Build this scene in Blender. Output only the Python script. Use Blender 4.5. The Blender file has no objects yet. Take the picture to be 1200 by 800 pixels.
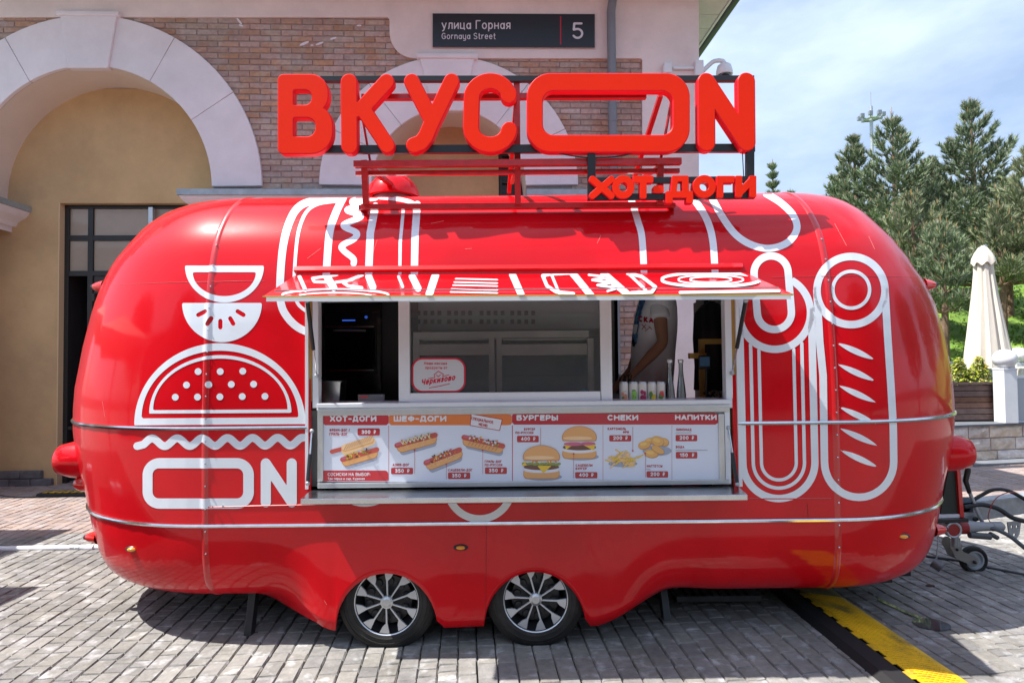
import bpy, math, random
import numpy as np
from mathutils import Vector, Matrix
from mathutils.bvhtree import BVHTree
random.seed(7); np.random.seed(7)
S = bpy.context.scene
COL = S.collection
PI = math.pi

# ------------------------------------------------------------------ camera, sky, sun
F = 720.0; PITCH = math.atan(20/720); ROLL = 0.010; EYE = Vector((0, 0, 1.62))
FW = Vector((0, math.cos(PITCH), math.sin(PITCH)))
_up = Vector((0, -math.sin(PITCH), math.cos(PITCH))); _rt = Vector((1, 0, 0))
RT = _rt*math.cos(ROLL) - _up*math.sin(ROLL); UP = _up*math.cos(ROLL) + _rt*math.sin(ROLL)
cam = bpy.data.cameras.new('camera'); cam.lens = F/1200*36; cam.sensor_width = 36
cam.clip_start = 0.05; cam.clip_end = 3000
co = bpy.data.objects.new('camera', cam); COL.objects.link(co); S.camera = co
co.matrix_world = Matrix(((RT.x, UP.x, -FW.x, EYE.x), (RT.y, UP.y, -FW.y, EYE.y), (RT.z, UP.z, -FW.z, EYE.z), (0, 0, 0, 1)))

SUN = Vector((0.565, 0.10, -1.0)).normalized()          # direction the light travels
W = bpy.data.worlds.new('World'); S.world = W; W.use_nodes = True
nt = W.node_tree; bg = nt.nodes['Background']; bg.inputs[1].default_value = 0.11
sky = nt.nodes.new('ShaderNodeTexSky'); sky.sky_type = 'NISHITA'; sky.sun_disc = False
sky.sun_elevation = math.asin(-SUN.z); sky.sun_rotation = math.atan2(-SUN.x, -SUN.y) % (2*PI)
sky.air_density = 1.0; sky.dust_density = 1.6; sky.ozone_density = 1.2
tc = nt.nodes.new('ShaderNodeTexCoord'); mp = nt.nodes.new('ShaderNodeMapping'); mp.inputs['Scale'].default_value = (1.6, 1.6, 4.0)
nz = nt.nodes.new('ShaderNodeTexNoise'); nz.inputs['Scale'].default_value = 1.7; nz.inputs['Detail'].default_value = 7; nz.inputs['Roughness'].default_value = 0.55
rp = nt.nodes.new('ShaderNodeValToRGB'); rp.color_ramp.elements[0].position = 0.36; rp.color_ramp.elements[1].position = 0.68
rp.color_ramp.elements[0].color = (0.28, 0.28, 0.28, 1); rp.color_ramp.elements[1].color = (0.92, 0.92, 0.92, 1)
mx = nt.nodes.new('ShaderNodeMixRGB'); mx.inputs[2].default_value = (4.9, 5.9, 7.8, 1)
nt.links.new(tc.outputs['Generated'], mp.inputs[0]); nt.links.new(mp.outputs[0], nz.inputs[0]); nt.links.new(nz.outputs[0], rp.inputs[0])
nt.links.new(rp.outputs[0], mx.inputs[0]); nt.links.new(sky.outputs[0], mx.inputs[1]); nt.links.new(mx.outputs[0], bg.inputs[0])
sl = bpy.data.lights.new('sun', 'SUN'); sl.energy = 5.0; sl.angle = math.radians(0.5); sl.color = (1.0, 0.96, 0.90)
so = bpy.data.objects.new('sun', sl); COL.objects.link(so); so.rotation_euler = (-SUN).to_track_quat('Z', 'Y').to_euler(); so.location = (-5, -5, 12)
S.view_settings.view_transform = 'Standard'; S.view_settings.look = 'None'; S.view_settings.gamma = 1
S.view_settings.use_curve_mapping = False; S.view_settings.exposure = 0.78

# ------------------------------------------------------------------ measuring helpers
def ray(x, y):
    d = FW*F + RT*(x-600) + UP*(400-y)
    return d/d.y
def at(x, y, Y): return EYE + ray(x, y)*Y
def plane(x, y, p0, n):
    d = ray(x, y); t = (p0-EYE).dot(n)/d.dot(n); return EYE + d*t
def ground(x, y, z=0.0): return plane(x, y, Vector((0, 0, z)), Vector((0, 0, 1)))

# ------------------------------------------------------------------ materials
MATS = {}
def mat(name, col, rough=0.6, metal=0.0, coat=0.0, var=0.0, vscale=6.0, bump=0.0, bscale=60.0, rand=0.0, trans=0.0, alpha=1.0, spec=0.5, emit=None, col2=None, c2scale=2.0, c2lo=0.45, c2hi=0.6, coatr=0.03, wave=None, stain=0.0):
    if name in MATS: return MATS[name]
    m = bpy.data.materials.new(name); m.use_nodes = True; n = m.node_tree.nodes; l = m.node_tree.links
    b = n['Principled BSDF']; b.inputs['Roughness'].default_value = rough; b.inputs['Metallic'].default_value = metal
    b.inputs['Coat Weight'].default_value = coat; b.inputs['Coat Roughness'].default_value = coatr
    b.inputs['Transmission Weight'].default_value = trans; b.inputs['Alpha'].default_value = alpha
    b.inputs['Specular IOR Level'].default_value = spec
    c = tuple(col)+(1,); b.inputs['Base Color'].default_value = c
    if emit: b.inputs['Emission Color'].default_value = tuple(emit[:3])+(1,); b.inputs['Emission Strength'].default_value = emit[3]
    geo = None; cur = None
    if var or rand or col2 or bump or wave:
        geo = n.new('ShaderNodeNewGeometry'); tcn = n.new('ShaderNodeTexCoord'); pos = geo.outputs['Position']
    if col2 is not None:
        t = n.new('ShaderNodeTexNoise'); t.inputs['Scale'].default_value = c2scale; t.inputs['Detail'].default_value = 6
        l.new(pos, t.inputs[0]); r = n.new('ShaderNodeMapRange'); r.inputs[1].default_value = c2lo; r.inputs[2].default_value = c2hi
        l.new(t.outputs[0], r.inputs[0]); x = n.new('ShaderNodeMixRGB'); x.inputs[1].default_value = c; x.inputs[2].default_value = tuple(col2)+(1,)
        l.new(r.outputs[0], x.inputs[0]); cur = x.outputs[0]
    if var or rand:
        h = n.new('ShaderNodeHueSaturation'); h.inputs['Color'].default_value = c
        if cur: l.new(cur, h.inputs['Color'])
        s = None
        if var:
            t = n.new('ShaderNodeTexNoise'); t.inputs['Scale'].default_value = vscale; t.inputs['Detail'].default_value = 8; t.inputs['Roughness'].default_value = 0.65
            l.new(pos, t.inputs[0]); r = n.new('ShaderNodeMapRange'); r.inputs[1].default_value = 0.3; r.inputs[2].default_value = 0.7
            r.inputs[3].default_value = 1-var; r.inputs[4].default_value = 1+var; l.new(t.outputs[0], r.inputs[0]); s = r.outputs[0]
            if stain:
                t = n.new('ShaderNodeTexNoise'); t.inputs['Scale'].default_value = 1.1; t.inputs['Detail'].default_value = 7; t.inputs['Roughness'].default_value = .7; l.new(pos, t.inputs[0])
                r = n.new('ShaderNodeMapRange'); r.inputs[1].default_value = .35; r.inputs[2].default_value = .62; r.inputs[3].default_value = 1-stain; r.inputs[4].default_value = 1+stain*.25; l.new(t.outputs[0], r.inputs[0])
                q = n.new('ShaderNodeMath'); q.operation = 'MULTIPLY'; l.new(s, q.inputs[0]); l.new(r.outputs[0], q.inputs[1]); s = q.outputs[0]
        if rand:
            oi = n.new('ShaderNodeObjectInfo'); a = n.new('ShaderNodeMath'); a.operation = 'ADD'; l.new(oi.outputs['Random'], a.inputs[0]); l.new(geo.outputs['Random Per Island'], a.inputs[1])
            fr = n.new('ShaderNodeMath'); fr.operation = 'FRACT'; l.new(a.outputs[0], fr.inputs[0])
            r = n.new('ShaderNodeMapRange'); r.inputs[3].default_value = 1-rand; r.inputs[4].default_value = 1+rand; l.new(fr.outputs[0], r.inputs[0])
            f2 = n.new('ShaderNodeMath'); f2.operation = 'MULTIPLY'; f2.inputs[1].default_value = 7.31; l.new(fr.outputs[0], f2.inputs[0])
            f3 = n.new('ShaderNodeMath'); f3.operation = 'FRACT'; l.new(f2.outputs[0], f3.inputs[0])
            r2 = n.new('ShaderNodeMapRange'); r2.inputs[3].default_value = 0.7; r2.inputs[4].default_value = 1.3; l.new(f3.outputs[0], r2.inputs[0]); l.new(r2.outputs[0], h.inputs['Saturation'])
            r3 = n.new('ShaderNodeMapRange'); r3.inputs[3].default_value = 0.488; r3.inputs[4].default_value = 0.512; l.new(f3.outputs[0], r3.inputs[0]); l.new(r3.outputs[0], h.inputs['Hue'])
            if s:
                q = n.new('ShaderNodeMath'); q.operation = 'MULTIPLY'; l.new(s, q.inputs[0]); l.new(r.outputs[0], q.inputs[1]); s = q.outputs[0]
            else: s = r.outputs[0]
        l.new(s, h.inputs['Value']); cur = h.outputs[0]
    if cur: l.new(cur, b.inputs['Base Color'])
    if bump or wave:
        t = n.new('ShaderNodeTexNoise'); t.inputs['Scale'].default_value = bscale; t.inputs['Detail'].default_value = 5; l.new(pos, t.inputs[0])
        bp = n.new('ShaderNodeBump'); bp.inputs['Strength'].default_value = 1.0; bp.inputs['Distance'].default_value = bump; l.new(t.outputs[0], bp.inputs['Height'])
        if wave:                                       # very gentle unevenness of sheet metal
            t2 = n.new('ShaderNodeTexNoise'); t2.inputs['Scale'].default_value = wave[1]; t2.inputs['Detail'].default_value = 1; l.new(pos, t2.inputs[0])
            b2 = n.new('ShaderNodeBump'); b2.inputs['Distance'].default_value = wave[0]; l.new(t2.outputs[0], b2.inputs['Height']); l.new(b2.outputs[0], bp.inputs['Normal'])
            if coat:
                l.new(b2.outputs[0], b.inputs['Coat Normal']); t3 = n.new('ShaderNodeTexNoise'); t3.inputs['Scale'].default_value = 3.0; t3.inputs['Detail'].default_value = 8; t3.inputs['Roughness'].default_value = .75; l.new(pos, t3.inputs[0])
                r3_ = n.new('ShaderNodeMapRange'); r3_.inputs[1].default_value = .4; r3_.inputs[2].default_value = .7; r3_.inputs[3].default_value = coatr; r3_.inputs[4].default_value = coatr+.09; l.new(t3.outputs[0], r3_.inputs[0]); l.new(r3_.outputs[0], b.inputs['Coat Roughness'])
        l.new(bp.outputs[0], b.inputs['Normal'])
    MATS[name] = m; return m
M_red = mat('red_paint', (0.66, 0.003, 0.010), 0.34, spec=0.06, coat=0.62, var=0.06, vscale=1.2, bump=0.00005, bscale=300, wave=(0.0035, 2.6), coatr=0.05, col2=(0.56, 0.0025, 0.008), c2scale=1.3)
M_redd = mat('red_paint_trim', (0.55, 0.004, 0.008), 0.35, coat=0.8, var=0.1, vscale=8)
M_frame = mat('red_steel', (0.42, 0.006, 0.008), 0.4, coat=0.4, var=0.2, vscale=15)
M_vinyl = mat('white_vinyl', (0.76, 0.80, 0.86), 0.35, coat=0.5, var=0.05, vscale=3, wave=(0.002, 2.6), bump=0.00003)
M_sign = mat('orange_red_acrylic', (0.95, 0.028, 0.006), 0.5, spec=0.12, coat=0.0, var=0.03, vscale=4)
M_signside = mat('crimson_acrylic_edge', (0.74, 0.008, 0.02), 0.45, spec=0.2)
M_chrome = mat('chrome', (0.72, 0.74, 0.74), 0.16, 1.0, var=0.12, vscale=20)
M_alu = mat('aluminium', (0.62, 0.64, 0.66), 0.36, 0.85, var=0.06, vscale=12)
M_pvc = mat('white_plastic', (0.76, 0.79, 0.84), 0.35, coat=0.2, var=0.04)
M_steel = mat('stainless_steel', (0.55, 0.56, 0.58), 0.24, 1.0, var=0.1, vscale=9)
M_steelm = mat('matt_steel_panel', (0.50, 0.50, 0.49), 0.45, 0.35, var=0.12, vscale=6)
M_galv = mat('galvanised_steel', (0.46, 0.49, 0.52), 0.5, 0.6, var=0.25, vscale=14)
M_black = mat('black_paint', (0.015, 0.016, 0.018), 0.35, var=0.2)
M_blackm = mat('black_matt', (0.012, 0.012, 0.013), 0.7)
M_rubber = mat('tyre_rubber', (0.016, 0.015, 0.015), 0.75, var=0.25, vscale=12, col2=(0.032, 0.028, 0.025), c2scale=3, bump=0.0004, bscale=90)
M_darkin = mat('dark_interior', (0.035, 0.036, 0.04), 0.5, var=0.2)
M_greyin = mat('grey_interior', (0.30, 0.31, 0.33), 0.5, var=0.1)
M_glass = mat('window_glass', (0.16, 0.18, 0.19), 0.02, trans=0.0, alpha=0.24, spec=1.0, coat=1.0)  # grey base and alpha imitate the pale haze of the reflected street
M_stucco = mat('pink_white_stucco', (0.82, 0.73, 0.71), 0.9, stain=.12, var=0.07, vscale=1.6, bump=0.0012, bscale=90, col2=(0.78, 0.69, 0.67), c2scale=0.8)
M_archst = mat('arch_stone_white', (0.78, 0.745, 0.78), 0.85, stain=.08, var=0.05, vscale=3, bump=0.0006, bscale=120)
M_cream = mat('cream_soffit', (0.70, 0.62, 0.54), 0.85, var=0.05, vscale=2, bump=0.0006)
M_yellow = mat('ochre_wall', (0.60, 0.41, 0.215), 0.9, stain=.14, var=0.07, vscale=1.3, bump=0.001, bscale=80, col2=(0.54, 0.37, 0.20), c2scale=0.7)
M_brick = mat('wall_brick', (0.44, 0.285, 0.225), 0.9, stain=.15, var=0.22, vscale=22, bump=0.002, bscale=70, rand=0.13, col2=(0.44, 0.35, 0.305), c2scale=4)
M_mortar = mat('grey_mortar', (0.32, 0.275, 0.265), 0.95, var=0.15, vscale=25, bump=0.001)
M_flash = mat('zinc_flashing', (0.36, 0.43, 0.47), 0.5, 0.4, var=0.18, vscale=7)
M_plinth = mat('dark_plinth_stone', (0.16, 0.15, 0.16), 0.8, var=0.3, vscale=9, bump=0.004, bscale=20, rand=0.15)
M_paver = mat('grey_paver', (0.245, 0.232, 0.216), 0.85, stain=.32, var=0.22, vscale=18, bump=0.003, bscale=60, rand=0.14, col2=(0.40, 0.395, 0.39), c2scale=11, c2lo=0.56, c2hi=0.68)
M_pinkp = mat('rose_paver', (0.34, 0.265, 0.24), 0.85, stain=.2, var=0.12, vscale=16, bump=0.0015, bscale=60, rand=0.13)
M_sand = mat('joint_sand', (0.045, 0.038, 0.032), 0.95, var=0.3, vscale=40, bump=0.002)
M_stone = mat('rough_limestone', (0.62, 0.52, 0.44), 0.9, var=0.25, vscale=9, bump=0.012, bscale=14, rand=0.12, col2=(0.68, 0.61, 0.55), c2scale=5)
M_wood = mat('brown_planter_wood', (0.120, 0.062, 0.050), 0.6, var=0.3, vscale=10, rand=0.12)
M_canvas = mat('cream_canvas', (0.70, 0.63, 0.54), 0.9, var=0.04)
M_white = mat('white_paint', (0.75, 0.77, 0.80), 0.4, var=0.04)
M_grass = mat('grass', (0.15, 0.26, 0.035), 0.9, var=0.35, vscale=3, rand=0.2)
M_bark = mat('pine_bark', (0.20, 0.125, 0.085), 0.95, var=0.3, vscale=6)
M_needle = mat('pine_needles', (0.20, 0.255, 0.145), 0.6, rand=0.45, var=0.25, vscale=1.5)
M_needle2 = mat('pale_pine_needles', (0.25, 0.29, 0.16), 0.6, rand=0.4, var=0.2, vscale=1.5)
M_shoot = mat('tan_pine_shoot', (0.36, 0.22, 0.11), 0.8, rand=0.25)
M_yel = mat('yellow_rubber', (0.74, 0.44, 0.010), 0.55, var=0.18, vscale=9, col2=(0.30, 0.20, 0.035), c2scale=5, c2lo=0.50, c2hi=0.68, bump=0.0008, bscale=60)
M_amber = mat('amber_lens', (0.85, 0.30, 0.01), 0.15, coat=1.0)
M_water = mat('puddle_water', (0.05, 0.06, 0.07), 0.01, spec=1.0, coat=1.0)
M_water.node_tree.nodes['Principled BSDF'].inputs['Coat IOR'].default_value = 2.2
M_cableblk = mat('cable_black', (0.02, 0.02, 0.022), 0.5)

# ------------------------------------------------------------------ mesh helpers
PLOC = {}
def obj(name, verts, faces, m, parent=None, smooth=False, midx=None, bevel=0.0, solid=0.0):
    me = bpy.data.meshes.new(name); me.from_pydata([tuple(v) for v in verts], [], faces)
    for x in (m if isinstance(m, (list, tuple)) else [m]): me.materials.append(x)
    if midx is not None: me.polygons.foreach_set('material_index', midx)
    if smooth: me.polygons.foreach_set('use_smooth', [True]*len(me.polygons))
    me.update()
    o = bpy.data.objects.new(name, me); COL.objects.link(o)
    if parent is not None:
        o.parent = parent; o.matrix_parent_inverse = PLOC.get(parent.name, Matrix.Identity(4))
        PLOC[o.name] = Matrix.Identity(4)
    if solid:
        md = o.modifiers.new('solid', 'SOLIDIFY'); md.thickness = solid; md.offset = -1
    if bevel:
        md = o.modifiers.new('bevel', 'BEVEL'); md.width = bevel; md.segments = 2; md.limit_method = 'ANGLE'
    return o
def tag(o, label=None, cat=None, group=None, kind=None):
    if label: o['label'] = label
    if cat: o['category'] = cat
    if group: o['group'] = group
    if kind: o['kind'] = kind
    return o
def empty(name, loc, label=None, cat=None, group=None, rz=0.0, kind=None):
    o = bpy.data.objects.new(name, None); o.empty_display_size = 0.2; COL.objects.link(o)
    o.location = loc; o.rotation_euler = (0, 0, rz)
    PLOC[o.name] = Matrix.Translation(-Vector(loc)) if rz == 0 else Matrix.Identity(4)   # rotated things: parts in local space
    return tag(o, label, cat, group, kind)
class MB:
    def __init__(s): s.v = []; s.f = []; s.mi = []; s.cur = 0
    def add(s, vs, fs):
        b = len(s.v); s.v += [Vector(v) for v in vs]; s.f += [tuple(i+b for i in f) for f in fs]; s.mi += [s.cur]*len(fs); return s
    def box(s, x0, x1, y0, y1, z0, z1, M=None):
        vs = [Vector(p) for p in ((x0,y0,z0),(x1,y0,z0),(x1,y1,z0),(x0,y1,z0),(x0,y0,z1),(x1,y0,z1),(x1,y1,z1),(x0,y1,z1))]
        if M: vs = [M @ v for v in vs]
        return s.add(vs, [(0,3,2,1),(4,5,6,7),(0,1,5,4),(1,2,6,5),(2,3,7,6),(3,0,4,7)])
    def hexa(s, a, b):       # two quads (lists of 4) joined
        return s.add(list(a)+list(b), [(0,1,2,3),(7,6,5,4),(0,4,5,1),(1,5,6,2),(2,6,7,3),(3,7,4,0)])
    def tube(s, pts, r, n=10, cap=True, sq=1.0):
        pts = [Vector(p) for p in pts]; rs = r if isinstance(r, (list, tuple)) else [r]*len(pts)
        vs = []; prev = None
        for i, p in enumerate(pts):
            d = (pts[min(i+1, len(pts)-1)]-pts[max(i-1, 0)]).normalized()
            if prev is None: a = d.orthogonal().normalized()
            else: a = (prev - d*prev.dot(d)); a = a.normalized() if a.length > 1e-6 else d.orthogonal().normalized()
            prev = a; b = d.cross(a)
            for k in range(n):
                t = 2*PI*k/n; vs.append(p + (a*math.cos(t) + b*math.sin(t)*sq)*rs[i])
        fs = []
        for i in range(len(pts)-1):
            for k in range(n):
                k2 = (k+1) % n; fs.append((i*n+k, i*n+k2, (i+1)*n+k2, (i+1)*n+k))
        if cap: fs.append(tuple(range(n-1, -1, -1))); fs.append(tuple((len(pts)-1)*n+k for k in range(n)))
        return s.add(vs, fs)
    def bar(s, p, q, w, h, up=Vector((0, 0, 1))):      # square bar between two points
        p = Vector(p); q = Vector(q); d = (q-p).normalized(); a = d.cross(up)
        a = a.normalized() if a.length > 1e-4 else Vector((1, 0, 0)); b = a.cross(d).normalized()
        a = a*w/2; b = b*h/2
        return s.hexa([p-a-b, p+a-b, p+a+b, p-a+b], [q-a-b, q+a-b, q+a+b, q-a+b])
    def lathe(s, prof, c, axis='z', n=24, ang0=0, ang1=2*PI):
        c = Vector(c); vs = []; full = abs(ang1-ang0-2*PI) < 1e-6; m = n if full else n+1
        for (r, h) in prof:
            for k in range(m):
                t = ang0+(ang1-ang0)*k/n; x, y = r*math.cos(t), r*math.sin(t)
                vs.append(c + (Vector((x, y, h)) if axis == 'z' else Vector((x, h, y)) if axis == 'y' else Vector((h, x, y))))
        fs = []
        for i in range(len(prof)-1):
            for k in range(n):
                k2 = (k+1) % m; fs.append((i*m+k, i*m+k2, (i+1)*m+k2, (i+1)*m+k))
        return s.add(vs, fs)
    def sphere(s, c, r, n=16, sz=(1, 1, 1)):
        prof = [(max(1e-4, r*math.sin(PI*i/(n//2))), -r*math.cos(PI*i/(n//2))) for i in range(n//2+1)]
        b = len(s.v); s.lathe(prof, (0, 0, 0), 'z', n); c = Vector(c)
        for i in range(b, len(s.v)): v = s.v[i]; s.v[i] = Vector((v.x*sz[0], v.y*sz[1], v.z*sz[2])) + c
        return s
    def build(s, name, m, parent=None, smooth=False, bevel=0.0):
        o = obj(name, s.v, s.f, m, parent, smooth, s.mi if isinstance(m, (list, tuple)) else None, bevel)
        if smooth: 
            me = o.data
            try: me.set_sharp_from_angle(angle=math.radians(38))
            except Exception: pass
        return o
# signed distances (numpy) -------------------------------------------------
def d_seg(p, q, r):
    px, py = p; qx, qy = q; dx, dy = qx-px, qy-py; L = dx*dx+dy*dy+1e-12
    def f(X, Y):
        t = np.clip(((X-px)*dx+(Y-py)*dy)/L, 0, 1); return np.hypot(X-px-t*dx, Y-py-t*dy)-r
    return f
def d_path(pts, r, closed=False):
    if closed: pts = list(pts)+[pts[0]]
    fs = [d_seg(pts[i], pts[i+1], r) for i in range(len(pts)-1)]
    def f(X, Y):
        o = fs[0](X, Y)
        for g in fs[1:]: o = np.minimum(o, g(X, Y))
        return o
    return f
def d_rr(x0, y0, x1, y1, r):
    cx, cy, hx, hy = (x0+x1)/2, (y0+y1)/2, (x1-x0)/2-r, (y1-y0)/2-r
    def f(X, Y):
        qx = np.abs(X-cx)-hx; qy = np.abs(Y-cy)-hy
        return np.hypot(np.maximum(qx, 0), np.maximum(qy, 0)) + np.minimum(np.maximum(qx, qy), 0) - r
    return f
def d_ell(cx, cy, rx, ry, rot=0.0):
    c, s = math.cos(rot), math.sin(rot)
    def f(X, Y):
        u = ((X-cx)*c+(Y-cy)*s)/rx; v = (-(X-cx)*s+(Y-cy)*c)/ry
        k = np.hypot(u, v); g = np.hypot(u/rx, v/ry)+1e-9
        return k*(k-1)/g
    return f
def d_half(a, b, c):      # a*x+b*y<c
    n = math.hypot(a, b); return lambda X, Y: (a*X+b*Y-c)/n
def d_poly(pts):
    def f(X, Y):
        d = np.full(X.shape, 1e9); s = np.ones(X.shape)
        n = len(pts)
        for i in range(n):
            (ax, ay), (bx, by) = pts[i], pts[i-1]
            ex, ey = bx-ax, by-ay; wx, wy = X-ax, Y-ay
            t = np.clip((wx*ex+wy*ey)/(ex*ex+ey*ey+1e-12), 0, 1)
            d = np.minimum(d, (wx-ex*t)**2+(wy-ey*t)**2)
            c1 = Y >= ay; c2 = Y < by; c3 = ex*wy > ey*wx
            m = (c1 & c2 & c3) | (~c1 & ~c2 & ~c3); s = np.where(m, -s, s)
        return s*np.sqrt(d)
    return f
def U_(*f): return lambda X, Y: np.minimum.reduce([g(X, Y) for g in f])
def I_(*f): return lambda X, Y: np.maximum.reduce([g(X, Y) for g in f])
def D_(a, *f): return lambda X, Y: np.maximum.reduce([a(X, Y)]+[-g(X, Y) for g in f])
def catmull(P, n=6):
    out = []
    for i in range(len(P)-1):
        p0 = P[max(i-1, 0)]; p1 = P[i]; p2 = P[i+1]; p3 = P[min(i+2, len(P)-1)]
        for k in range(n):
            t = k/n; out.append(tuple(0.5*((2*b)+(-a+c)*t+(2*a-5*b+4*c-d)*t*t+(-a+3*b-3*c+d)*t**3) for a, b, c, d in zip(p0, p1, p2, p3)))
    out.append(tuple(P[-1])); return out
def arc(cx, cy, rx, ry, a0, a1, n=10):
    return [(cx+rx*math.cos(math.radians(a0+(a1-a0)*i/n)), cy+ry*math.sin(math.radians(a0+(a1-a0)*i/n))) for i in range(n+1)]
def sdfmesh(fn, x0, y0, x1, y1, st):
    nx = max(2, int(math.ceil((x1-x0)/st))+1); ny = max(2, int(math.ceil((y1-y0)/st))+1)
    xs = x0+np.arange(nx)*st; ys = y0+np.arange(ny)*st
    X, Y = np.meshgrid(xs, ys, indexing='ij'); V = fn(X, Y); V = np.where(np.abs(V) < 1e-7, 1e-7, V)
    IN = V < 0; cnt = IN[:-1, :-1].astype(int)+IN[1:, :-1]+IN[1:, 1:]+IN[:-1, 1:]
    verts = []; faces = []; bnd = []; gi = {}; ei = {}
    def gv(i, j):
        k = (i, j)
        if k not in gi: gi[k] = len(verts); verts.append((xs[i], ys[j]))
        return gi[k]
    def ev(a, b):
        k = (a, b) if a < b else (b, a)
        if k not in ei:
            (i, j), (m, n) = k; t = V[i, j]/(V[i, j]-V[m, n]); ei[k] = len(verts)
            verts.append((xs[i]+(xs[m]-xs[i])*t, ys[j]+(ys[n]-ys[j])*t))
        return ei[k]
    for i, j in zip(*np.nonzero(cnt)):
        c = ((i, j), (i+1, j), (i+1, j+1), (i, j+1))
        if cnt[i, j] == 4: faces.append(tuple(gv(*q) for q in c)); continue
        poly = []; typ = []
        for k in range(4):
            a = c[k]; b = c[(k+1) % 4]
            if IN[a]: poly.append(gv(*a)); typ.append(0)
            if IN[a] != IN[b]: poly.append(ev(a, b)); typ.append(1 if IN[a] else 2)
        if len(poly) >= 3: faces.append(tuple(poly))
        for k in range(len(poly)):
            if typ[k] == 1 and typ[(k+1) % len(poly)] == 2: bnd.append((poly[k], poly[(k+1) % len(poly)]))
    return verts, faces, bnd
def flat_sdf(mb, fn, bb, st, mp):
    v, f, b = sdfmesh(fn, bb[0], bb[1], bb[2], bb[3], st)
    mb.add([mp(x, y) for x, y in v], f)
def solid_sdf(mb, fn, bb, st, mp, depth, bev=0.0, ibev=0.0, back=False, side=None):
    # mp(x, y, off): off = distance behind the front face; ibev = bevel in 2D units, bev in metres
    v, f, b = sdfmesh((lambda X, Y: fn(X, Y)+ibev) if ibev else fn, bb[0], bb[1], bb[2], bb[3], st)
    n0 = len(mb.v); c0 = mb.cur
    mb.add([mp(x, y, 0) for x, y in v], f)
    ids = sorted({i for e in b for i in e}); ix = {k: i for i, k in enumerate(ids)}
    P = np.array([v[i] for i in ids]) if ids else np.zeros((0, 2))
    if side is not None: mb.cur = side
    if ibev and len(P):
        e = st*0.2; gx = fn(P[:, 0]+e, P[:, 1])-fn(P[:, 0]-e, P[:, 1]); gy = fn(P[:, 0], P[:, 1]+e)-fn(P[:, 0], P[:, 1]-e)
        g = np.hypot(gx, gy)+1e-9; Q = P+np.stack([gx/g, gy/g], 1)*ibev
    else: Q = P
    rings = [[mp(x, y, bev) for x, y in Q], [mp(x, y, depth) for x, y in Q]]
    b0 = len(mb.v); mb.v += rings[0]; mb.v += rings[1]; m = len(ids)
    for (i, j) in b:
        a, c = ix[i], ix[j]
        if ibev: mb.f.append((n0+i, b0+a, b0+c, n0+j)); mb.mi.append(mb.cur)
        else: pass
        mb.f.append((b0+a if ibev else n0+i, b0+m+a, b0+m+c, b0+c if ibev else n0+j)); mb.mi.append(mb.cur)
    if back: mb.add([mp(x, y, depth) for x, y in v], [tuple(reversed(q)) for q in f])
    mb.cur = c0
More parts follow.
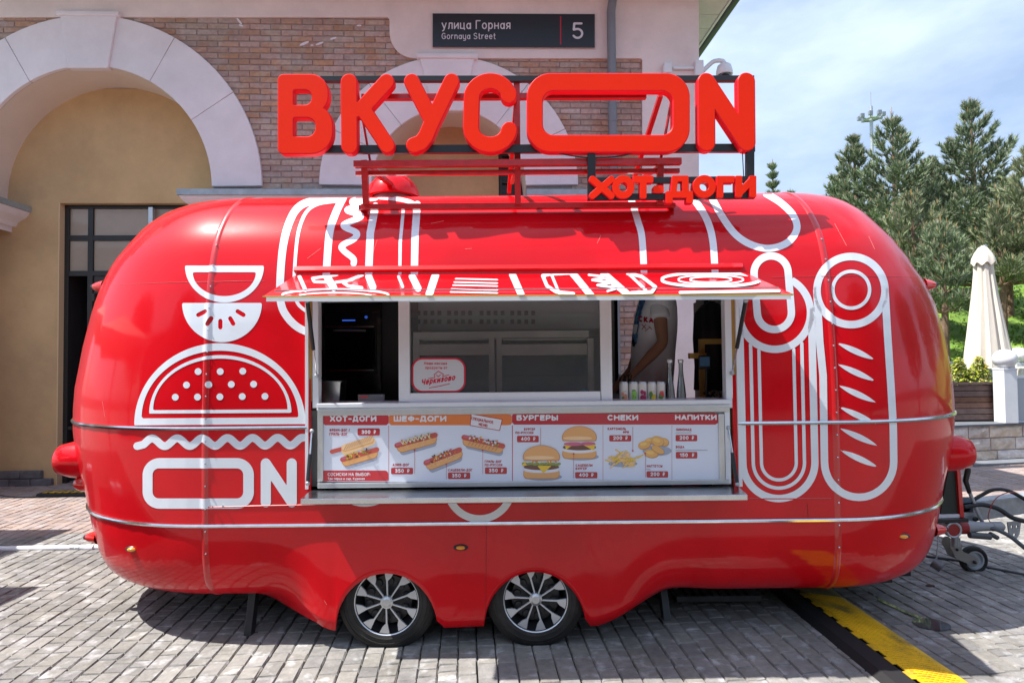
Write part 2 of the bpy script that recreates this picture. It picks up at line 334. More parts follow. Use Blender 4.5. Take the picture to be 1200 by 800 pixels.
# ------------------------------------------------------------------ stroke lettering
def _g():
    G = {}
    w = .62
    def O(w): return [arc(w/2, .5, w/2, .5, 0, 360, 20)]
    G['О'] = (w*1.15, O(w*1.15)); G['O'] = G['О']; G['0'] = (.56, O(.56))
    G['А'] = (w*1.1, [[(0,0),(w*.55,1),(w*1.1,0)],[(w*.2,.3),(w*.9,.3)]])
    G['Б'] = (w, [[(w*.9,1),(0,1),(0,0),(.6*w,0)]+arc(w*.62,.29,w*.38,.29,-90,90)+[(0,.58)]])
    G['В'] = (w, [[(0,0),(0,1),(.55*w,1)]+arc(w*.58,.77,w*.34,.23,90,-90)+[(0,.54),(.6*w,.54)]+arc(w*.62,.27,w*.38,.27,90,-90)+[(0,0)]])
    G['Г'] = (w*.8, [[(0,0),(0,1),(w*.8,1)]])
    G['Д'] = (w*1.2, [[(0,-.15),(0,.06),(w*1.2,.06),(w*1.2,-.15)],[(w*.15,.06),(w*.3,1),(w*1.0,1),(w*1.0,.06)]])
    G['Е'] = (w*.88, [[(w*.88,0),(0,0),(0,1),(w*.88,1)],[(0,.52),(w*.8,.52)]])
    G['И'] = (w*1.08, [[(0,1),(0,0)],[(0,0),(w*1.08,1)],[(w*1.08,1),(w*1.08,0)]])
    G['К'] = (w, [[(0,0),(0,1)],[(w*.95,1),(w*.2,.5),(w,0)]])
    G['Л'] = (w*1.05, [[(0,0),(w*.15,.1),(w*.28,1),(w*1.05,1),(w*1.05,0)]])
    G['М'] = (w*1.25, [[(0,0),(0,1),(w*.62,.3),(w*1.25,1),(w*1.25,0)]])
    G['Н'] = (w*1.05, [[(0,0),(0,1)],[(w*1.05,0),(w*1.05,1)],[(0,.52),(w*1.05,.52)]])
    G['П'] = (w*1.05, [[(0,0),(0,1),(w*1.05,1),(w*1.05,0)]])
    G['Р'] = (w*.95, [[(0,0),(0,1),(.55*w,1)]+arc(w*.56,.70,w*.39,.30,90,-90)+[(0,.40)]])
    G['С'] = (w*1.05, [arc(w*.55,.5,w*.55,.5,50,310,18)])
    G['Т'] = (w*.95, [[(0,1),(w*.95,1)],[(w*.475,1),(w*.475,0)]])
    G['У'] = (w, [[(0,1),(w*.5,.35)],[(w,1),(w*.42,.08),(w*.1,0)]])
    G['Ф'] = (w*1.2, [arc(w*.6,.52,w*.6,.34,0,360,16),[(w*.6,0),(w*.6,1)]])
    G['Х'] = (w*1.05, [[(0,0),(w*1.05,1)],[(0,1),(w*1.05,0)]])
    G['Ц'] = (w*1.15, [[(0,1),(0,.04),(w*1.0,.04),(w*1.0,1)],[(w*1.0,.04),(w*1.15,.04),(w*1.15,-.16)]])
    G['Ч'] = (w*.9, [[(0,1),(0,.6),(w*.2,.44),(w*.9,.44)],[(w*.9,1),(w*.9,0)]])
    G['Ш'] = (w*1.35, [[(0,1),(0,0),(w*1.35,0),(w*1.35,1)],[(w*.675,1),(w*.675,0)]])
    G['Ы'] = (w*1.3, [[(0,1),(0,0),(w*.5,0)]+arc(w*.5,.28,w*.3,.28,-90,90)+[(0,.56)],[(w*1.25,0),(w*1.25,1)]])
    G['Ь'] = (w*.85, [[(0,1),(0,0),(w*.5,0)]+arc(w*.5,.28,w*.35,.28,-90,90)+[(0,.56)]])
    G['Ю'] = (w*1.4, [[(0,0),(0,1)],[(0,.5),(w*.4,.5)],arc(w*.9,.5,w*.5,.5,0,360,18)])
    G['Я'] = (w*.95, [[(w*.95,0),(w*.95,1),(w*.4,1)]+arc(w*.4,.70,w*.38,.30,90,270)+[(w*.95,.40)],[(w*.45,.4),(0,0)]])
    G['З'] = (w*.85, [arc(w*.42,.76,w*.38,.24,160,-90,10)+arc(w*.42,.26,w*.42,.26,90,-160,10)])
    G['1'] = (.3, [[(0,.75),(.28,1),(.28,0)]])
    G['2'] = (.54, [arc(.27,.72,.27,.28,170,-30,10)+[(0,0),(.54,0)]])
    G['3'] = G['З']; G['4'] = (.58, [[(.42,0),(.42,1),(0,.27),(.58,.27)]])
    G['5'] = (.54, [[(.5,1),(.06,1),(.03,.57)]+arc(.26,.31,.28,.31,100,-150,12)])
    G['₽'] = (.6, [[(.12,0),(.12,1),(.35,1)]+arc(.36,.72,.24,.28,90,-90)+[(0,.44)],[(0,.22),(.42,.22)]])
    G['-'] = (.35, [[(0,.45),(.35,.45)]]); G['/'] = (.35, [[(0,-.05),(.35,1.05)]]); G[':'] = (.05, [[(0,.1),(.02,.1)],[(0,.6),(.02,.6)]])
    G[','] = (.06, [[(.05,.05),(0,-.15)]])
    x = .70  # x-height
    def low(ch, src): W_, st = G[src]; G[ch] = (W_*x*1.02, [[(a*x*1.02, b*x) for a, b in s] for s in st])
    for a, b in zip('вгдзиклмнопстфхцчшыьюя', 'ВГДЗИКЛМНОПСТФХЦЧШЫЬЮЯ'): low(a, b)
    G['о'] = (.5, [arc(.25,.35,.25,.35,0,360,16)]); G['o'] = G['о']; G['с'] = (.46, [arc(.25,.35,.25,.35,48,312,14)])
    G['а'] = (.46, [arc(.22,.33,.22,.33,0,360,16),[(.46,.68),(.46,0)]]); G['a'] = G['а']
    G['е'] = (.48, [[(.48,.36),(0,.36)]+arc(.24,.35,.24,.35,180,320,8),arc(.24,.35,.24,.35,0,180,10)]); G['e'] = G['е']
    G['р'] = (.46, [[(0,.7),(0,-.3)],arc(.23,.35,.23,.35,0,360,14)]); G['у'] = (.5, [[(0,.7),(.25,.05)],[(.5,.7),(.2,-.2),(.05,-.28)]])
    G['y'] = (.46, [[(0,.7),(0,.2),(.12,0),(.46,0)],[(.46,.7),(.46,-.15),(.36,-.28),(.05,-.28)]])
    G['r'] = (.3, [[(0,0),(0,.7)],[(0,.45),(.12,.66),(.3,.68)]]); G['n'] = (.45, [[(0,0),(0,.7)],[(0,.5),(.15,.69),(.32,.69),(.45,.5),(.45,0)]])
    G['t'] = (.28, [[(.1,.95),(.1,.12),(.18,0),(.28,0)],[(0,.68),(.26,.68)]])
    G['G'] = (.62, [arc(.32,.5,.32,.5,45,360,18)[:-2]+[(.62,.12),(.62,.48),(.36,.48)]])
    G['S'] = (.55, [arc(.27,.75,.26,.25,30,270,10)+arc(.27,.25,.28,.25,90,-150,10)])
    G['T'] = G['Т']; G['N'] = (w, [[(0,0),(0,1),(w,0),(w,1)]]); G['д'] = (.56, [[(0,-.12),(0,.05),(.56,.05),(.56,-.12)],[(.08,.05),(.16,.7),(.46,.7),(.46,.05)]])
    return G
GL = _g(); GC = {}
def text_width(s, h, t=.14, sx=1.0, sp=.16):
    w = 0
    for c in s: w += (.38 if c == ' ' else GL[c][0]*sx*(1-t)+t+sp)*h
    return w-sp*h
def text(mb, s, x, y, h, mp, t=.14, sx=1.0, sp=.16, shear=0.0, rise=0.0, res=None):
    """y is the baseline, pixel axis down; returns end x"""
    for c in s:
        if c == ' ': x += .38*h; continue
        W_, st = GL[c]; key = (c, t, sx, res)
        if key not in GC:
            fs = [d_path([(t/2+a*sx*(1-t), t/2+b*(1-t)) for a, b in p], t/2) for p in st]
            fn = U_(*fs); q = res or t/2.2
            GC[key] = sdfmesh(fn, -.1, -.42, W_*sx+t+.1, 1.15, q)
        v, f, b = GC[key]
        mb.add([mp(x+(a+shear*bb)*h, y-bb*h-rise*(x+a*h)) for a, bb in v], f)
        x += (W_*sx*(1-t)+t+sp)*h
    return x

# ================================================================== GROUND AND PAVERS
g = MB(); g.add([(-300, -60, 0), (300, -60, 0), (300, 600, 0), (-300, 600, 0)], [(0, 1, 2, 3)])
GROUND = g.build('ground', M_sand); tag(GROUND, kind='structure')
M_roseflat = mat('far_rose_paving', (0.40, 0.29, 0.26), 0.9, var=0.2, vscale=9)
DX, DY = Vector((1, .076, 0)).normalized(), Vector((-.076, 1, 0)).normalized()
RAMP_L = [ground(890, 682), ground(1022, 800)]; RAMP_R = [ground(962, 680), ground(1129, 800)]
def paver_mesh(cx, cy, w, l, rnd):
    hz = .018 + rnd.uniform(-.0018, .0018); c = .0065
    tilt = rnd.uniform(-.012, .012), rnd.uniform(-.012, .012)
    vs = []
    for ring, (ins, z) in enumerate(((0, .0), (0, hz*.45), (c, hz))):
        for (sx, sy) in ((-1, -1), (1, -1), (1, 1), (-1, 1)):
            jx, jy = (rnd.uniform(-.003, .003), rnd.uniform(-.003, .003))
            vs.append((cx+sx*(w/2-ins)+jx, cy+sy*(l/2-ins)+jy, z+.001+(sx*tilt[0]*w+sy*tilt[1]*l if ring == 2 else 0)))
    fs = [(8, 9, 10, 11)]
    for r in (0, 1):
        for k in range(4): k2 = (k+1) % 4; fs.append((r*4+k, r*4+k2, (r+1)*4+k2, (r+1)*4+k))
    return vs, fs
def proj(P):
    q = Vector(P)-EYE; k = F/q.dot(FW); return 600+k*q.dot(RT), 400-k*q.dot(UP)
rnd = random.Random(3)
near = []; stuffA = MB(); stuffB = MB()
for i in range(-95, 110):
    b = 2.2 + rnd.uniform(-.1, 0)
    wob = rnd.uniform(-.002, .002)
    while b < 11.0:
        l = rnd.choice((.075, .10, .125, .125, .15))
        c = DX*(i*.102+wob) + DY*(b+l/2); px, py = proj(c)
        if -60 < px < 1260 and py < 840 and (py > 536):
            vs, fs = paver_mesh(0, 0, .098, l-.0005, rnd)
            vs = [c+DX*v[0]+DY*v[1]+Vector((0, 0, v[2])) for v in vs]
            far = c.y > 5.7 + .12*math.sin(c.x*1.3) + (0.9 if c.x > 2 else 0)
            if not far and 5 < px < 1195 and 775 < py < 797 and len(near) < 4000: near.append((py, vs, fs, c))
            elif c.y < 11: (stuffB if far else stuffA).add(vs, fs)
        b += l
near.sort(key=lambda t: -t[0])
for k, (py, vs, fs, c) in enumerate(near):
    if k < 300:
        o = obj('paver', [v-c for v in vs], fs, M_paver, GROUND); o.matrix_parent_inverse = Matrix.Identity(4); o.location = c
    else: stuffA.add(vs, fs)
tag(stuffA.build('paver_field', M_paver, GROUND), kind='stuff')
tag(stuffB.build('rose_paver_field', M_pinkp, GROUND), kind='stuff')
pm = mat('worn_plaza_paving', (0.40, 0.37, 0.34), 0.9, var=0.2, vscale=5)
n = pm.node_tree.nodes; l = pm.node_tree.links
bt = n.new('ShaderNodeTexBrick'); bt.inputs['Scale'].default_value = 1.0; bt.inputs['Brick Width'].default_value = .125; bt.inputs['Row Height'].default_value = .102; bt.inputs['Mortar Size'].default_value = .005
bt.inputs['Color1'].default_value = (.30, .28, .26, 1); bt.inputs['Color2'].default_value = (.24, .23, .21, 1); bt.inputs['Mortar'].default_value = (.08, .07, .06, 1)
gg = n.new('ShaderNodeTexCoord'); rr = n.new('ShaderNodeMapping'); rr.inputs['Rotation'].default_value = (0, 0, PI/2-.076); l.new(gg.outputs['Object'], rr.inputs[0]); l.new(rr.outputs[0], bt.inputs[0]); l.new(bt.outputs[0], n['Principled BSDF'].inputs['Base Color'])
p = MB()
for (x0, x1, y0, y1) in ((-40, 40, -40, 2.05), (-40, -9.3, 2.05, 40), (9.8, 40, 2.05, 40), (-9.3, 9.8, 11.2, 40)):
    p.add([(x0, y0, .006), (x1, y0, .006), (x1, y1, .006), (x0, y1, .006)], [(0, 1, 2, 3)])
tag(p.build('plaza_paving', pm), kind='structure')

# ================================================================== STUCCO AND BRICK BUILDING
BA = math.radians(2.3); BP = Vector((0, 7.8, 0))
BLD = empty('arcade_building', BP, 'pink and brick arcade building with white stone arches and ochre recesses behind the red trailer', 'building', rz=BA)
Rz = Matrix.Rotation(BA, 3, 'Z'); Ri = Rz.inverted()
def bl(x, y, off=0.0):                    # photo direction -> building-local point, off metres proud of the brick plane
    nrm = Rz @ Vector((0, -1, 0)); p = plane(x, y, BP + nrm*off, nrm); return Ri @ (p-BP)
def bmap(base): return lambda x, y, o=0.0: (lambda q: Vector((q.x, -base+o, q.z)))(bl(x, y, 0))
A1 = (108, 221, 142, 200.5); A2 = (526, 219, 90, 151)
def opening(A): return U_(d_ell(A[0], A[1], A[2], A[2]), d_rr(A[0]-A[2], A[1], A[0]+A[2], 900, .1))
OPEN = U_(opening(A1), opening(A2))
# brick backing (mortar)
mb = MB(); solid_sdf(mb, D_(d_rr(-420, -330, 812, 640, 1), OPEN), (-424, -334, 816, 644), 6, bmap(0), .004); mb.build('wall_core', M_mortar, BLD)
STU = U_(d_rr(-440, -340, 817, 22, 1), d_rr(457, -340, 817, 70, 30), d_rr(752, -340, 818, 660, 1))
mb = MB(); solid_sdf(mb, STU, (-430, -340, 822, 640), 4, bmap(.035), .035, ); mb.build('stucco_panel', M_stucco, BLD)
mb = MB(); mb.box(bl(817, 300).x-.02, bl(817, 300).x+.005, -.034, 4.2, 0, 6.6); mb.build('side_wall', M_stucco, BLD)
mb = MB(); q = bl(-420, 0).x
mb.box(q, bl(817, 300).x-.03, .31, 4.2, 5.35, 6.3); mb.box(bl(680, 300).x+.05, bl(752, 300).x, .301, .9, 0, 4); mb.build('upper_block', M_stucco, BLD)
# individual bricks
STUp = D_(U_(d_rr(-420, 22, 760, 640, 1)), OPEN)
cand = []; rnd = random.Random(5)
def pxof(u, z, off=0):
    w = Rz @ Vector((u, -off, z)) + BP; return proj(w)
ringf = U_(d_ell(A1[0], A1[1], A1[3]-3, A1[3]-3), d_ell(A2[0], A2[1], A2[3]-3, A2[3]-3))
stu_in = lambda X, Y: STU(X, Y)+2.0
for row in range(0, 86):
    z0 = row*.0752+.02
    for cidx in range(-34, 12):
        u0 = cidx*.262 + (.131 if row % 2 else 0)
        c = [pxof(u0+a*.25, z0+b*.065) for a in (0, 1) for b in (0, 1)]
        X = np.array([q[0] for q in c]); Y = np.array([q[1] for q in c])
        if X.max() < -60 or X.min() > 760 or Y.max() < -30: continue
        if (stu_in(X, Y) < 0).all() or (ringf(X, Y) < 0).all() or (OPEN(X, Y) < 0).any(): continue
        if (Y > 232).all() and not (700 < X.mean() < 760): continue
        ins = (ringf(X, Y) < 0).sum()+(stu_in(X, Y) < 0).sum()
        inframe = (X.max() > 0 and X.min() < 1200 and Y.max() > 0)
        cand.append(((0 if inframe else 9)+ins, u0, z0))
cand.sort()
BM = []
for k in range(6):
    m_ = MB(); j = lambda: rnd.uniform(-.0035, .0035); h = .012; c_ = .004
    a = [(j(), 0, j()), (.252+j(), 0, j()), (.252+j(), 0, .066+j()), (j(), 0, .066+j())]
    b = [(a[i][0]+(c_ if i in (0, 3) else -c_), -h+j()*.6, a[i][2]+(c_ if i < 2 else -c_)) for i in range(4)]
    m_.add(a+b, [(4, 5, 6, 7), (0, 1, 5, 4), (1, 2, 6, 5), (2, 3, 7, 6), (3, 0, 4, 7)]); BM.append(m_)
bms = []
stb = MB()
for k, (_, u0, z0) in enumerate(cand):
    m_ = BM[rnd.randrange(6)]
    if k < 300:
        if len(bms) < 6: o = m_.build('brick', M_brick, BLD) if False else obj('brick', BM[len(bms)].v, BM[len(bms)].f, M_brick, BLD); bms.append(o.data)
        else: o = bpy.data.objects.new('brick', rnd.choice(bms)); COL.objects.link(o); o.parent = BLD
        o.location = (u0, 0, z0)
    else: stb.add([v+Vector((u0, 0, z0)) for v in m_.v], m_.f)
if stb.v: tag(stb.build('brick_field', M_brick, BLD), kind='stuff')
# paint splashes on the brick wall
mb = MB()
for (x, y, a, b_, r) in ((357, 52, 6, 1.6, .4), (375, 52, 5, 1.3, .35), (391, 46, 4, 1.2, .3), (366, 54, 2, .8, 0), (421, 31, 3, 1, 0), (281, 26, 5, 1.2, -.9), (283, 31, 3, 1, -.3)):
    flat_sdf(mb, d_ell(x, y, a, b_, -r), (x-8, y-8, x+8, y+8), .7, lambda X, Y: bmap(.0165)(X, Y))
mb.build('paint_splash', M_archst, BLD)
# voussoirs
def voussoirs(A, marks, key, proud):
    cx, cy, ri, ro = A
    def blk(a0, a1, ri_, ro_, pr):
        m_ = MB(); n_ = max(3, int((a1-a0)/3)); V = []
        for i in range(n_+1):
            a = math.radians(a0+(a1-a0)*i/n_)
            for r_ in (ri_, ro_): V.append((cx+r_*math.sin(a), cy-r_*math.cos(a)))
        for o_ in (pr, .0):
            for (x, y) in V: q = bl(x, y); m_.v.append(Vector((q.x, -o_, q.z)))
        N = len(V); fs = []
        for i in range(n_):
            a, b, c, d = 2*i, 2*i+1, 2*i+3, 2*i+2
            fs += [(a, d, c, b), (a, a+N, d+N, d), (b, c, c+N, b+N)]
        fs += [(0, 1, 1+N, N), (2*n_, 2*n_+N, 2*n_+1+N, 2*n_+1)]
        m_.f = fs; m_.mi = [0]*len(fs); m_.build('arch_stone', M_archst, BLD, bevel=.006)
    g_ = .10
    for a0, a1 in marks:
        for s in (1, -1):
            lo, hi = (a0+g_, a1-g_) if s > 0 else (-a1+g_, -a0-g_)
            blk(lo, hi, ri, ro, proud)
    # keystone: wedge
    m_ = MB(); (x0, x1, yt), (x2, x3, yb) = key
    P = [(x0-1, yt), (x1+1, yt), (x1-1, yt+6), (x3, yb), (x2, yb), (x0+1, yt+6)]
    P = [(x0, yt), (x1, yt), (x3, yb), (x2, yb)]
    for o_ in (proud+.035, 0):
        for (x, y) in P: q = bl(x, y); m_.v.append(Vector((q.x, -o_, q.z)))
    m_.f = [(0, 3, 2, 1), (0, 1, 5, 4), (1, 2, 6, 5), (2, 3, 7, 6), (3, 0, 4, 7)]; m_.mi = [0]*5
    m_.build('keystone', M_archst, BLD, bevel=.012)
    m_ = MB(); q0 = bl(x0-3, yt-1); q1 = bl(x1+3, yt+5); m_.box(q0.x, q1.x, -proud-.06, 0, q1.z, q0.z); m_.build('keystone_cap', M_archst, BLD, bevel=.012)
voussoirs(A1, ((8.2, 29.5), (29.5, 56.4), (56.4, 89.5)), ((75, 142, 19), (84, 131, 83.5)), .05)
voussoirs(A2, ((10.0, 38), (38, 64), (64, 89.5)), ((492, 557, 68), (508, 543, 133)), .05)
# barrels
DEP = .58
for A in (A1, A2):
    cx, cy, ri, ro = A; m_ = MB(); V = []
    for i in range(49):
        a = math.radians(-90+180*i/48); V.append((cx+ri*math.sin(a), cy-ri*math.cos(a)))
    V = ([(cx-ri-24, 585), (cx-ri-24, 236), (cx-ri, 236)] if A is A1 else [(cx-ri, 585)])+V+[(cx+ri, 585)]
    for (x, y) in V:
        q = bl(x, y); m_.v += [Vector((q.x, .005, q.z)), Vector((q.x, DEP, q.z))]
    m_.f = [(2*i, 2*i+2, 2*i+3, 2*i+1) for i in range(len(V)-1)]; m_.mi = [0]*len(m_.f); m_.build('arch_soffit', M_cream, BLD, smooth=True)
# recessed ochre wall with its window openings (local frame, at y = DEP)
def by(x, y, Y):                                           # local point at local depth Y
    return bl(x, y, -Y)
w0 = by(69, 238, DEP); w1 = by(330, 577, DEP); v0 = by(584, 178, DEP); v1 = by(640, 300, DEP)
q0 = bl(-420, 100).x; q1 = bl(752, 100).x
m_ = MB()
def wallrect(x0, x1, z0, z1): m_.box(x0, x1, DEP, DEP+.2, z0, z1)
wallrect(q0, w0.x, .0, 5.3); wallrect(w0.x, w1.x, w0.z, 5.3); wallrect(w1.x, v0.x, 0, 5.3); wallrect(v0.x, q1, v0.z, 5.3); wallrect(v0.x, q1, 0, v1.z)
m_.build('ochre_wall', M_yellow, BLD)
m_ = MB(); m_.box(w0.x-.0, w0.x+.012, DEP-.0, DEP+.19, 0, w0.z); m_.build('reveal_edge', mat('light_ochre', (0.66, 0.50, 0.30), 0.9), BLD)
# plinth stones
for row in range(2):
    for k in range(9):
        m_ = MB(); u = w0.x-.02-(k+1)*.27-(row*.13); m_.box(u, u+.262, DEP-.06, DEP+.02, .01+row*.105, .11+row*.105)
        m_.build('plinth_stone', M_plinth, BLD, bevel=.012)
# window grid: door leaf, bars, frosted panels, all children of one part
fr = MB(); zt = w0.z
def px_u(x): return by(x, 300, DEP).x
def px_z(y): return by(100, y, DEP).z
def bar(x0, x1, y0, y1, d0=.10, d1=.16): fr.box(px_u(x0), px_u(x1), DEP+d0, DEP+d1, px_z(y1), px_z(y0))
zb = 577
bar(69, 74.5, 238, zb); bar(97, 103, 242.2, zb, .10, .158); bar(74.7, 330, 238, 242, .10, .155); bar(74.7, 330, 274, 280, .102, .154); bar(74.7, 330, 316, 322, .101, .156); bar(150, 156, 322, zb, .10, .157)
bar(74.7, 96.8, 500, 504, .11, .15)
FR = fr.build('door_frame', mat('anthracite_frame', (0.022, 0.023, 0.025), 0.4), BLD)
pn = mat('beige_blind_panel', (0.33, 0.27, 0.21), 0.35, coat=0.5, var=0.05)
for (x0, x1, y0, y1) in ((74.5, 97, 242, 274), (103, 330, 242, 274), (74.5, 97, 280, 316), (103, 330, 280, 316)):
    m_ = MB(); m_.box(px_u(x0)+.003, px_u(x1)-.003, DEP+.125, DEP+.135, px_z(y1)+.003, px_z(y0)-.003); m_.build('blind_panel', pn, FR)
m_ = MB(); m_.box(px_u(103)+.003, px_u(150)-.003, DEP+.12, DEP+.145, px_z(zb), px_z(322)-.003); m_.box(px_u(109), px_u(145), DEP+.112, DEP+.119, px_z(440), px_z(328))
m_.box(px_u(104), px_u(107.5), DEP+.06, DEP+.118, px_z(352), px_z(343)); m_.build('door_leaf', mat('dark_door', (0.03, 0.031, 0.033), 0.45), FR)
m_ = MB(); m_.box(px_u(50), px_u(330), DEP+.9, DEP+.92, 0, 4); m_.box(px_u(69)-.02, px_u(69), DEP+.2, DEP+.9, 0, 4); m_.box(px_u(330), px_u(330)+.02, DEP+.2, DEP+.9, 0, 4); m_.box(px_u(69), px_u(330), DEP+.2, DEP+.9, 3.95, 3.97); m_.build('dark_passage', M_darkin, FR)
m_ = MB(); m_.box(px_u(80), px_u(86), DEP+.40, DEP+.46, 0, px_z(322)-.02); m_.build('inner_door_post', mat('brown_grey_post', (.09, .08, .075), .6), FR)
m_ = MB(); m_.box(px_u(172), px_u(177), DEP+.03, DEP+.09, px_z(300), px_z(242)-.002); m_.build('aluminium_bracket', M_alu, BLD)
# dark window in the second arch
m_ = MB(); m_.box(v0.x+.002, q1, DEP+.10, DEP+.12, v1.z, v0.z-.002); FR2 = m_.build('arch_window', M_black, BLD)
m_ = MB(); X0 = v0.x
for dx in (0, .16, .42): m_.box(X0+dx+.01, X0+dx+.05, DEP+.04, DEP+.099, v1.z, v0.z-.004)
for z in (v0.z-.04, v0.z-.22, v0.z-.42): m_.box(X0+.02, q1, DEP+.06, DEP+.095, z, z+.03)
m_.build('window_bar', mat('dark_green_frame', (.03, .035, .03), .5), FR2)
# imposts (moulded ledges with zinc flashing)
def impost(u0, u1, ylo, yhi, ztop):
    m_ = MB(); m_.box(u0, u1, ylo, yhi, ztop-.075, ztop); m_.build('ledge_flashing', M_flash, BLD, bevel=.004)
    prof = [(.02, -.076), (.035, -.11), (.07, -.15), (.13, -.19), (.17, -.22), (.20, -.27), (.25, -.275), (.25, -.34)]
    m_ = MB(); b = []
    for (i, z) in prof: b.append([Vector(p) for p in ((u0+i, ylo+i, ztop+z), (u1-i, ylo+i, ztop+z), (u1-i, yhi, ztop+z), (u0+i, yhi, ztop+z))])
    for k in range(len(b)-1):
        n0 = len(m_.v); m_.v += b[k]+b[k+1]
        for (i, j) in ((0, 1), (1, 2), (3, 0)): m_.f.append((n0+i, n0+j, n0+4+j, n0+4+i)); m_.mi.append(0)
    m_.add(b[0], [(0, 1, 2, 3)]); m_.build('ledge_moulding', M_archst, BLD)
zi = 3.70
impost(bl(250, 221).x-.30, bl(435, 221).x+.02, -.31, DEP, zi)
impost(bl(617, 221).x-.02, bl(680, 221).x+.12, -.31, DEP, zi-.0)
impost(-9.0, bl(-34, 221).x+.31, -.31, DEP, zi)
# downpipe
q = bl(716, 20, .14); m_ = MB(); pts = [(q.x+.02, -.06, 5.9), (q.x-.03, -.12, 5.86), (q.x, -.14, 5.74), (q.x+.0, -.14, .1)]
pts = [(bl(724, -40, .14).x, -.14, bl(724, -40, .14).z), (bl(719, -8, .14).x, -.14, bl(719, -8, .14).z), (bl(716, 14, .14).x, -.14, bl(716, 14, .14).z), (bl(716, 14, .14).x, -.14, .05)]
m_.tube(pts, .056, 14); 
for z in (5.2, 4.6, 3.2, 1.6): m_.lathe([(.062, 0), (.062, .03)], (pts[-1][0], -.14, z), 'z', 14)
m_.build('downpipe', mat('slate_blue_pipe', (0.19, 0.205, 0.23), 0.45, var=.08), BLD, smooth=True)
# eaves at the right end
ue = bl(817, 200).x; ge = (-Rz.col[0].to_3d())  # unused
m_ = MB(); Y0, Y1 = -1.2, 2.05; ze = 6.33
m_.box(ue+.006, ue+.50, Y0, Y1, ze, ze+.02); 
SO = m_.build('eaves_soffit', mat('soffit_board', (0.62, 0.60, 0.57), 0.8, var=.08, vscale=4), BLD)
for k in range(9):
    y_ = Y0+.18+k*.36; m_ = MB(); m_.box(ue+.02, ue+.48, y_, y_+.35, ze-.012, ze-.001); m_.build('soffit_panel', mat('soffit_board2', (0.66, 0.64, 0.61), 0.8, var=.1, vscale=5), SO)
m_ = MB(); m_.box(ue+.502, ue+.53, Y0, Y1, ze-.02, ze+.10); m_.build('fascia_board', M_white, BLD)
m_ = MB(); m_.tube([(ue+.60, Y0, ze+.04), (ue+.60, Y1, ze+.04)], .062, 14); m_.build('gutter', mat('dark_green_gutter', (0.035, 0.055, 0.055), 0.4), BLD, smooth=True)
m_ = MB(); m_.box(ue-9.5, ue+.60, Y0-.1, Y1+.3, ze+.13, ze+.21); m_.build('roof', mat('grey_roof', (0.16, 0.16, 0.17), 0.8), BLD)
m_ = MB(); m_.box(q0, ue, -.7, -.04, 6.30, 6.32); m_.build('front_soffit', MATS['soffit_board'], BLD)
# small white wall box, conduit and dome camera
C0 = bl(782, 80, .10); LOC = Rz @ C0 + BP
t = empty('wall_sensor', LOC, 'small white rounded sensor box on the pink wall left of the dome camera', 'sensor')
m_ = MB(); m_.box(LOC.x-.055, LOC.x+.055, LOC.y-.03, LOC.y+.05, LOC.z-.075, LOC.z+.075); m_.build('housing', M_white, t, bevel=.02)
m_ = MB(); m_.lathe([(.008, -.03), (.022, -.02), (.022, 0)], (LOC.x, LOC.y, LOC.z-.08), 'z', 12); m_.build('lens', M_black, t)
m_ = MB(); a = Rz @ bl(789, 80, .06)+BP; b = Rz @ bl(813, 80, .06)+BP; m_.bar(a, b, .03, .03); m_.build('conduit', M_white, t)
D0 = Rz @ bl(818, 80, .10)+BP
t = empty('dome_camera', D0, 'white dome security camera hanging from a curved arm at the building corner', 'security camera')
m_ = MB(); m_.box(D0.x-.04, D0.x+.07, D0.y-.02, D0.y+.10, D0.z-.10, D0.z+.10); m_.build('bracket', M_white, t, bevel=.01)
DM = D0+Vector((.33, -.02, -.06))
arcp = [D0+Vector((.07, .02, -.03)), D0+Vector((.13, .02, .03)), D0+Vector((.20, .01, .085)), D0+Vector((.27, 0, .095)), D0+Vector((.32, -.02, .07)), DM+Vector((0, 0, .08))]
m_ = MB(); m_.tube(catmull([tuple(p) for p in arcp], 4), .028, 10); m_.build('arm', M_white, t, smooth=True)
m_ = MB(); m_.lathe([(.001, .11), (.05, .105), (.085, .075), (.10, .02), (.105, -.035), (.10, -.045), (.001, -.045)], DM, 'z', 20); m_.build('shroud', M_white, t, smooth=True)
m_ = MB(); m_.lathe([(.085, -.046), (.08, -.09), (.055, -.125), (.001, -.145)], DM, 'z', 20); m_.build('dome_lens', mat('smoked_dome', (.03, .03, .035), .08, coat=1), t, smooth=True)
# address sign
a = Rz @ bl(507, 16, .06)+BP; b = Rz @ bl(697, 55.5, .06)+BP
A_S = empty('address_sign', Rz @ bl(602, 36, .06)+BP, 'long black street sign with white lettering and number five above the red letters', 'sign')
def bw(x, y, off): nrm = Rz @ Vector((0, -1, 0)); return plane(x, y, BP+nrm*off, nrm)
m_ = MB(); m_.hexa([bw(x, y, .06) for x, y in ((507, 55.5), (697, 56.2), (697, 16.8), (507, 16))], [bw(x, y, .03) for x, y in ((507, 55.5), (697, 56.2), (697, 16.8), (507, 16))])
m_.f = [tuple(reversed(f)) for f in m_.f]; m_.build('panel', mat('sign_black', (0.012, 0.014, 0.020), 0.35), A_S)
tx = mat('sign_white_text', (0.62, 0.60, 0.66), 0.6); m_ = MB(); sm = lambda x, y: bw(x, y, .0625)
text(m_, 'улица Горная', 517.5, 34.5, 10.6, sm, t=.125, sp=.13); m_.build('street_name', tx, A_S)
m_ = MB(); text(m_, 'Gornaya Street', 517.5, 46.2, 7.4, sm, t=.12, sp=.14); m_.build('street_name_latin', tx, A_S)
m_ = MB(); text(m_, '5', 670.5, 46, 19.5, sm, t=.13, sx=1.15); m_.build('house_number', tx, A_S)
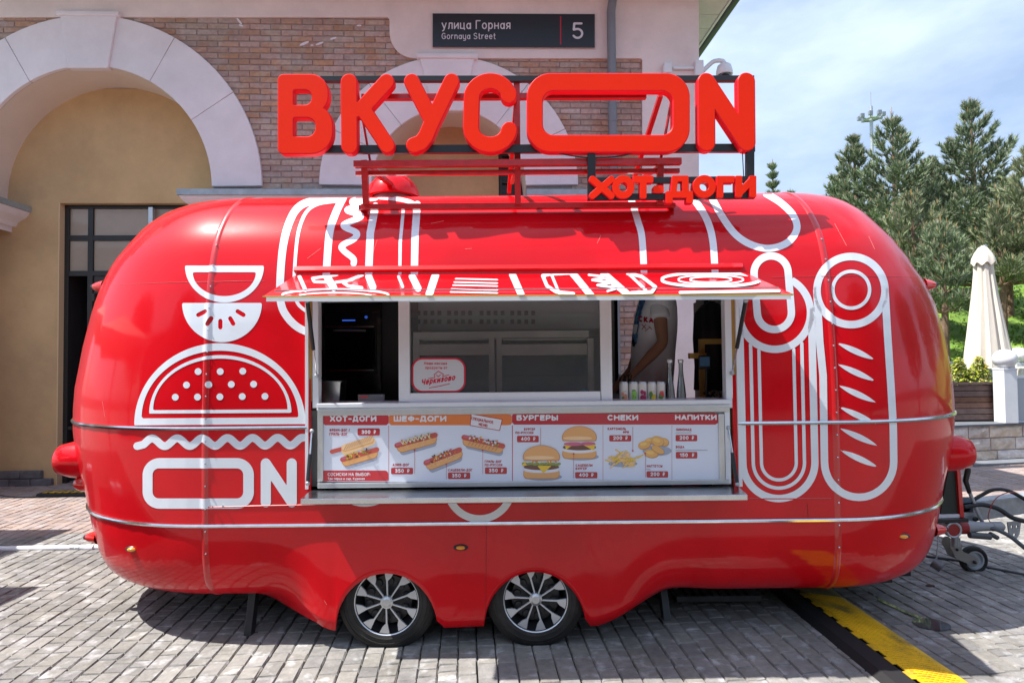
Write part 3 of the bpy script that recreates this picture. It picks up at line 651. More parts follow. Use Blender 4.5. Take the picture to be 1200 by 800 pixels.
m_ = MB(); flat_sdf(m_, d_seg((657, 20), (657, 52), .7), (654, 16, 660, 56), .6, sm); m_.build('divider_line', mat('sign_red_line', (.45, .01, .03), .5), A_S)
# ================================================================== FOOD TRAILER
TR = empty('food_trailer', (0.04, 4.55, 0), 'rounded glossy red food trailer with white food drawings and big red letters on its roof', 'food trailer')
YC = 4.55; B = 1.09; XL, XR = -1.725, 1.81
#        s      z      A_left A_right
PROF = [(0.0, 2.745, 0.0, 0.0), (.10, 2.744, .20, .17), (.2, 2.74, .36, .31), (.30, 2.73, .47, .40), (.4, 2.715, .56, .48), (.47, 2.698, .62, .54), (.54, 2.672, .68, .59), (.60, 2.64, .74, .63), (.645, 2.61, .79, .655), (.69, 2.575, .825, .69), (.73, 2.538, .865, .72),
        (.77, 2.495, .90, .75), (.805, 2.45, .93, .785), (.84, 2.40, .965, .825), (.868, 2.35, 1.0, .87), (.89, 2.30, 1.04, .90), (.91, 2.24, 1.075, .95), (.928, 2.17, 1.11, .99), (.945, 2.09, 1.145, 1.05), (.955, 2.02, 1.17, 1.085), (.964, 1.94, 1.195, 1.12), (.974, 1.84, 1.22, 1.15),
        (.983, 1.72, 1.25, 1.18), (.990, 1.60, 1.272, 1.20), (.996, 1.46, 1.30, 1.22), (1., 1.32, 1.31, 1.227), (1., 1.18, 1.31, 1.225), (1., 1.04, 1.29, 1.205), (1., .93, 1.26, 1.175), (1., .885, 1.245, 1.16), (1., .80, 1.215, 1.13), (1., .70, 1.19, 1.105)]
LOW = [(.997, .62, 1.17, 1.09), (.992, .55, 1.15, 1.07), (.985, .49, 1.13, 1.055), (.975, .43, 1.115, 1.035), (.96, .38, 1.095, 1.015), (.94, .34, 1.075, .99), (.91, .305, 1.04, .965), (.875, .278, 1.0, .93), (.83, .26, .94, .87), (.77, .25, .85, .78)]
NL = len(LOW); NR = len(PROF)+NL
WIN = (-1.135, 1.235, .885, 2.02)               # serving opening: x0 x1 z0 z1
DOOR = (.95, 1.70, .35, 2.17)                   # doorway in the back
def smooth(t): t = max(0, min(1, t)); return t*t*(3-2*t)
WH = [(-.712, .275), (.112, .285)]              # wheel arch centres
def pxX(x, Y=3.45): return (x-600)/720*Y
def skirt(X):
    """(weight, bottom z) of the wheel skirt at X"""
    wl = smooth((X-pxX(285))/(pxX(385)-pxX(285))); wr = smooth((pxX(880)-X)/(pxX(705)-pxX(880)) * -1) if False else smooth((pxX(850)-X)/(pxX(850)-pxX(715)))
    w = min(wl, wr)
    zl = np.interp(X, [pxX(283), pxX(378), pxX(392), pxX(397), pxX(513), pxX(516), pxX(567), pxX(570), pxX(683), pxX(687), pxX(700), pxX(785), pxX(900)],
                   [.33, .142, .122, .125, .128, .135, .142, .140, .145, .135, .14, .325, .36])
    for (cx, cz) in WH:
        a = (X-cx)/.283
        if abs(a) < 1: zl = max(zl, .125+.31*math.sqrt(1-a*a))
    return w, zl
cols = []          # (kind, value)
for k in range(0, 19): cols.append(('L', math.radians(90*(1-(k/18)**1.0))))
xs = list(np.arange(XL+.03, XR-.02, .045))+[XL+.012, XL+.028, XR-.012, XR-.028]+[WIN[0], WIN[1], DOOR[0], DOOR[1]]
for (cx, cz) in WH: xs += [cx+.283*math.sin(math.radians(a)) for a in (-90, -88, -85, -81, -76, -70, -62, -54, -45, -36, -27, -18, -9, 0, 9, 18, 27, 36, 45, 54, 62, 70, 76, 81, 85, 88, 90)]
xs = sorted(xs); xs = [x for i, x in enumerate(xs) if i == 0 or x-xs[i-1] > .0025 or x in (WIN[0], WIN[1], DOOR[0], DOOR[1])]
cols += [('S', x) for x in xs]
for k in range(0, 19): cols.append(('R', math.radians(90*k/18)))
def bodypt(kind, v, row, sgn, ridge=True):
    """sgn -1 = side towards the camera"""
    if row < len(PROF): s, z, al, ar = PROF[row]; bx = (s*B)
    else: s, z, al, ar = LOW[row-len(PROF)]; bx = s*B
    if kind == 'S':
        X = v
        if row >= len(PROF):
            w, zb = skirt(X); k = (row-len(PROF)+1)/NL; z1 = .70+(zb-.70)*k; fl = 1.0+.012*k
            bx = bx*(1-w)+B*fl*w; z = z*(1-w)+z1*w
            if row == NR-1 and (pxX(284) < X < pxX(385) or pxX(702) < X < pxX(784)):
                yy = np.interp(X, [pxX(283), pxX(385)], [689, 731]) if X < 0 else np.interp(X, [pxX(702), pxX(785)], [724, 688])
                z = min(z, EYE.z-(yy-422)*(YC-bx)/720)
        return Vector((X, YC+sgn*bx, z))
    if kind == 'L': return Vector((XL-al*math.sin(v), YC+sgn*bx*math.cos(v), z))
    return Vector((XR+ar*math.sin(v), YC+sgn*bx*math.cos(v), z))
NR = len(PROF)+NL
def body_grid(sgn):
    G = [[bodypt(k, v, r, sgn) for r in range(NR)] for (k, v) in cols]
    return G
def cell_hole(c, r, sgn):
    k0, v0 = cols[c]; k1, v1 = cols[c+1]
    if k0 != 'S' or k1 != 'S' or r+1 >= len(PROF): return False
    x = (v0+v1)/2; z = (PROF[r][1]+PROF[r+1][1])/2; w = WIN if sgn < 0 else DOOR
    return w[0] < x < w[1] and w[2] < z < w[3]
def body_faces(sgn, hole=True):
    G = body_grid(sgn); n = len(cols); vs = [p for c in G for p in c]; fs = []
    for c in range(n-1):
        for r in range(NR-1):
            if hole and cell_hole(c, r, sgn): continue
            q = (c*NR+r, c*NR+r+1, (c+1)*NR+r+1, (c+1)*NR+r)
            fs.append(q if sgn < 0 else q[::-1])
    return vs, fs
v1, f1 = body_faces(-1); v2, f2 = body_faces(1)
BODY = obj('body', v1+v2, f1+[tuple(i+len(v1) for i in f) for f in f2], M_red, TR, smooth=True)
import bmesh
bm = bmesh.new(); bm.from_mesh(BODY.data); bmesh.ops.remove_doubles(bm, verts=bm.verts, dist=.0006); bmesh.ops.dissolve_degenerate(bm, edges=bm.edges, dist=.0004); bm.to_mesh(BODY.data); bm.free()
for p_ in BODY.data.polygons: p_.use_smooth = True
md = BODY.modifiers.new('solid', 'SOLIDIFY'); md.thickness = .012; md.offset = -1
vb, fb = body_faces(-1, False); BVH = BVHTree.FromPolygons(vb, fb)
vb2, fb2 = body_faces(1, False); BVHB = BVHTree.FromPolygons(vb2, fb2)
def on_body(x, y, off=.003):
    d = ray(x, y).normalized(); h = BVH.ray_cast(EYE, d, 30)
    if h[0] is None: return None
    nn = h[1]
    if nn.dot(d) > 0: nn = -nn
    p = h[0]
    for X_ in (XL-.002, XR+.002):
        e = abs(p.x-X_)/.022
        if e < 1: off = off+.0075*(1-e*e)
    return p+nn*off
def surf(X, z, off=0.0):                     # point of the camera side at X, z
    h = BVH.ray_cast(Vector((X, 0, z)), Vector((0, 1, 0)), 30)
    return h[0]+Vector((0, -off, 0)) if h[0] is not None else Vector((X, 3.46, z))
# floor pan, wheel boxes, chassis
m_ = MB(); m_.box(-2.2, 2.3, 3.78, 5.32, .235, .262); m_.box(-1.7, 1.75, 3.50, 3.70, .56, .575)
m_.box(-1.25, .65, 3.72, 3.74, .20, .60); m_.bar((-2.2, 4.1, .22), (2.6, 4.1, .22), .06, .10); m_.bar((-2.2, 5.0, .22), (2.6, 5.0, .22), .06, .10)
m_.build('chassis', M_blackm, TR)
# ring seams with rivets
def seamring(kind, Xv, wd=.02, h=.006):
    m_ = MB(); rows = [r for r in range(NR)]
    vs = []
    for sgn in (-1, 1):
        base = len(m_.v)
        for r in rows:
            P = bodypt('S', Xv, r, sgn); A_ = bodypt('S', Xv, min(r+1, NR-1), sgn); C_ = bodypt('S', Xv, max(r-1, 0), sgn)
            tg = (A_-C_).normalized(); nn = Vector((0, tg.z, -tg.y)) if sgn < 0 else Vector((0, -tg.z, tg.y)); 
            if nn.dot(P-Vector((Xv, YC, 1.5))) < 0: nn = -nn
            for dx, hh in ((-wd, -.001), (-wd*.5, h*.8), (0, h), (wd*.5, h*.8), (wd, -.001)): m_.v.append(P+nn*hh+Vector((dx, 0, 0)))
        for i in range(len(rows)-1):
            for k in range(4):
                a = base+i*5+k; m_.f.append((a, a+1, a+6, a+5)); m_.mi.append(0)
    m_.build('seam_strip', M_redd, TR, smooth=True)
seamring('L', XL-.002); seamring('R', XR+.002)
# small horizontal seam and vertical panel joints
def body_line(pts, r, name, m, off=.001, n=6):
    P = []
    for i in range(len(pts)-1):
        (x0, y0), (x1, y1) = pts[i], pts[i+1]; k = max(1, int(math.hypot(x1-x0, y1-y0)/6))
        for j in range(k): q = on_body(x0+(x1-x0)*j/k, y0+(y1-y0)*j/k, off); P += [q] if q else []
    q = on_body(*pts[-1], off); P += [q] if q else []
    if len(P) < 2: return None
    m_ = MB(); m_.tube(P, r, n); return m_.build(name, m, TR, smooth=True)
body_line([(244, 594), (300, 592.5), (380, 591)], .004, 'panel_edge', M_redd, -.0005)
body_line([(600, 589), (880, 584), (974, 584)], .004, 'panel_edge', M_redd, -.0005)
for a, b in (((570, 614), (569, 724)), ((946, 590), (947, 606))): body_line([a, b], .0012, 'panel_joint', mat('joint_dark_red', (.15, .002, .004), .5), .0004)
body_line([(128, 334), (200, 331), (310, 329)], .0012, 'panel_joint', mat('joint_pale_red', (.65, .03, .04), .4), .0004)
body_line([(905, 325), (1000, 323), (1085, 324)], .0012, 'panel_joint', MATS['joint_pale_red'], .0004)
M_scr = mat('pale_scratch', (.78, .28, .26), .5)
for a, b in (((329, 262), (352, 258)), ((360, 303), (376, 291)), ((436, 300), (442, 281)), ((978, 262), (992, 288)), ((1018, 277), (1025, 292)), ((505, 262), (520, 259)), ((545, 292), (553, 291)), ((700, 285), (704, 276)), ((318, 273), (330, 271)), ((120, 470), (123, 488)), ((655, 695), (661, 701)), ((380, 703), (383, 708))): body_line([a, b], .0009, 'scratch', M_scr, .0004, 5)
# rivets (tiny, one part)
m_ = MB()
for X_ in (XL, XR):
    for k in range(15):
        z = .55+k*.125
        if X_ == XR or z < 2.4:
            p_ = surf(X_+.004, z, .008); m_.sphere(p_, .0055, 8)
for x, y in ((249, 592), (262, 592)):
    q = on_body(x, y, .008)
    if q: m_.sphere(q, .006, 8)
tag(m_.build('rivets', M_chrome, TR, smooth=True), kind='stuff')
# chrome rub rails all round
def rail(z, rr_, gap=None):
    P = []
    prof = PROF
    i = max(k for k in range(len(prof)) if prof[k][1] >= z); a, b = prof[i], prof[min(i+1, len(prof)-1)]
    t = (a[1]-z)/(a[1]-b[1]) if a is not b else 0
    s = a[0]+(b[0]-a[0])*t; al = a[2]+(b[2]-a[2])*t; ar = a[3]+(b[3]-a[3])*t
    path = []
    for k in range(0, 31): v = PI*k/30; path.append(Vector((XL-al*math.sin(v), YC+s*B*math.cos(v), z)))     # back -> left tip -> front
    pathR = []
    for k in range(0, 31): v = PI*k/30; pathR.append(Vector((XR+ar*math.sin(v), YC-s*B*math.cos(v), z)))
    if gap: segs = [path+[Vector((gap[0], YC-s*B, z))], [Vector((gap[1], YC-s*B, z))]+pathR]
    else: segs = [path+pathR]
    for sg in segs:
        m_ = MB(); n0 = 0
        m_.tube(sg, rr_, 8, sq=.9); m_.build('chrome_rail', M_chrome, TR, smooth=True)
rail(1.245, .0135, (pxX(359), pxX(863))); rail(.702, .0125)

# ---- white vinyl drawings, cut out flat and laid on the bodywork
WR = lambda X, Y: d_rr(364.5, 344, 862, 576, 1)(X, Y)
def decal(name, fn, bb, st=2.0, m=M_vinyl, off=.0016, clip=True):
    f = I_(fn, lambda X, Y: -WR(X, Y)) if clip else fn
    v, fs, b = sdfmesh(f, bb[0], bb[1], bb[2], bb[3], st)
    P = [on_body(x, y, off) for x, y in v]; ok = [q is not None for q in P]
    P = [q if q is not None else Vector((0, 0, 0)) for q in P]
    fs = [q for q in fs if all(ok[i] for i in q) and max((P[q[0]]-P[i]).length for i in q) < .09]
    used = sorted({i for q in fs for i in q}); ix = {k: i for i, k in enumerate(used)}
    if not fs: return
    return obj(name, [P[i] for i in used], [tuple(ix[i] for i in q) for q in fs], m, TR, smooth=True)
up = lambda y: d_half(0, 1, y)          # keep above
dn = lambda y: d_half(0, -1, -y)        # keep below
decal('melon_decal', D_(I_(d_ell(263.2, 311.4, 46.2, 43), dn(311.4)), I_(d_ell(263, 319, 37, 28), dn(319))), (212, 306, 314, 360))
seeds = U_(*[d_seg(a, b, 2.5) for a, b in (((232.5, 369), (241, 364.8)), ((243.7, 379.7), (248, 373)), ((258.4, 383.5), (258.4, 376)), ((273.5, 379.3), (270, 373)), ((285.6, 369), (278.6, 364.8)))])
decal('melon_slice_decal', D_(I_(d_ell(260.3, 355, 46.7, 45.8), dn(355)), seeds), (210, 350, 312, 406), 1.6)
decal('burger_decal', D_(I_(d_ell(258, 497.5, 100.4, 95.5), dn(-999), lambda X, Y: Y-(498-(X-157)*.0075)), I_(d_ell(258, 489.6, 91.8, 78.8), lambda X, Y: Y-(490-(X-166)*.007))), (154, 398, 362, 504))
decal('burger_line_decal', D_(I_(d_ell(258.4, 484, 83.3, 68), lambda X, Y: Y-(484.4-(X-175)*.006)), I_(d_ell(258.4, 480, 78.7, 60), lambda X, Y: Y-(480.4-(X-179)*.006))), (172, 412, 346, 488), 1.6)
dots = [(232.3, 435.2), (258.2, 435.2), (284.6, 434.8), (218.7, 451), (245, 450.5), (271.2, 450.2), (297.3, 450), (205.6, 465.2), (231.6, 465), (257.8, 464.8), (284, 464.4), (310.6, 464.2)]
for x, y in dots: decal('sesame_decal', d_ell(x, y, 4, 4), (x-6, y-6, x+6, y+6), 1.3)
wv = [(161, 522.4)]+[(165.5+k*1.5, 518-(k*1.5)*.0055-4.6*math.sin(2*PI*(k*1.5-1.5)/29.4-.9)) for k in range(2, 126)]+[(355.5, 512.4)]
decal('lettuce_decal', d_path(wv, 4.5), (152, 502, 364, 532), 1.6)
decal('roll_decal', D_(d_rr(167.4, 536.4, 297.6, 595.6, 20), d_rr(179, 548.4, 285.2, 583.6, 7.5)), (163, 532, 302, 600))
decal('letter_decal', d_path([(311.6, 588), (311.6, 542.6), (342, 588), (342, 542.6)], 5.9), (302, 532, 352, 598), 1.6)
S1 = catmull([(395, 233.8), (368, 235.5), (350, 243), (339, 261), (331.5, 291), (328.3, 334), (330, 358), (338, 373), (350, 384), (366, 391)], 8)
decal('hot_dog_outline_decal', d_path(S1, 4.5), (318, 226, 402, 400))
S2 = catmull([(395, 236), (374, 239), (361, 246.5), (353, 261), (348, 283), (345, 324), (346, 345), (350, 357), (361, 366)], 8)
decal('hot_dog_line_decal', d_path(S2, 2.0), (340, 230, 400, 372), 1.4)
decal('stripe_decal', d_path(catmull([(402.5, 231.4), (393, 251), (386, 275), (382.4, 322)], 8), 4.4), (374, 226, 410, 326))
WVY = catmull([(440, 232), (418, 234.5), (413, 237.5), (424, 241), (413, 244), (407.5, 247), (422, 252), (420, 256), (404, 263), (405, 267), (418, 273), (415, 280), (401, 288), (403, 294), (414, 303), (414.5, 309)], 6)
decal('mustard_decal', d_path(WVY, 3.6), (396, 226, 446, 315), 1.6)
decal('stripe_decal', d_path([(440, 242), (434, 273), (432, 322)], 4.4), (424, 236, 448, 326))
decal('stripe_decal', d_path([(473, 242), (469, 285), (468.6, 322)], 1.9), (464, 236, 478, 326), 1.4)
decal('stripe_decal', d_path([(489, 240), (486.4, 275), (485.6, 322)], 4.3), (480, 234, 496, 326))
decal('top_arc_decal', d_path(catmull([(489, 241), (478, 236), (462, 233), (445, 231.5)], 6), 2.6), (440, 226, 494, 246), 1.4)
decal('stripe_decal', d_path(catmull([(739, 232), (747.7, 260), (752.3, 279), (754.8, 322)], 6), 3.9), (732, 227, 762, 326))
decal('stripe_decal', d_path(catmull([(812, 232), (827, 255), (835, 281), (838, 322)], 6), 4.1), (804, 227, 845, 326))
decal('sausage_decal', d_path(catmull([(833, 230), (846.8, 255), (862, 275), (880.6, 287), (901.7, 291.2), (922.6, 284.5), (933.6, 269), (929.6, 253), (915, 238), (898, 227.5)], 8), 4.1), (825, 222, 942, 298))
stad = lambda cx, y0, y1, r, w: (lambda X, Y: np.abs(d_seg((cx if not isinstance(cx, tuple) else cx[0], y0), (cx if not isinstance(cx, tuple) else cx[1], y1), r)(X, Y))-w)
cap_in = d_seg((903.5, 320), (907.3, 366), 24.2)
ring_in = d_ell(908, 366.5, 37.5, 38.5)
decal('pretzel_decal', stad((903.5, 907.3), 320, 366, 20, 4.3), (874, 290, 935, 394))
decal('ring_decal', D_(lambda X, Y: np.abs(d_ell(908, 366.5, 41.7, 42.7)(X, Y))-4.3, cap_in), (860, 318, 958, 416))
big = lambda r, w: (lambda X, Y: np.abs(d_seg((908.6, 366), (912.6, 541.5), r)(X, Y))-w)
ring_out = d_ell(908, 366.5, 46, 47)
decal('sausage_outline_decal', D_(I_(big(42.2, 4.3), dn(360)), d_ell(908, 366.5, 41, 42)), (856, 356, 962, 592))
decal('sausage_line_decal', D_(I_(big(30, 2.0), dn(395)), ring_out), (876, 392, 948, 576), 1.6)
decal('sausage_inner_decal', D_(I_(big(20.4, 1.9), dn(395)), ring_out), (886, 392, 938, 566), 1.6)
decal('round_end_decal', lambda X, Y: np.abs(d_ell(997, 340.5, 39.8, 39.8)(X, Y))-4.4, (950, 292, 1045, 388))
decal('round_line_decal', lambda X, Y: np.abs(d_ell(997.3, 339.5, 21.5, 21.5)(X, Y))-2.0, (972, 314, 1022, 365), 1.6)
lo = d_path([(957, 340), (960.4, 400), (964.4, 440), (966, 541)]+arc(1006.5, 541, 40.5, 41.3, 180, 0, 20)+[(1046.5, 500), (1043.7, 450), (1040, 395), (1036.8, 340)], 4.4)
decal('long_roll_decal', D_(lo, d_ell(997, 340.5, 40.5, 40.5)), (950, 336, 1054, 592))
for (a, b) in (((981.4, 402), (1024, 421)), ((982.4, 427), (1024.5, 446)), ((983.6, 452), (1025.4, 471)), ((984.4, 477), (1026, 496)), ((985, 502), (1027, 521.4)), ((985.6, 527.6), (1027.6, 546.6))):
    cx, cy = (a[0]+b[0])/2, (a[1]+b[1])/2; an = math.atan2(b[1]-a[1], b[0]-a[0])
    nx_, ny_ = -math.sin(an), math.cos(an); R_ = 86; hh = 3.5
    c1 = (cx+nx_*(R_-hh), cy+ny_*(R_-hh)); c2 = (cx-nx_*(R_-hh), cy-ny_*(R_-hh))
    decal('grill_mark_decal', I_(lambda X, Y, c=c1: np.hypot(X-c[0], Y-c[1])-R_, lambda X, Y, c=c2: np.hypot(X-c[0], Y-c[1])-R_), (978, cy-14, 1031, cy+14), 1.4)
decal('lower_disc_decal', I_(d_ell(427.5, 548.7, 44.6, 44.6), dn(582)), (398, 578, 458, 598), 1.6, clip=False)
decal('lower_ring_decal', I_(lambda X, Y: np.abs(d_ell(562, 569.5, 38, 38)(X, Y))-4.3, dn(580)), (516, 576, 608, 616), 1.6, clip=False)

# ---- serving window
YW = 3.462
def wp(x, y, Y=YW): return at(x, y, Y)
def wbox(m_, x0, x1, y0, y1, Y0, Y1):        # photo rectangle -> upright box between depths (sizes at Y0)
    a = at(x0, (y0+y1)/2, Y0); b = at(x1, (y0+y1)/2, Y0); c = at((x0+x1)/2, y0, Y0); d = at((x0+x1)/2, y1, Y0)
    m_.box(a.x, b.x, Y0, Y1, d.z, c.z)
m_ = MB()
wbox(m_, 366, 373, 343, 478, YW, YW+.06); wbox(m_, 850, 858, 343, 478, YW, YW+.06)
wbox(m_, 373.2, 849.8, 336, 351, YW+.002, YW+.058)
WF = m_.build('window_frame', M_pvc, TR, bevel=.003)
m_ = MB(); wbox(m_, 371, 857, 470.5, 475.5, YW-.022, YW+.20); wbox(m_, 371, 857, 475.7, 478.5, YW-.012, YW+.02); m_.build('sill', M_pvc, WF, bevel=.003)
m_ = MB(); wbox(m_, 467, 480, 345, 471, YW+.010, YW+.050); wbox(m_, 704, 717, 345, 471, YW+.010, YW+.050); wbox(m_, 480.2, 703.8, 343, 352.5, YW+.012, YW+.048); wbox(m_, 480.2, 703.8, 459.5, 470.8, YW+.012, YW+.048)
wbox(m_, 703.5, 704.0, 352, 460, YW+.009, YW+.011)
SASH = m_.build('sliding_sash', M_pvc, WF, bevel=.003)
m_ = MB(); wbox(m_, 479.5, 704.5, 352, 460, YW+.030, YW+.036); m_.build('glass_pane', M_glass, WF)
# sticker on the glass
m_ = MB(); sm = lambda x, y: at(x, y, YW+.0285); sm2 = lambda x, y: at(x, y, YW+.0275); sm3 = lambda x, y: at(x, y, YW+.0265)
flat_sdf(m_, d_rr(482.3, 419, 545.7, 459.6, 13), (480, 416, 548, 462), 1.0, sm); ST = m_.build('window_sticker', mat('crimson_print', (.62, .006, .045), .4), WF)
m_ = MB(); m_.cur = 0; flat_sdf(m_, d_rr(484.4, 421, 543.6, 457.6, 11), (480, 416, 548, 462), 1.0, sm2); m_.cur = 1
text(m_, 'Наши мясные', 497, 427.2, 3.3, sm3, t=.18, sx=1.08); text(m_, 'продукты от', 498.3, 432.3, 3.3, sm3, t=.18, sx=1.08)
text(m_, 'Черкизово', 493.5, 451.5, 7.2, lambda x, y: at(x, y-(x-493)*.155, YW+.0265), t=.19, sx=.92, sp=.08, shear=.18)
for pth in ([(502, 443.5), (509.5, 442), (509.5, 439.5)], [(508.5, 439), (513.8, 434.8), (519.8, 438.4)], [(519, 439), (519, 441), (526, 439)], [(503, 454.4), (515, 452.3), (527, 449.4)], [(511.5, 439.5), (513.8, 441.3), (516.3, 438.8)]):
    flat_sdf(m_, d_path(pth, .45), (500, 430, 530, 456), .45, sm3)
o = m_.build('window_sticker', [mat('sticker_white', (.62, .64, .68), .4), MATS['crimson_print']], WF)
# ---- menu board
YM = 3.450
m_ = MB(); wbox(m_, 372, 855, 477.0, 484.8, YM-.006, YM+.02); wbox(m_, 372, 855, 563.6, 569.5, YM-.006, YM+.02); wbox(m_, 372, 378.6, 484.9, 563.5, YM-.005, YM+.02); wbox(m_, 842.6, 849.5, 484.9, 563.5, YM-.005, YM+.02)
MENU = m_.build('menu_board', M_alu, TR, bevel=.003)
m_ = MB(); wbox(m_, 372, 856, 477.5, 569.3, YM+.021, YM+.035); m_.build('backing_board', M_steelm, MENU)
PR = {}
def prn(name, col): 
    if name not in PR: PR[name] = mat('print_'+name, col, .32, coat=.6, coatr=.08)
    return PR[name]
LAY = [0]
def mp_menu(k): return lambda x, y: at(x, y, YM+.004-k*.0006)
def skw(y0): return 0
def pr(name, mname, col, items, k):
    """items: list of (fn, bbox, step)"""
    m_ = MB()
    for fn, bb, st in items: flat_sdf(m_, fn, bb, st, mp_menu(k))
    return m_.build(name, prn(mname, col), MENU)
RO = .0095
def rect(x0, y0, x1, y1):      # rectangle that is level in the world (image roll compensated)
    return (d_poly([(x0, y0-(x0-600)*RO*0), (x1, y0), (x1, y1), (x0, y1)]), (x0-2, y0-2, x1+2, y1+2), 3)
def rc(x0, y0, x1, y1, r=.3, st=1.2): return (d_rr(x0, y0, x1, y1, r), (x0-1.5, y0-1.5, x1+1.5, y1+1.5), st)
pr('menu_sheet', 'sheet', (.72, .77, .88), [rc(378, 484, 843, 564.2, .1, 8)], 0)
pr('menu_heading', 'red', (.55, .016, .030), [rc(378.4, 485, 455.6, 498, .1, 4)], 1); pr('menu_heading', 'crimson', (.50, .012, .030), [rc(600, 484, 842.4, 497.3, .1, 4)], 1)
pr('menu_heading', 'orange', (.78, .20, .045), [rc(455.8, 485, 599.8, 498, .1, 4)], 1)
pr('divider_line', 'red', None, [rc(455.2, 498, 456, 563.4, .1, .8), rc(600, 498, 600.9, 563.4, .1, .8), rc(706.4, 498, 707.1, 563.4, .1, .8), rc(787.2, 498, 787.9, 563.2, .1, .8)], 1)
pr('menu_footer', 'red', None, [(I_(d_rr(374, 551, 455, 572, 4), d_rr(378.4, 551, 455.2, 563.4, .2)), (377, 549, 457, 565), 1.5)], 1)
tags = [(419, 501.7, 445, 510), (458.3, 547.8, 484, 555.4), (525, 553.2, 551, 561), (568.3, 547.3, 594, 555), (605.9, 510.3, 631.3, 518), (674, 552.8, 700, 560.2), (714, 509.7, 739.7, 517), (757.7, 551.8, 783, 559.3), (791.8, 509.3, 817, 516.8), (792, 529.2, 817.2, 537)]
for t in tags: pr('price_tag', 'red2', (.46, .012, .026), [rc(*t, 1.2, .9)], 2)
m_ = MB(); T3 = mp_menu(3)
for (s, x, y, h) in (('ХОТ-ДОГИ', 386.5, 493.8, 6.9), ('ШЕФ-ДОГИ', 461.3, 493.8, 6.9), ('БУРГЕРЫ', 605.3, 492.6, 6.7), ('СНЕКИ', 711.8, 492.4, 6.7), ('НАПИТКИ', 791, 492.0, 6.4)):
    target = {'ХОТ-ДОГИ': 55.5, 'ШЕФ-ДОГИ': 63.5, 'БУРГЕРЫ': 50, 'СНЕКИ': 37, 'НАПИТКИ': 50}[s]
    m_ = MB(); w_ = text_width(s, h, .26, 1.2, .1); sxx = 1.2*target/w_; w_ = text_width(s, h, .26, sxx, .1); text(m_, s, x, y, h, T3, t=.26, sx=sxx*target/w_ if abs(w_-target) > 1 else sxx, sp=.1); m_.build('heading_word', prn('white', (.78, .78, .82)), MENU)
m_ = MB()
for t, s in zip(tags, ('300', '350', '350', '350', '400', '400', '200', '200', '200', '150')):
    h = 4.4; text(m_, s, t[0]+4.6, t[3]-1.9, h, T3, t=.22, sx=1.15, sp=.12); text(m_, '₽', t[0]+18.8, t[3]-1.9, h, T3, t=.18, sx=.9)
text(m_, 'СОСИСКИ НА ВЫБОР:', 384, 557.4, 3.9, T3, t=.17, sx=1.05, sp=.1); text(m_, 'Три перца и сыр, Куриная, Говяжья', 384, 561.8, 2.9, T3, t=.17, sx=.78, sp=.1) if False else text(m_, 'Три перца и сыр, Куриная', 384, 561.9, 2.9, T3, t=.17, sx=1.0, sp=.12)
tag(m_.build('menu_lettering', prn('white', (.78, .78, .82)), MENU), kind='stuff')
m_ = MB()
for s, x, y, h, sxx in (('ФРЕНЧ-ДОГ /', 386, 505.4, 3.3, .85), ('ГРИЛЬ-ДОГ', 386, 510, 3.3, .9), ('АЗИЯ-ДОГ', 460, 546, 3.2, 1.0), ('САЦЕБЕЛИ-ДОГ', 525.2, 552, 3.0, 1.0), ('ГРИЛЬ-ДОГ', 568, 542, 3.0, .95), ('ПО-РУССКИ', 568, 546, 3.0, .95), ('БУРГЕР', 614, 504.2, 3.0, .95), ('ПО-РУССКИ', 604, 508.3, 3.0, .98),
                     ('САЦЕБЕЛИ', 674.5, 546.5, 3.0, 1.05), ('БУРГЕР', 674.5, 550.3, 3.0, .95), ('КАРТОФЕЛЬ', 712, 503.8, 3.1, .95), ('ФРИ', 730, 507.6, 3.0, .95), ('НАГГЕТСЫ', 758, 547.3, 3.0, .95), ('ЛИМОНАД', 792, 504.7, 3.0, 1.05), ('ВОДА', 792, 525, 3.0, 1.0)):
    text(m_, s, x, y, h, mp_menu(2), t=.22, sx=sxx, sp=.1)
for (x, y0, y1) in ((485.8, 527, 555), (523, 543, 561), (565.6, 527, 555), (633.4, 501, 529), (672.2, 532, 560), (741.5, 500, 528), (756.4, 531, 559)): flat_sdf(m_, d_seg((x, y0), (x, y1), .3), (x-1, y0-1, x+1, y1+1), .6, mp_menu(7))
for (x, y) in ((485.8, 527), (523, 543.5), (565.6, 527), (633.4, 528.8), (672.2, 531.5), (741.5, 528), (756, 531)): flat_sdf(m_, d_ell(x, y, 1, 1), (x-2, y-2, x+2, y+2), .5, mp_menu(8))
tag(m_.build('menu_small_print', MATS['print_red2'], MENU), kind='stuff')
m_ = MB(); flat_sdf(m_, d_path([(552.3, 484.8), (588.6, 491.3), (585.4, 504.2), (551, 498.2)], .4, True), (548, 482, 592, 507), .6, mp_menu(3)); m_.cur = 1
flat_sdf(m_, d_poly([(552.3, 484.8), (588.6, 491.3), (585.4, 504.2), (551, 498.2)]), (549, 483, 591, 506), 1.4, mp_menu(2)); m_.cur = 0
text(m_, 'СПЕЦИАЛЬНОЕ', 552.2, 491.6, 3.6, lambda x, y: at(x, y+(x-552)*.19, YM+.0015), t=.17, sx=.78, sp=.08); text(m_, 'МЕНЮ', 561, 497.6, 3.6, lambda x, y: at(x, y+(x-552)*.19-.8, YM+.0015), t=.17, sx=.8, sp=.1)
m_.build('stamp', [MATS['print_red2'], MATS['print_white']], MENU)
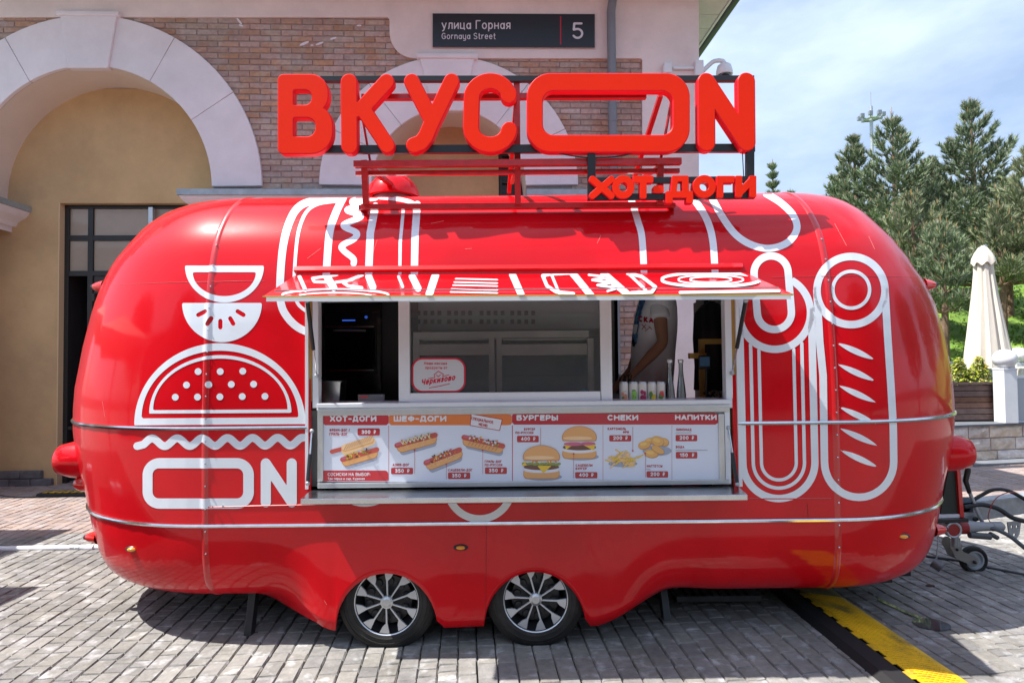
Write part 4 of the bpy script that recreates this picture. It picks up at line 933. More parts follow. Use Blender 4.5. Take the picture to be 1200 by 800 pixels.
# food pictures on the sheet
FC = {'bun': (.80, .40, .14), 'bunl': (.90, .60, .32), 'saus': (.55, .08, .06), 'green': (.22, .30, .04), 'yel': (.85, .55, .03), 'meat': (.15, .05, .03), 'cream': (.78, .70, .52), 'dark': (.05, .03, .02), 'pink': (.62, .12, .22), 'fry': (.88, .55, .15), 'nug': (.78, .42, .12), 'shad': (.33, .38, .50), 'ora': (.75, .25, .03), 'bund': (.50, .21, .07), 'white': (.78, .78, .76)}
def fm(c): return prn(c, FC[c])
class Food:
    def __init__(s): s.m = MB(); s.c = []; s.k = 3
    def add(s, c, fn, bb, st=.9):
        if c not in s.c: s.c.append(c)
        s.m.cur = s.c.index(c); flat_sdf(s.m, fn, bb, st, mp_menu(s.k)); s.k += .25
    def ell(s, c, x, y, a, b, r=0, st=None): e = max(a, b)+1; s.add(c, d_ell(x, y, a, b, r), (x-e, y-e, x+e, y+e), st or max(.35, min(.9, min(a, b)*.7)))
    def cap(s, c, p, q, r): s.add(c, d_seg(p, q, r), (min(p[0], q[0])-r-1, min(p[1], q[1])-r-1, max(p[0], q[0])+r+1, max(p[1], q[1])+r+1), max(.4, min(.9, r*.6)))
    def done(s, name): s.m.build(name, [fm(c) for c in s.c], MENU)
rnd = random.Random(11)
def lerp(p, q, t): return (p[0]+(q[0]-p[0])*t, p[1]+(q[1]-p[1])*t)
def hotdog(p, q, r, tops, seed, lines=None, sausage=(1.18, -.12), shadow=True):
    f = Food(); an = math.atan2(q[1]-p[1], q[0]-p[0]); nx_, ny_ = math.sin(an), -math.cos(an)
    if shadow: f.cap('shad', (p[0]+2, p[1]+r*.75), (q[0]+1, q[1]+r*.75), r*.75)
    f.cap('bund', (p[0], p[1]), (q[0], q[1]), r); f.cap('bun', (p[0]+nx_*.5, p[1]+ny_*.5), (q[0]+nx_*.5, q[1]+ny_*.5), r*.93)
    f.cap('bunl', (p[0]+nx_*r*.55, p[1]+ny_*r*.55), (q[0]+nx_*r*.55, q[1]+ny_*r*.55), r*.45)
    sp, sq = lerp(p, q, sausage[1]), lerp(p, q, sausage[0]); o = r*.62
    f.cap('saus', (sp[0]+nx_*o, sp[1]+ny_*o), (sq[0]+nx_*o, sq[1]+ny_*o), r*.50)
    f.cap('pink', (sp[0]+nx_*(o+1.1), sp[1]+ny_*(o+1.1)), (lerp(sp, sq, .1)[0]+nx_*(o+1.1), lerp(sp, sq, .1)[1]+ny_*(o+1.1)), r*.16)
    R = random.Random(seed)
    for k in range(52):
        t = R.uniform(.02, .98); a = R.uniform(.35, 1.35)*r; c = lerp(p, q, t); f.ell(R.choice(tops), c[0]+nx_*a, c[1]+ny_*a, R.uniform(.7, 1.7), R.uniform(.5, 1.0), R.uniform(0, 3), .5)
    if lines == 'grill':
        for k in range(9):
            c = lerp(p, q, .06+k*.11); f.cap('bund', (c[0]-1.5, c[1]+r*.55), (c[0]+1.3, c[1]-r*.1), .35)
    if lines == 'seeds':
        for k in range(40): c = lerp(p, q, R.uniform(-.08, 1.06)); a = R.uniform(-.8, .2)*r; f.ell(R.choice(('cream', 'dark', 'cream')), c[0]+nx_*a, c[1]+ny_*a, .45, .3, R.uniform(0, 3), .3)
    if lines == 'sauce':
        z = [];
        for k in range(17): c = lerp(p, q, k/16); a = r*(.5 if k % 2 else 1.35); z.append((c[0]+nx_*a, c[1]+ny_*a))
        f.add('cream', d_path(z, .5), (min(p[0], q[0])-6, min(p[1], q[1])-14, max(p[0], q[0])+6, max(p[1], q[1])+8), .6)
        for k in range(40): c = lerp(p, q, R.uniform(-.08, 1.06)); a = R.uniform(-.8, .2)*r; f.ell('cream', c[0]+nx_*a, c[1]+ny_*a, .4, .3, R.uniform(0, 3), .3)
    f.done('food_picture')
f = Food(); f.cap('saus', (389, 529), (400, 526), 2.5); f.cap('bunl', (405, 528), (435, 516.5), 4.9); f.cap('bun', (404, 525), (434, 515.5), 4.2); f.cap('bunl', (404, 524), (434, 514.5), 3.6)
for k in range(11): x = 403+k*3; f.cap('bund', (x, 527-k*1.05), (x+4, 520-k*1.05), .35)
f.done('food_picture')
hotdog((406, 540.5), (437, 531.5), 5.6, ['yel', 'ora', 'green', 'green', 'saus', 'dark', 'yel', 'fry'], 1)
hotdog((471, 524), (506, 514.5), 6.0, ['green', 'green', 'cream', 'saus', 'ora', 'yel'], 2, 'sauce', (1.14, -.14))
hotdog((505, 544), (536, 532), 6.2, ['saus', 'saus', 'ora', 'dark', 'saus', 'yel', 'cream'], 3, 'seeds', (1.12, -.14))
hotdog((548, 517), (584, 525), 6.0, ['white', 'white', 'ora', 'dark', 'green', 'saus', 'yel', 'white'], 4, 'grill', (1.12, -.14))
def burger(cx, top, w, h, kind):
    f = Food(); f.ell('shad', cx+2, top+h-2.5, w*.52, 4.2); yb = top+h
    f.add('bund', I_(d_rr(cx-w/2, yb-h*.32, cx+w/2, yb, 5)), (cx-w/2-1, yb-h*.4, cx+w/2+1, yb+1)); f.add('bun', d_rr(cx-w/2+.4, yb-h*.32, cx+w/2-.4, yb-.9, 5), (cx-w/2-1, yb-h*.4, cx+w/2+1, yb+1))
    f.ell('white', cx, yb-h*.27, w*.49, 3.4); f.ell('meat', cx, yb-h*.36, w*.49, 3.6)
    R = random.Random(int(cx))
    if kind: 
        for k in range(7): f.ell('green', cx-w*.45+k*w*.15, yb-h*.45+R.uniform(-.5, .5), 4, 1.6, R.uniform(-.3, .3))
        for k in range(14): f.ell(R.choice(('ora', 'cream', 'white')), cx+R.uniform(-.45, .45)*w, yb-h*.52, 1.6, .9, R.uniform(0, 3))
        f.add('yel', d_poly([(cx-5, yb-h*.40), (cx+12, yb-h*.40), (cx+2.5, yb-h*.18)]), (cx-8, yb-h*.5, cx+14, yb)); f.add('yel', d_poly([(cx-w*.55, yb-h*.40), (cx-w*.45, yb-h*.52), (cx-w*.4, yb-h*.40)]), (cx-w*.6, yb-h*.6, cx-w*.3, yb-h*.3))
    else:
        f.add('yel', d_poly([(cx-w*.43, yb-h*.50), (cx-w*.15, yb-h*.46), (cx-w*.4, yb-h*.28)]), (cx-w*.5, yb-h*.6, cx, yb)); f.add('yel', d_poly([(cx+w*.08, yb-h*.45), (cx+w*.48, yb-h*.48), (cx+w*.42, yb-h*.26)]), (cx, yb-h*.6, cx+w*.6, yb))
        f.ell('pink', cx-w*.18, yb-h*.46, w*.28, 2.2); f.ell('pink', cx+w*.25, yb-h*.47, w*.22, 2.0)
    f.add('bund', I_(d_ell(cx, top+h*.34, w*.51, h*.35), up(top+h*.45)), (cx-w, top-2, cx+w, top+h*.5)); f.add('bun', I_(d_ell(cx, top+h*.33, w*.49, h*.33), up(top+h*.43)), (cx-w, top-2, cx+w, top+h*.5)); f.ell('bunl', cx-w*.05, top+h*.36, w*.42, h*.055)
    f.done('food_picture')
burger(634.5, 522, 42.5, 39, True); burger(679, 499.5, 40, 38, False)
f = Food(); f.ell('shad', 730, 543, 17, 4)
R = random.Random(8)
for k in range(46):
    x = 730+R.gauss(0, 8); y = 536+R.gauss(0, 3.6)+abs(x-730)*.15; a = R.uniform(-.9, .9); f.cap(R.choice(('fry', 'fry', 'yel', 'bunl')), (x-3.4*math.cos(a), y-3.4*math.sin(a)), (x+3.4*math.cos(a), y+3.4*math.sin(a)), .75)
f.done('food_picture')
f = Food()
for (x, y, a, b, r) in ((768, 524, 17, 6, 0),): f.ell('shad', x+2, y+4, a, b, r)
for (x, y, a, b, r) in ((761, 516.5, 6.5, 4, -.3), (778, 517.5, 6, 5, .4), (755, 521, 7.5, 5, -.2), (763, 531, 8.5, 5, .15), (770.5, 516.5, 8, 6, .3)):
    f.ell('bund', x+.3, y+.5, a, b, r); f.ell('nug', x, y, a-.4, b-.5, r); f.ell('fry', x-1, y-1, a*.55, b*.4, r)
f.ell('bund', 771, 527, 8.5, 4, .5); f.ell('nug', 771, 526.6, 8, 3.5, .5); f.done('food_picture')
m_ = MB()
for (x0, x1, y) in ((792, 810, 506.8), (792, 829, 527.2), (757.5, 762, 549.5)): flat_sdf(m_, d_seg((x0, y), (x1, y), .35), (x0-1, y-1, x1+1, y+1), .5, mp_menu(2))
m_.build('menu_fine_print', prn('grey', (.3, .32, .36)), MENU)
# ---- fold-out counter shelf
zs = .895
m_ = MB(); a = at(355, 570, 3.46); b = at(872, 570, 3.24); xl = (352-600)/720*3.25; xr = (872.5-600)/720*3.25
m_.add([(xl, 3.25, zs), (xr, 3.25, zs), (xr+.03, 3.47, zs), (xl-.02, 3.47, zs), (xl, 3.25, zs-.032), (xr, 3.25, zs-.032), (xr+.03, 3.47, zs-.032), (xl-.02, 3.47, zs-.032)], [(0, 1, 2, 3), (7, 6, 5, 4), (0, 4, 5, 1), (1, 5, 6, 2), (2, 6, 7, 3), (3, 7, 4, 0)])
m_.build('counter_shelf', M_steel, TR, bevel=.004)
# yellowed opening edge and hinges at both ends of the opening
MO = mat('ochre_edge', (.45, .28, .07), .5, var=.2)
for r_ in ((858.5, 863.5, 345, 573), (361.5, 365.5, 345, 470)): m_ = MB(); wbox(m_, *r_, YW+.005, YW+.05); m_.build('opening_edge', MO, TR)
for r_ in ((850, 856, 479, 566), (864, 868, 345, 570), (357.5, 361, 345, 573)): m_ = MB(); wbox(m_, *r_, YW-.012, YW+.02); m_.build('edge_trim', M_pvc, TR)
def strut(p, q, t=.55):
    p, q = Vector(p), Vector(q); m = p.lerp(q, t); m_ = MB(); m_.cur = 0; m_.tube([p, m], .0105, 10); m_.cur = 1; m_.tube([m, q], .005, 8); m_.cur = 2; m_.sphere(p, .013, 10); m_.sphere(q, .013, 10)
    m_.build('gas_strut', [M_black, M_chrome, M_galv], TR, smooth=True)
strut(at(360.5, 566, 3.36), at(365.5, 505, 3.45)); strut(at(864, 567, 3.36), at(853.5, 501, 3.45))
strut(at(360, 352, 3.05), at(371, 440, 3.45), .62); strut(at(874, 352, 3.02), at(858, 437, 3.45), .62)
# ---- lifted awning flap
AW = [Vector(at(347, 321.5, 3.545)), Vector(at(871, 318, 3.545)), Vector(at(930, 344.5, 2.93)), Vector(at(308, 347, 2.93))]
an_ = (AW[1]-AW[0]).cross(AW[3]-AW[0]).normalized(); an_ = an_ if an_.z > 0 else -an_
m_ = MB(); m_.hexa([v-an_*.008 for v in AW], AW); m_.f = [tuple(reversed(f)) for f in m_.f]
AWN = m_.build('awning_flap', M_red, TR, bevel=.003)
m_ = MB(); c3 = at(312, 352.3, 2.945); c2 = at(926, 350, 2.945)
m_.hexa([at(312, 353.2, 2.928), at(927, 350.6, 2.928), at(927, 350.6, 2.95), at(312, 353.2, 2.95)], [at(312, 348.2, 2.928), at(927, 345.6, 2.928), at(927, 345.2, 2.95), at(312, 347.8, 2.95)]); m_.build('awning_lip', M_pvc, AWN)
m_ = MB(); m_.bar(at(308, 347.4, 2.922), at(930, 344.9, 2.922), .006, .006); m_.build('awning_edge', mat('yellowed_edge', (.55, .40, .06), .5), AWN)
p0 = AW[0]
def awp(x, y, off=.003): return plane(x, y, p0+an_*off, an_)
m_ = MB(); m_.bar(awp(322, 340.5), awp(912, 336.8), .006, .006); m_.build('awning_seam', M_alu, AWN)
m_ = MB(); IN_AW = d_poly([(350, 322.5), (868, 319.5), (926, 344), (312, 346.4)])
def aw(fn, bb, st=1.3): flat_sdf(m_, I_(fn, IN_AW), bb, st, lambda x, y: awp(x, y, .0022))
for (p_, q_, r_) in (((383, 324), (391, 337), 4.2), ((432, 324), (437, 336), 4), ((467, 324), (472, 336), 1.6), ((483, 324), (490, 338), 4), ((511, 320), (502, 348), 4.4), ((599, 318), (612, 348), 4), ((646, 321), (656, 345), 1.6), ((671, 320), (694, 348), 4), ((707, 320), (739, 348), 4), ((737, 321), (757, 340), 1.6), ((350, 322), (358, 340), 2.2)):
    aw(d_seg(p_, q_, r_), (min(p_[0], q_[0])-6, 316, max(p_[0], q_[0])+6, 348))
aw(d_path([(395, 322), (380, 324), (366, 326), (368, 330), (392, 331), (412, 328), (421, 323)], 1.6), (352, 316, 430, 348)); aw(d_path([(425, 322), (402, 331), (408, 335), (424, 337)], 1.8), (396, 316, 430, 348))
aw(lambda X, Y: np.abs(d_ell(393, 346, 62, 7)(X, Y))-1.3, (322, 330, 460, 348)); aw(lambda X, Y: np.abs(d_ell(393, 347, 42, 4)(X, Y))-.9, (342, 330, 440, 348))
for yy in (326.5, 330.5, 334, 338.5, 342): aw(d_seg((534-(yy-326)*.4, yy), (583, yy+1.2), .9), (520, 320, 590, 348))
aw(lambda X, Y: np.abs(d_path([(655, 327), (690, 340)], 24)(X, Y)*1.0)-99, (0, 0, 1, 1)) if False else None
aw(d_path([(735, 320), (752, 324), (768, 336), (764, 342), (740, 343)], 2.0), (728, 316, 776, 348)); aw(d_path([(668, 320), (645, 321), (636, 323), (641, 335), (652, 342), (672, 344)], 2.0), (630, 316, 680, 348))
aw(d_path(catmull([(690, 322), (712, 325), (694, 328), (716, 331), (700, 334), (722, 337), (712, 341)], 4), 1.3), (686, 316, 728, 348), .9)
for (a_, b_, w_) in ((57, 8, 1.7), (38, 5.2, .95), (24, 3.2, .95)): aw(lambda X, Y, a_=a_, b_=b_, w_=w_: np.abs(d_ell(833, 327.5, a_, b_)(X, Y))-w_, (770, 316, 896, 340), .9)
aw(d_seg((797, 342.5), (913, 340.6), 1.7), (790, 336, 920, 346), 1)
m_.build('awning_decal', M_vinyl, AWN)
m_ = MB()       # hinge gutter above the flap
gp = [(at(345, 314, 3.50), at(873, 309.5, 3.50))]; 
def gline(y, Y, dx=0): return at(346-dx, y, Y), at(869+dx, y-4.0, Y)
P = [gline(309.5, 3.575), gline(311.5, 3.54, 1), gline(316.5, 3.512, 2), gline(321, 3.53, 0)]
for i in range(3): m_.add([P[i][0], P[i][1], P[i+1][1], P[i+1][0]], [(0, 3, 2, 1)])
m_.add([P[i][0] for i in range(4)], [(0, 1, 2, 3)]); m_.add([P[i][1] for i in range(4)], [(3, 2, 1, 0)])
m_.build('hinge_gutter', M_redd, TR, bevel=.002)
m_ = MB()
for k in range(19): x = 364+k*27; m_.sphere(at(x, 310.9-(x-346)*.0076, 3.548), .004, 8)
tag(m_.build('gutter_rivets', M_chrome, TR), kind='stuff')
# ---- lamps
def marker(x, y, lab=None):
    c = on_body(x, y, .0); m_ = MB(); m_.cur = 0; m_.sphere(c, 1, 16, (.042, .012, .018)); m_.cur = 1; m_.sphere(c+Vector((0, -.008, 0)), 1, 16, (.026, .014, .012)); m_.build('marker_lamp', [M_black, M_amber], TR, smooth=True)
for x, y in ((155, 643), (540, 641), (1058, 628)): marker(x, y)
def tail(x, y, sg, Y, r, L):
    c = at(x, y, Y); m_ = MB(); m_.lathe([(r*1.05, -.12*sg), (r*1.05, 0), (r, L*.5*sg), (r*.86, L*sg), (r*.7, (L+.015)*sg), (.001, (L+.02)*sg)], c, 'x', 24); return m_
tail(97, 538, -1, 4.05, .115, .13).build('rear_lamp_bulge', M_red, TR, smooth=True); tail(1108, 530, 1, 4.05, .115, .13).build('front_lamp_bulge', M_red, TR, smooth=True)
mlens = mat('red_lens', (.7, .02, .015), .12, coat=1)
tail(100, 566, -1, 4.02, .05, .04).build('reflector', mlens, TR, smooth=True)
def cone(x, y, sg, Y): c = at(x, y, Y); m_ = MB(); m_.cur = 0; m_.lathe([(.045, -.03*sg), (.032, .02*sg), (.02, .045*sg)], c, 'x', 14); m_.cur = 1; m_.lathe([(.02, .045*sg), (.014, .06*sg), (.001, .066*sg)], c, 'x', 14); m_.build('clearance_lamp', [mlens, M_black], TR, smooth=True)
cone(118, 336, -1, 4.05); cone(1087, 334, 1, 4.05); cone(110, 629, -1, 4.0); cone(1099, 620, 1, 4.0)
# ---- roof vent
c = at(461, 232, 4.35); m_ = MB(); m_.lathe([(.001, .165), (.06, .16), (.12, .135), (.165, .085), (.185, .03), (.19, 0), (.17, -.005), (.15, .0)], c, 'z', 32); m_.build('roof_vent', M_red, TR, smooth=True)
m_ = MB(); m_.lathe([(.14, .0), (.145, -.12), (.18, -.14)], c, 'z', 24); m_.build('vent_collar', M_galv, TR, smooth=True)
# ---- wheels
def wheel(cx, cz, rot):
    t = MB(); Yf = 3.464; R_ = .275; w_ = .165
    pr_ = [(.172, .012), (.182, .004), (.196, .0), (.1975, -.0025), (.201, -.0025), (.2025, .0), (.222, .001), (.2235, -.0015), (.2265, -.001), (.228, .003), (.240, .008), (.2415, .005), (.2445, .007), (.246, .009), (.262, .016), (.272, .030), (.278, .052), (.275, w_-.06), (.271, w_-.045), (.25, w_-.01), (.19, w_), (.12, w_)]
    t.lathe(pr_, (cx, Yf, cz), 'y', 56); ty = t.build('tyre', M_rubber, TR, smooth=True)
    m_ = MB(); m_.lathe([(.176, .004), (.181, .0), (.181, .02)], (cx, Yf+.004, cz), 'y', 48); m_.build('rim_ring', mat('silver_paint', (.60, .62, .65), .28, .5, coat=.5), TR, smooth=True)
    m_ = MB(); m_.lathe([(.001, .075), (.06, .07), (.10, .055), (.135, .06), (.15, .10), (.176, .03)], (cx, Yf, cz), 'y', 40)
    for k in range(10):
        a = 2*PI*k/10+rot; m_.lathe([(.001, -.004), (.02, -.004), (.024, .004)], (cx+.105*math.cos(a), Yf+.05, cz+.105*math.sin(a)), 'y', 12)
    m_.build('steel_rim', mat('dark_rim', (.035, .036, .04), .35, .3), TR, smooth=True)
    m_ = MB()
    def sp(pts, y0, th=.012):
        n_ = len(pts); fr_ = [(cx+a, Yf+y0, cz+b) for a, b in pts]; bk = [(cx+a, Yf+y0+th, cz+b) for a, b in pts]
        m_.add(fr_+bk, [tuple(range(n_))]+[tuple(range(2*n_-1, n_-1, -1))]+[(i, i+n_, (i+1) % n_+n_, (i+1) % n_) for i in range(n_)])
    for k in range(10):
        a = 2*PI*k/10+rot
        def pt(r, t): return (r*math.cos(a+t), r*math.sin(a+t))
        tw = .10
        pl = [pt(.03, .13), pt(.03, -.13), pt(.118, -.040+tw), pt(.138, -.17+tw), pt(.1775, -.245+tw), pt(.1785, -.08+tw), pt(.1775, .10+tw), pt(.118, .042+tw)]
        sp(pl, .012)
    HUB = m_.build('hubcap', MATS['silver_paint'], TR, bevel=.0015)
    m_ = MB(); m_.lathe([(.001, -.004), (.021, -.003), (.024, .0), (.035, .004), (.037, .02)], (cx, Yf+.004, cz), 'y', 28); m_.build('hub_centre', M_alu, HUB, smooth=True)
wheel(-.715, .266, .20); wheel(.118, .274, .44)
for (cx, cz) in WH:         # far-side wheels, seen only from below
    m_ = MB(); m_.lathe([(.17, .0), (.26, .01), (.275, .05), (.275, .13), (.25, .165), (.001, .165)], (cx, 5.43, cz-.003), 'y', 32); m_.lathe([(.17, 0), (.001, .0)], (cx, 5.44, cz), 'y', 20); m_.build('far_wheel', M_rubber, TR, smooth=True)
# ---- legs and step
def leg(a, b): m_ = MB(); m_.bar(a, b, .045, .05); m_.box(b[0]-.04, b[0]+.04, b[1]-.04, b[1]+.04, b[2]-.006, b[2]+.006); m_.build('support_leg', mat('dark_steel', (.06, .062, .068), .35, .7), TR, bevel=.003)
a = at(297, 694, 3.72); b = ground(292, 744, .012); leg((a.x+.01, a.y, .28), (b.x, b.y, .012))
a = at(774, 690, 3.9); b = ground(781, 727, .012); leg((a.x, a.y, .28), (b.x, b.y, .012))
q = at(795, 690, 4.0); m_ = MB(); m_.box(q.x-.02, q.x+.52, 3.98, 4.3, .070, .086); m_.box(q.x-.02, q.x+.52, 3.965, 3.979, .055, .092)
for k in range(9): m_.box(q.x+.0+k*.056, q.x+.03+k*.056, 3.99, 4.28, .0865, .092)
m_.bar((q.x, 4.1, .24), (q.x, 4.1, .09), .03, .03); m_.bar((q.x+.5, 4.1, .24), (q.x+.5, 4.1, .09), .03, .03); m_.build('step', mat('worn_step_steel', (.10, .105, .11), .4, .6, var=.2), TR, bevel=.002)
# ================================================================== ROOF SIGN (a part of the trailer, its letters sub-parts)
YS = 3.57
m_ = MB()
def sb(x0, y0, x1, y1, Y, w, h, mb_=None):          # bar drawn along a photo line at depth Y; w = depth, h = height
    (mb_ or m_).bar(at(x0, y0, Y), at(x1, y1, Y), w, h)
RS = MB(); m_ = RS
sb(424, 114.5, 757, 113, YS+.07, .035, .034); sb(415, 193, 798, 189.5, YS+.04, .04, .038); sb(417, 203.5, 796, 200.5, YS+.10, .03, .026)
a = at(424, 243, 3.70); b = at(788, 240.5, 3.70); RS.bar(a, b, .05, .032)
a2 = a+Vector((0, .75, .075)); b2 = b+Vector((0, .75, .075)); RS.bar(a2, b2, .04, .03); RS.bar(a, a2, .04, .03); RS.bar(b, b2, .04, .03)
for x in (427, 605.5, 774):
    p = at(x, 92 if x == 605.5 else 188, YS+.055); q = at(x, 240, YS+.10); RS.bar(p, Vector((p.x, q.y, at(x, 241, 3.70).z)), .036, .036, Vector((0, 1, 0)))
for x, xx in ((427, 445), (605.5, 592), (774, 766)):
    p = at(x, 112 if x != 427 else 190, YS+.06); RS.bar(p, Vector((p.x+(xx-x)*.004, 4.44, 2.83)), .028, .028)
    p = at(x, 195, YS+.06); RS.bar(p, Vector((p.x+(xx-x)*.002, 4.20, 2.83)), .024, .024)
RS.tube([at(420, 112, YS+.07), at(434, 190, YS+.09)], .008, 6); RS.tube([at(788, 112, YS+.07), at(771, 205, YS+.09)], .009, 6)
SGN = RS.build('roof_sign', M_frame, TR, bevel=.002)
SB = MB(); sb(376, 93.3, 883, 93.0, YS+.028, .03, .034, SB); sb(330, 176, 884, 174.0, YS+.028, .03, .048, SB)
for x, y0, y1 in ((693, 178, 235), (878.5, 176, 229)): sb(x, y0, x, y1, YS+.0, .03, .046, SB)
sb(692, 212.5, 884, 210.5, YS-.01, .025, .036, SB); sb(692, 231.5, 884, 229.5, YS-.01, .025, .036, SB); SB.build('black_rail', M_black, SGN, bevel=.002)
CB = MB()
CB.tube(catmull([tuple(at(x, y, YS)) for x, y in ((655, 180), (672, 183), (690, 185), (720, 184), (745, 179))], 4), .004, 5); CB.tube([at(870, 178, YS), at(872, 216, YS)], .003, 5); CB.build('sign_wire', M_cableblk, SGN)
def letter(fn, bb, Y=YS-.03, dep=.055, st=1.5, nm='sign_letter', bev=.006):
    m_ = MB(); m_.cur = 0; ib = bev*F/Y*.9
    def mp(x, y, o=0.0):
        p = at(x, y, Y); return p+Vector((0, o, 0))
    solid_sdf(m_, fn, bb, st, mp, dep, bev, ib, back=True, side=1)
    o = m_.build(nm, [M_sign, M_signside], SGN)
    return o
def rrc(x0, y0, x1, y1, rl, rr_): return U_(d_rr(x0, y0, x1, y1, rr_), d_rr(x0, y0, (x0+x1)/2, y1, rl))
Bf = D_(U_(rrc(325, 86.5, 385, 134, 7, 22), rrc(325, 121, 390, 180.5, 7, 26)), rrc(344, 105.5, 364.8, 122.7, 1.5, 8), rrc(344, 138, 369.3, 159.7, 1.5, 10))
letter(Bf, (322, 83, 393, 184))
letter(U_(d_seg((408.7, 96), (409.3, 170.5), 9.8), d_path([(452.7, 95.7), (424.5, 126.5), (453.3, 170)], 9.3), d_seg((409, 130), (424.5, 127), 9)), (396, 83, 466, 183))
letter(d_path([(482.3, 95.3), (505.8, 133)], 9.2) if False else U_(d_seg((482.3, 95.3), (505.5, 140), 9.2), d_path([(529, 95), (506, 143), (499, 159.5), (493, 167), (485, 169.8)], 9.3)), (470, 83, 541, 182))
letter(d_path([(596.3, 109)]+arc(574.5, 114.5, 21.8, 19.8, -8, -180, 14)+arc(574.5, 149, 22.6, 20.5, 180, 8, 14)+[(596.2, 153.5)], 9.4), (540, 83, 609, 182))
letter(D_(d_rr(617.3, 85.5, 808.7, 178.3, 28), d_rr(636.3, 106.6, 788.3, 158, 12.5)), (614, 82, 812, 182), st=2)
letter(d_path([(827.7, 95.5), (828.5, 167.2)], 10.2) if False else U_(d_seg((828, 95.5), (828.4, 166.8), 10.4), d_seg((828, 95.5), (875.2, 166.5), 10.4), d_seg((874.8, 95.3), (875.4, 166.5), 10.6)), (814, 82, 889, 181))
# small letters: square-cut strokes
def sq(x0, y0, x1, y1, ch, t, wt=7.4):
    w_, st = GL[ch]; sx = (x1-x0-t)/max(w_, .01); sy = (y1-y0-t); fs = []
    for p in st:
        P = [(x0+t/2+a*sx, y1-t/2-b*sy) for a, b in p]
        if len(P) > 8: fs.append(d_path(P, t/2))
        else:
            for i in range(len(P)-1):
                (ax, ay), (bx, by_) = P[i], P[i+1]; L = math.hypot(bx-ax, by_-ay)+1e-6; ux, uy = (bx-ax)/L, (by_-ay)/L; e = t/2
                cx, cy = (ax+bx)/2, (ay+by_)/2
                fs.append(lambda X, Y, cx=cx, cy=cy, ux=ux, uy=uy, hl=L/2+e, e=e: np.maximum(np.abs((X-cx)*ux+(Y-cy)*uy)-hl, np.abs(-(X-cx)*uy+(Y-cy)*ux)-e))
    f = U_(*fs)
    if ch in 'ХИ': f = I_(f, d_rr(x0, y0, x1, y1, .4))
    return f
YL = YS-.045
for ch, x0, x1, y0, y1 in (('Х', 690.5, 720.5, 206, 233), ('О', 717.5, 743.5, 205.5, 232.5), ('Т', 742, 765.8, 206, 232.3), ('Д', 780.5, 812, 205.5, 231), ('О', 812, 839, 205.2, 231.7), ('Г', 840, 861, 206, 231.5), ('И', 862, 886.5, 205.8, 231)):
    t = 8.0
    if ch == 'Д': f = U_(D_(d_poly([(788, 205.7), (807, 205.7), (808, 231), (785.5, 231)]), d_poly([(794.5, 212.5), (799.5, 212.5), (800, 224.5), (793, 224.5)])), d_rr(780.5, 224, 812.5, 231.5, .5), d_rr(780.5, 229, 788.5, 238, .5), d_rr(804.5, 229, 812.5, 238, .5))
    elif ch == 'О': f = lambda X, Y, cx=(x0+x1)/2, cy=(y0+y1)/2, a=(x1-x0)/2-4, b=(y1-y0)/2-4: np.abs(d_ell(cx, cy, a, b)(X, Y))-4.1
    else: f = sq(x0, y0, x1, y1, ch, t)
    letter(f, (x0-2, y0-2, x1+2, 241), Y=YL, dep=.05, st=1.0, nm='small_sign_letter', bev=.0015)
letter(d_rr(765.5, 217.5, 778, 226, .5), (763, 214, 781, 229), Y=YL+.01, dep=.045, st=1.0, nm='small_sign_hyphen', bev=.003)

# ================================================================== INSIDE THE TRAILER
m_ = MB()     # lining: floor, ceiling, end walls, back wall round the doorway
xi0, xi1, yi0, yi1, zi0, zi1 = -1.7, 1.78, 3.62, 5.50, .40, 2.20
m_.box(xi0, xi1, yi0, yi1, zi0-.02, zi0); m_.box(xi0, xi1, yi0, yi1, zi1, zi1+.02); m_.box(xi0-.02, xi0, yi0, yi1, zi0, zi1); m_.box(xi1, xi1+.02, yi0, yi1, zi0, zi1)
m_.box(xi0, DOOR[0], yi1, yi1+.02, zi0, zi1); m_.box(DOOR[1], xi1, yi1, yi1+.02, zi0, zi1); m_.box(DOOR[0], DOOR[1], yi1, yi1+.02, DOOR[3], zi1)
m_.build('interior_lining', mat('grey_lining', (.62, .63, .64), .5), TR)
m_ = MB(); m_.box(DOOR[0]-.03, DOOR[0], 5.50, 5.66, .35, 2.16); m_.box(DOOR[1], DOOR[1]+.03, 5.50, 5.66, .35, 2.16); m_.box(DOOR[0], DOOR[1], 5.50, 5.66, 2.165, 2.195); m_.build('doorway_frame', mat('dark_door_frame', (.06, .055, .05), .5), TR)
m_ = MB(); m_.box(DOOR[1]-.07, DOOR[1]-.03, 5.20, 5.5, .5, 2.1); m_.cur = 1; m_.box(DOOR[1]-.028, DOOR[1]-.005, 5.21, 5.49, .5, 2.1); m_.cur = 2
for k in range(24): m_.box(DOOR[1]-.045, DOOR[1]-.033, 5.195, 5.20, .9+k*.05, .925+k*.05)
m_.build('open_door_edge', [mat('dark_green_seal', (.05, .06, .05), .5), MATS['ochre_edge'], M_alu], TR)
m_ = MB(); m_.box(-1.20, 1.24, 3.53, 3.98, 1.30, 1.335); m_.box(-1.20, 1.24, 3.54, 3.56, .9, 1.30); m_.build('inner_counter', M_steelm, TR)
m_ = MB(); m_.box(-.50, .95, 4.95, 5.45, .40, 1.30); m_.build('back_cabinet', M_darkin, TR)
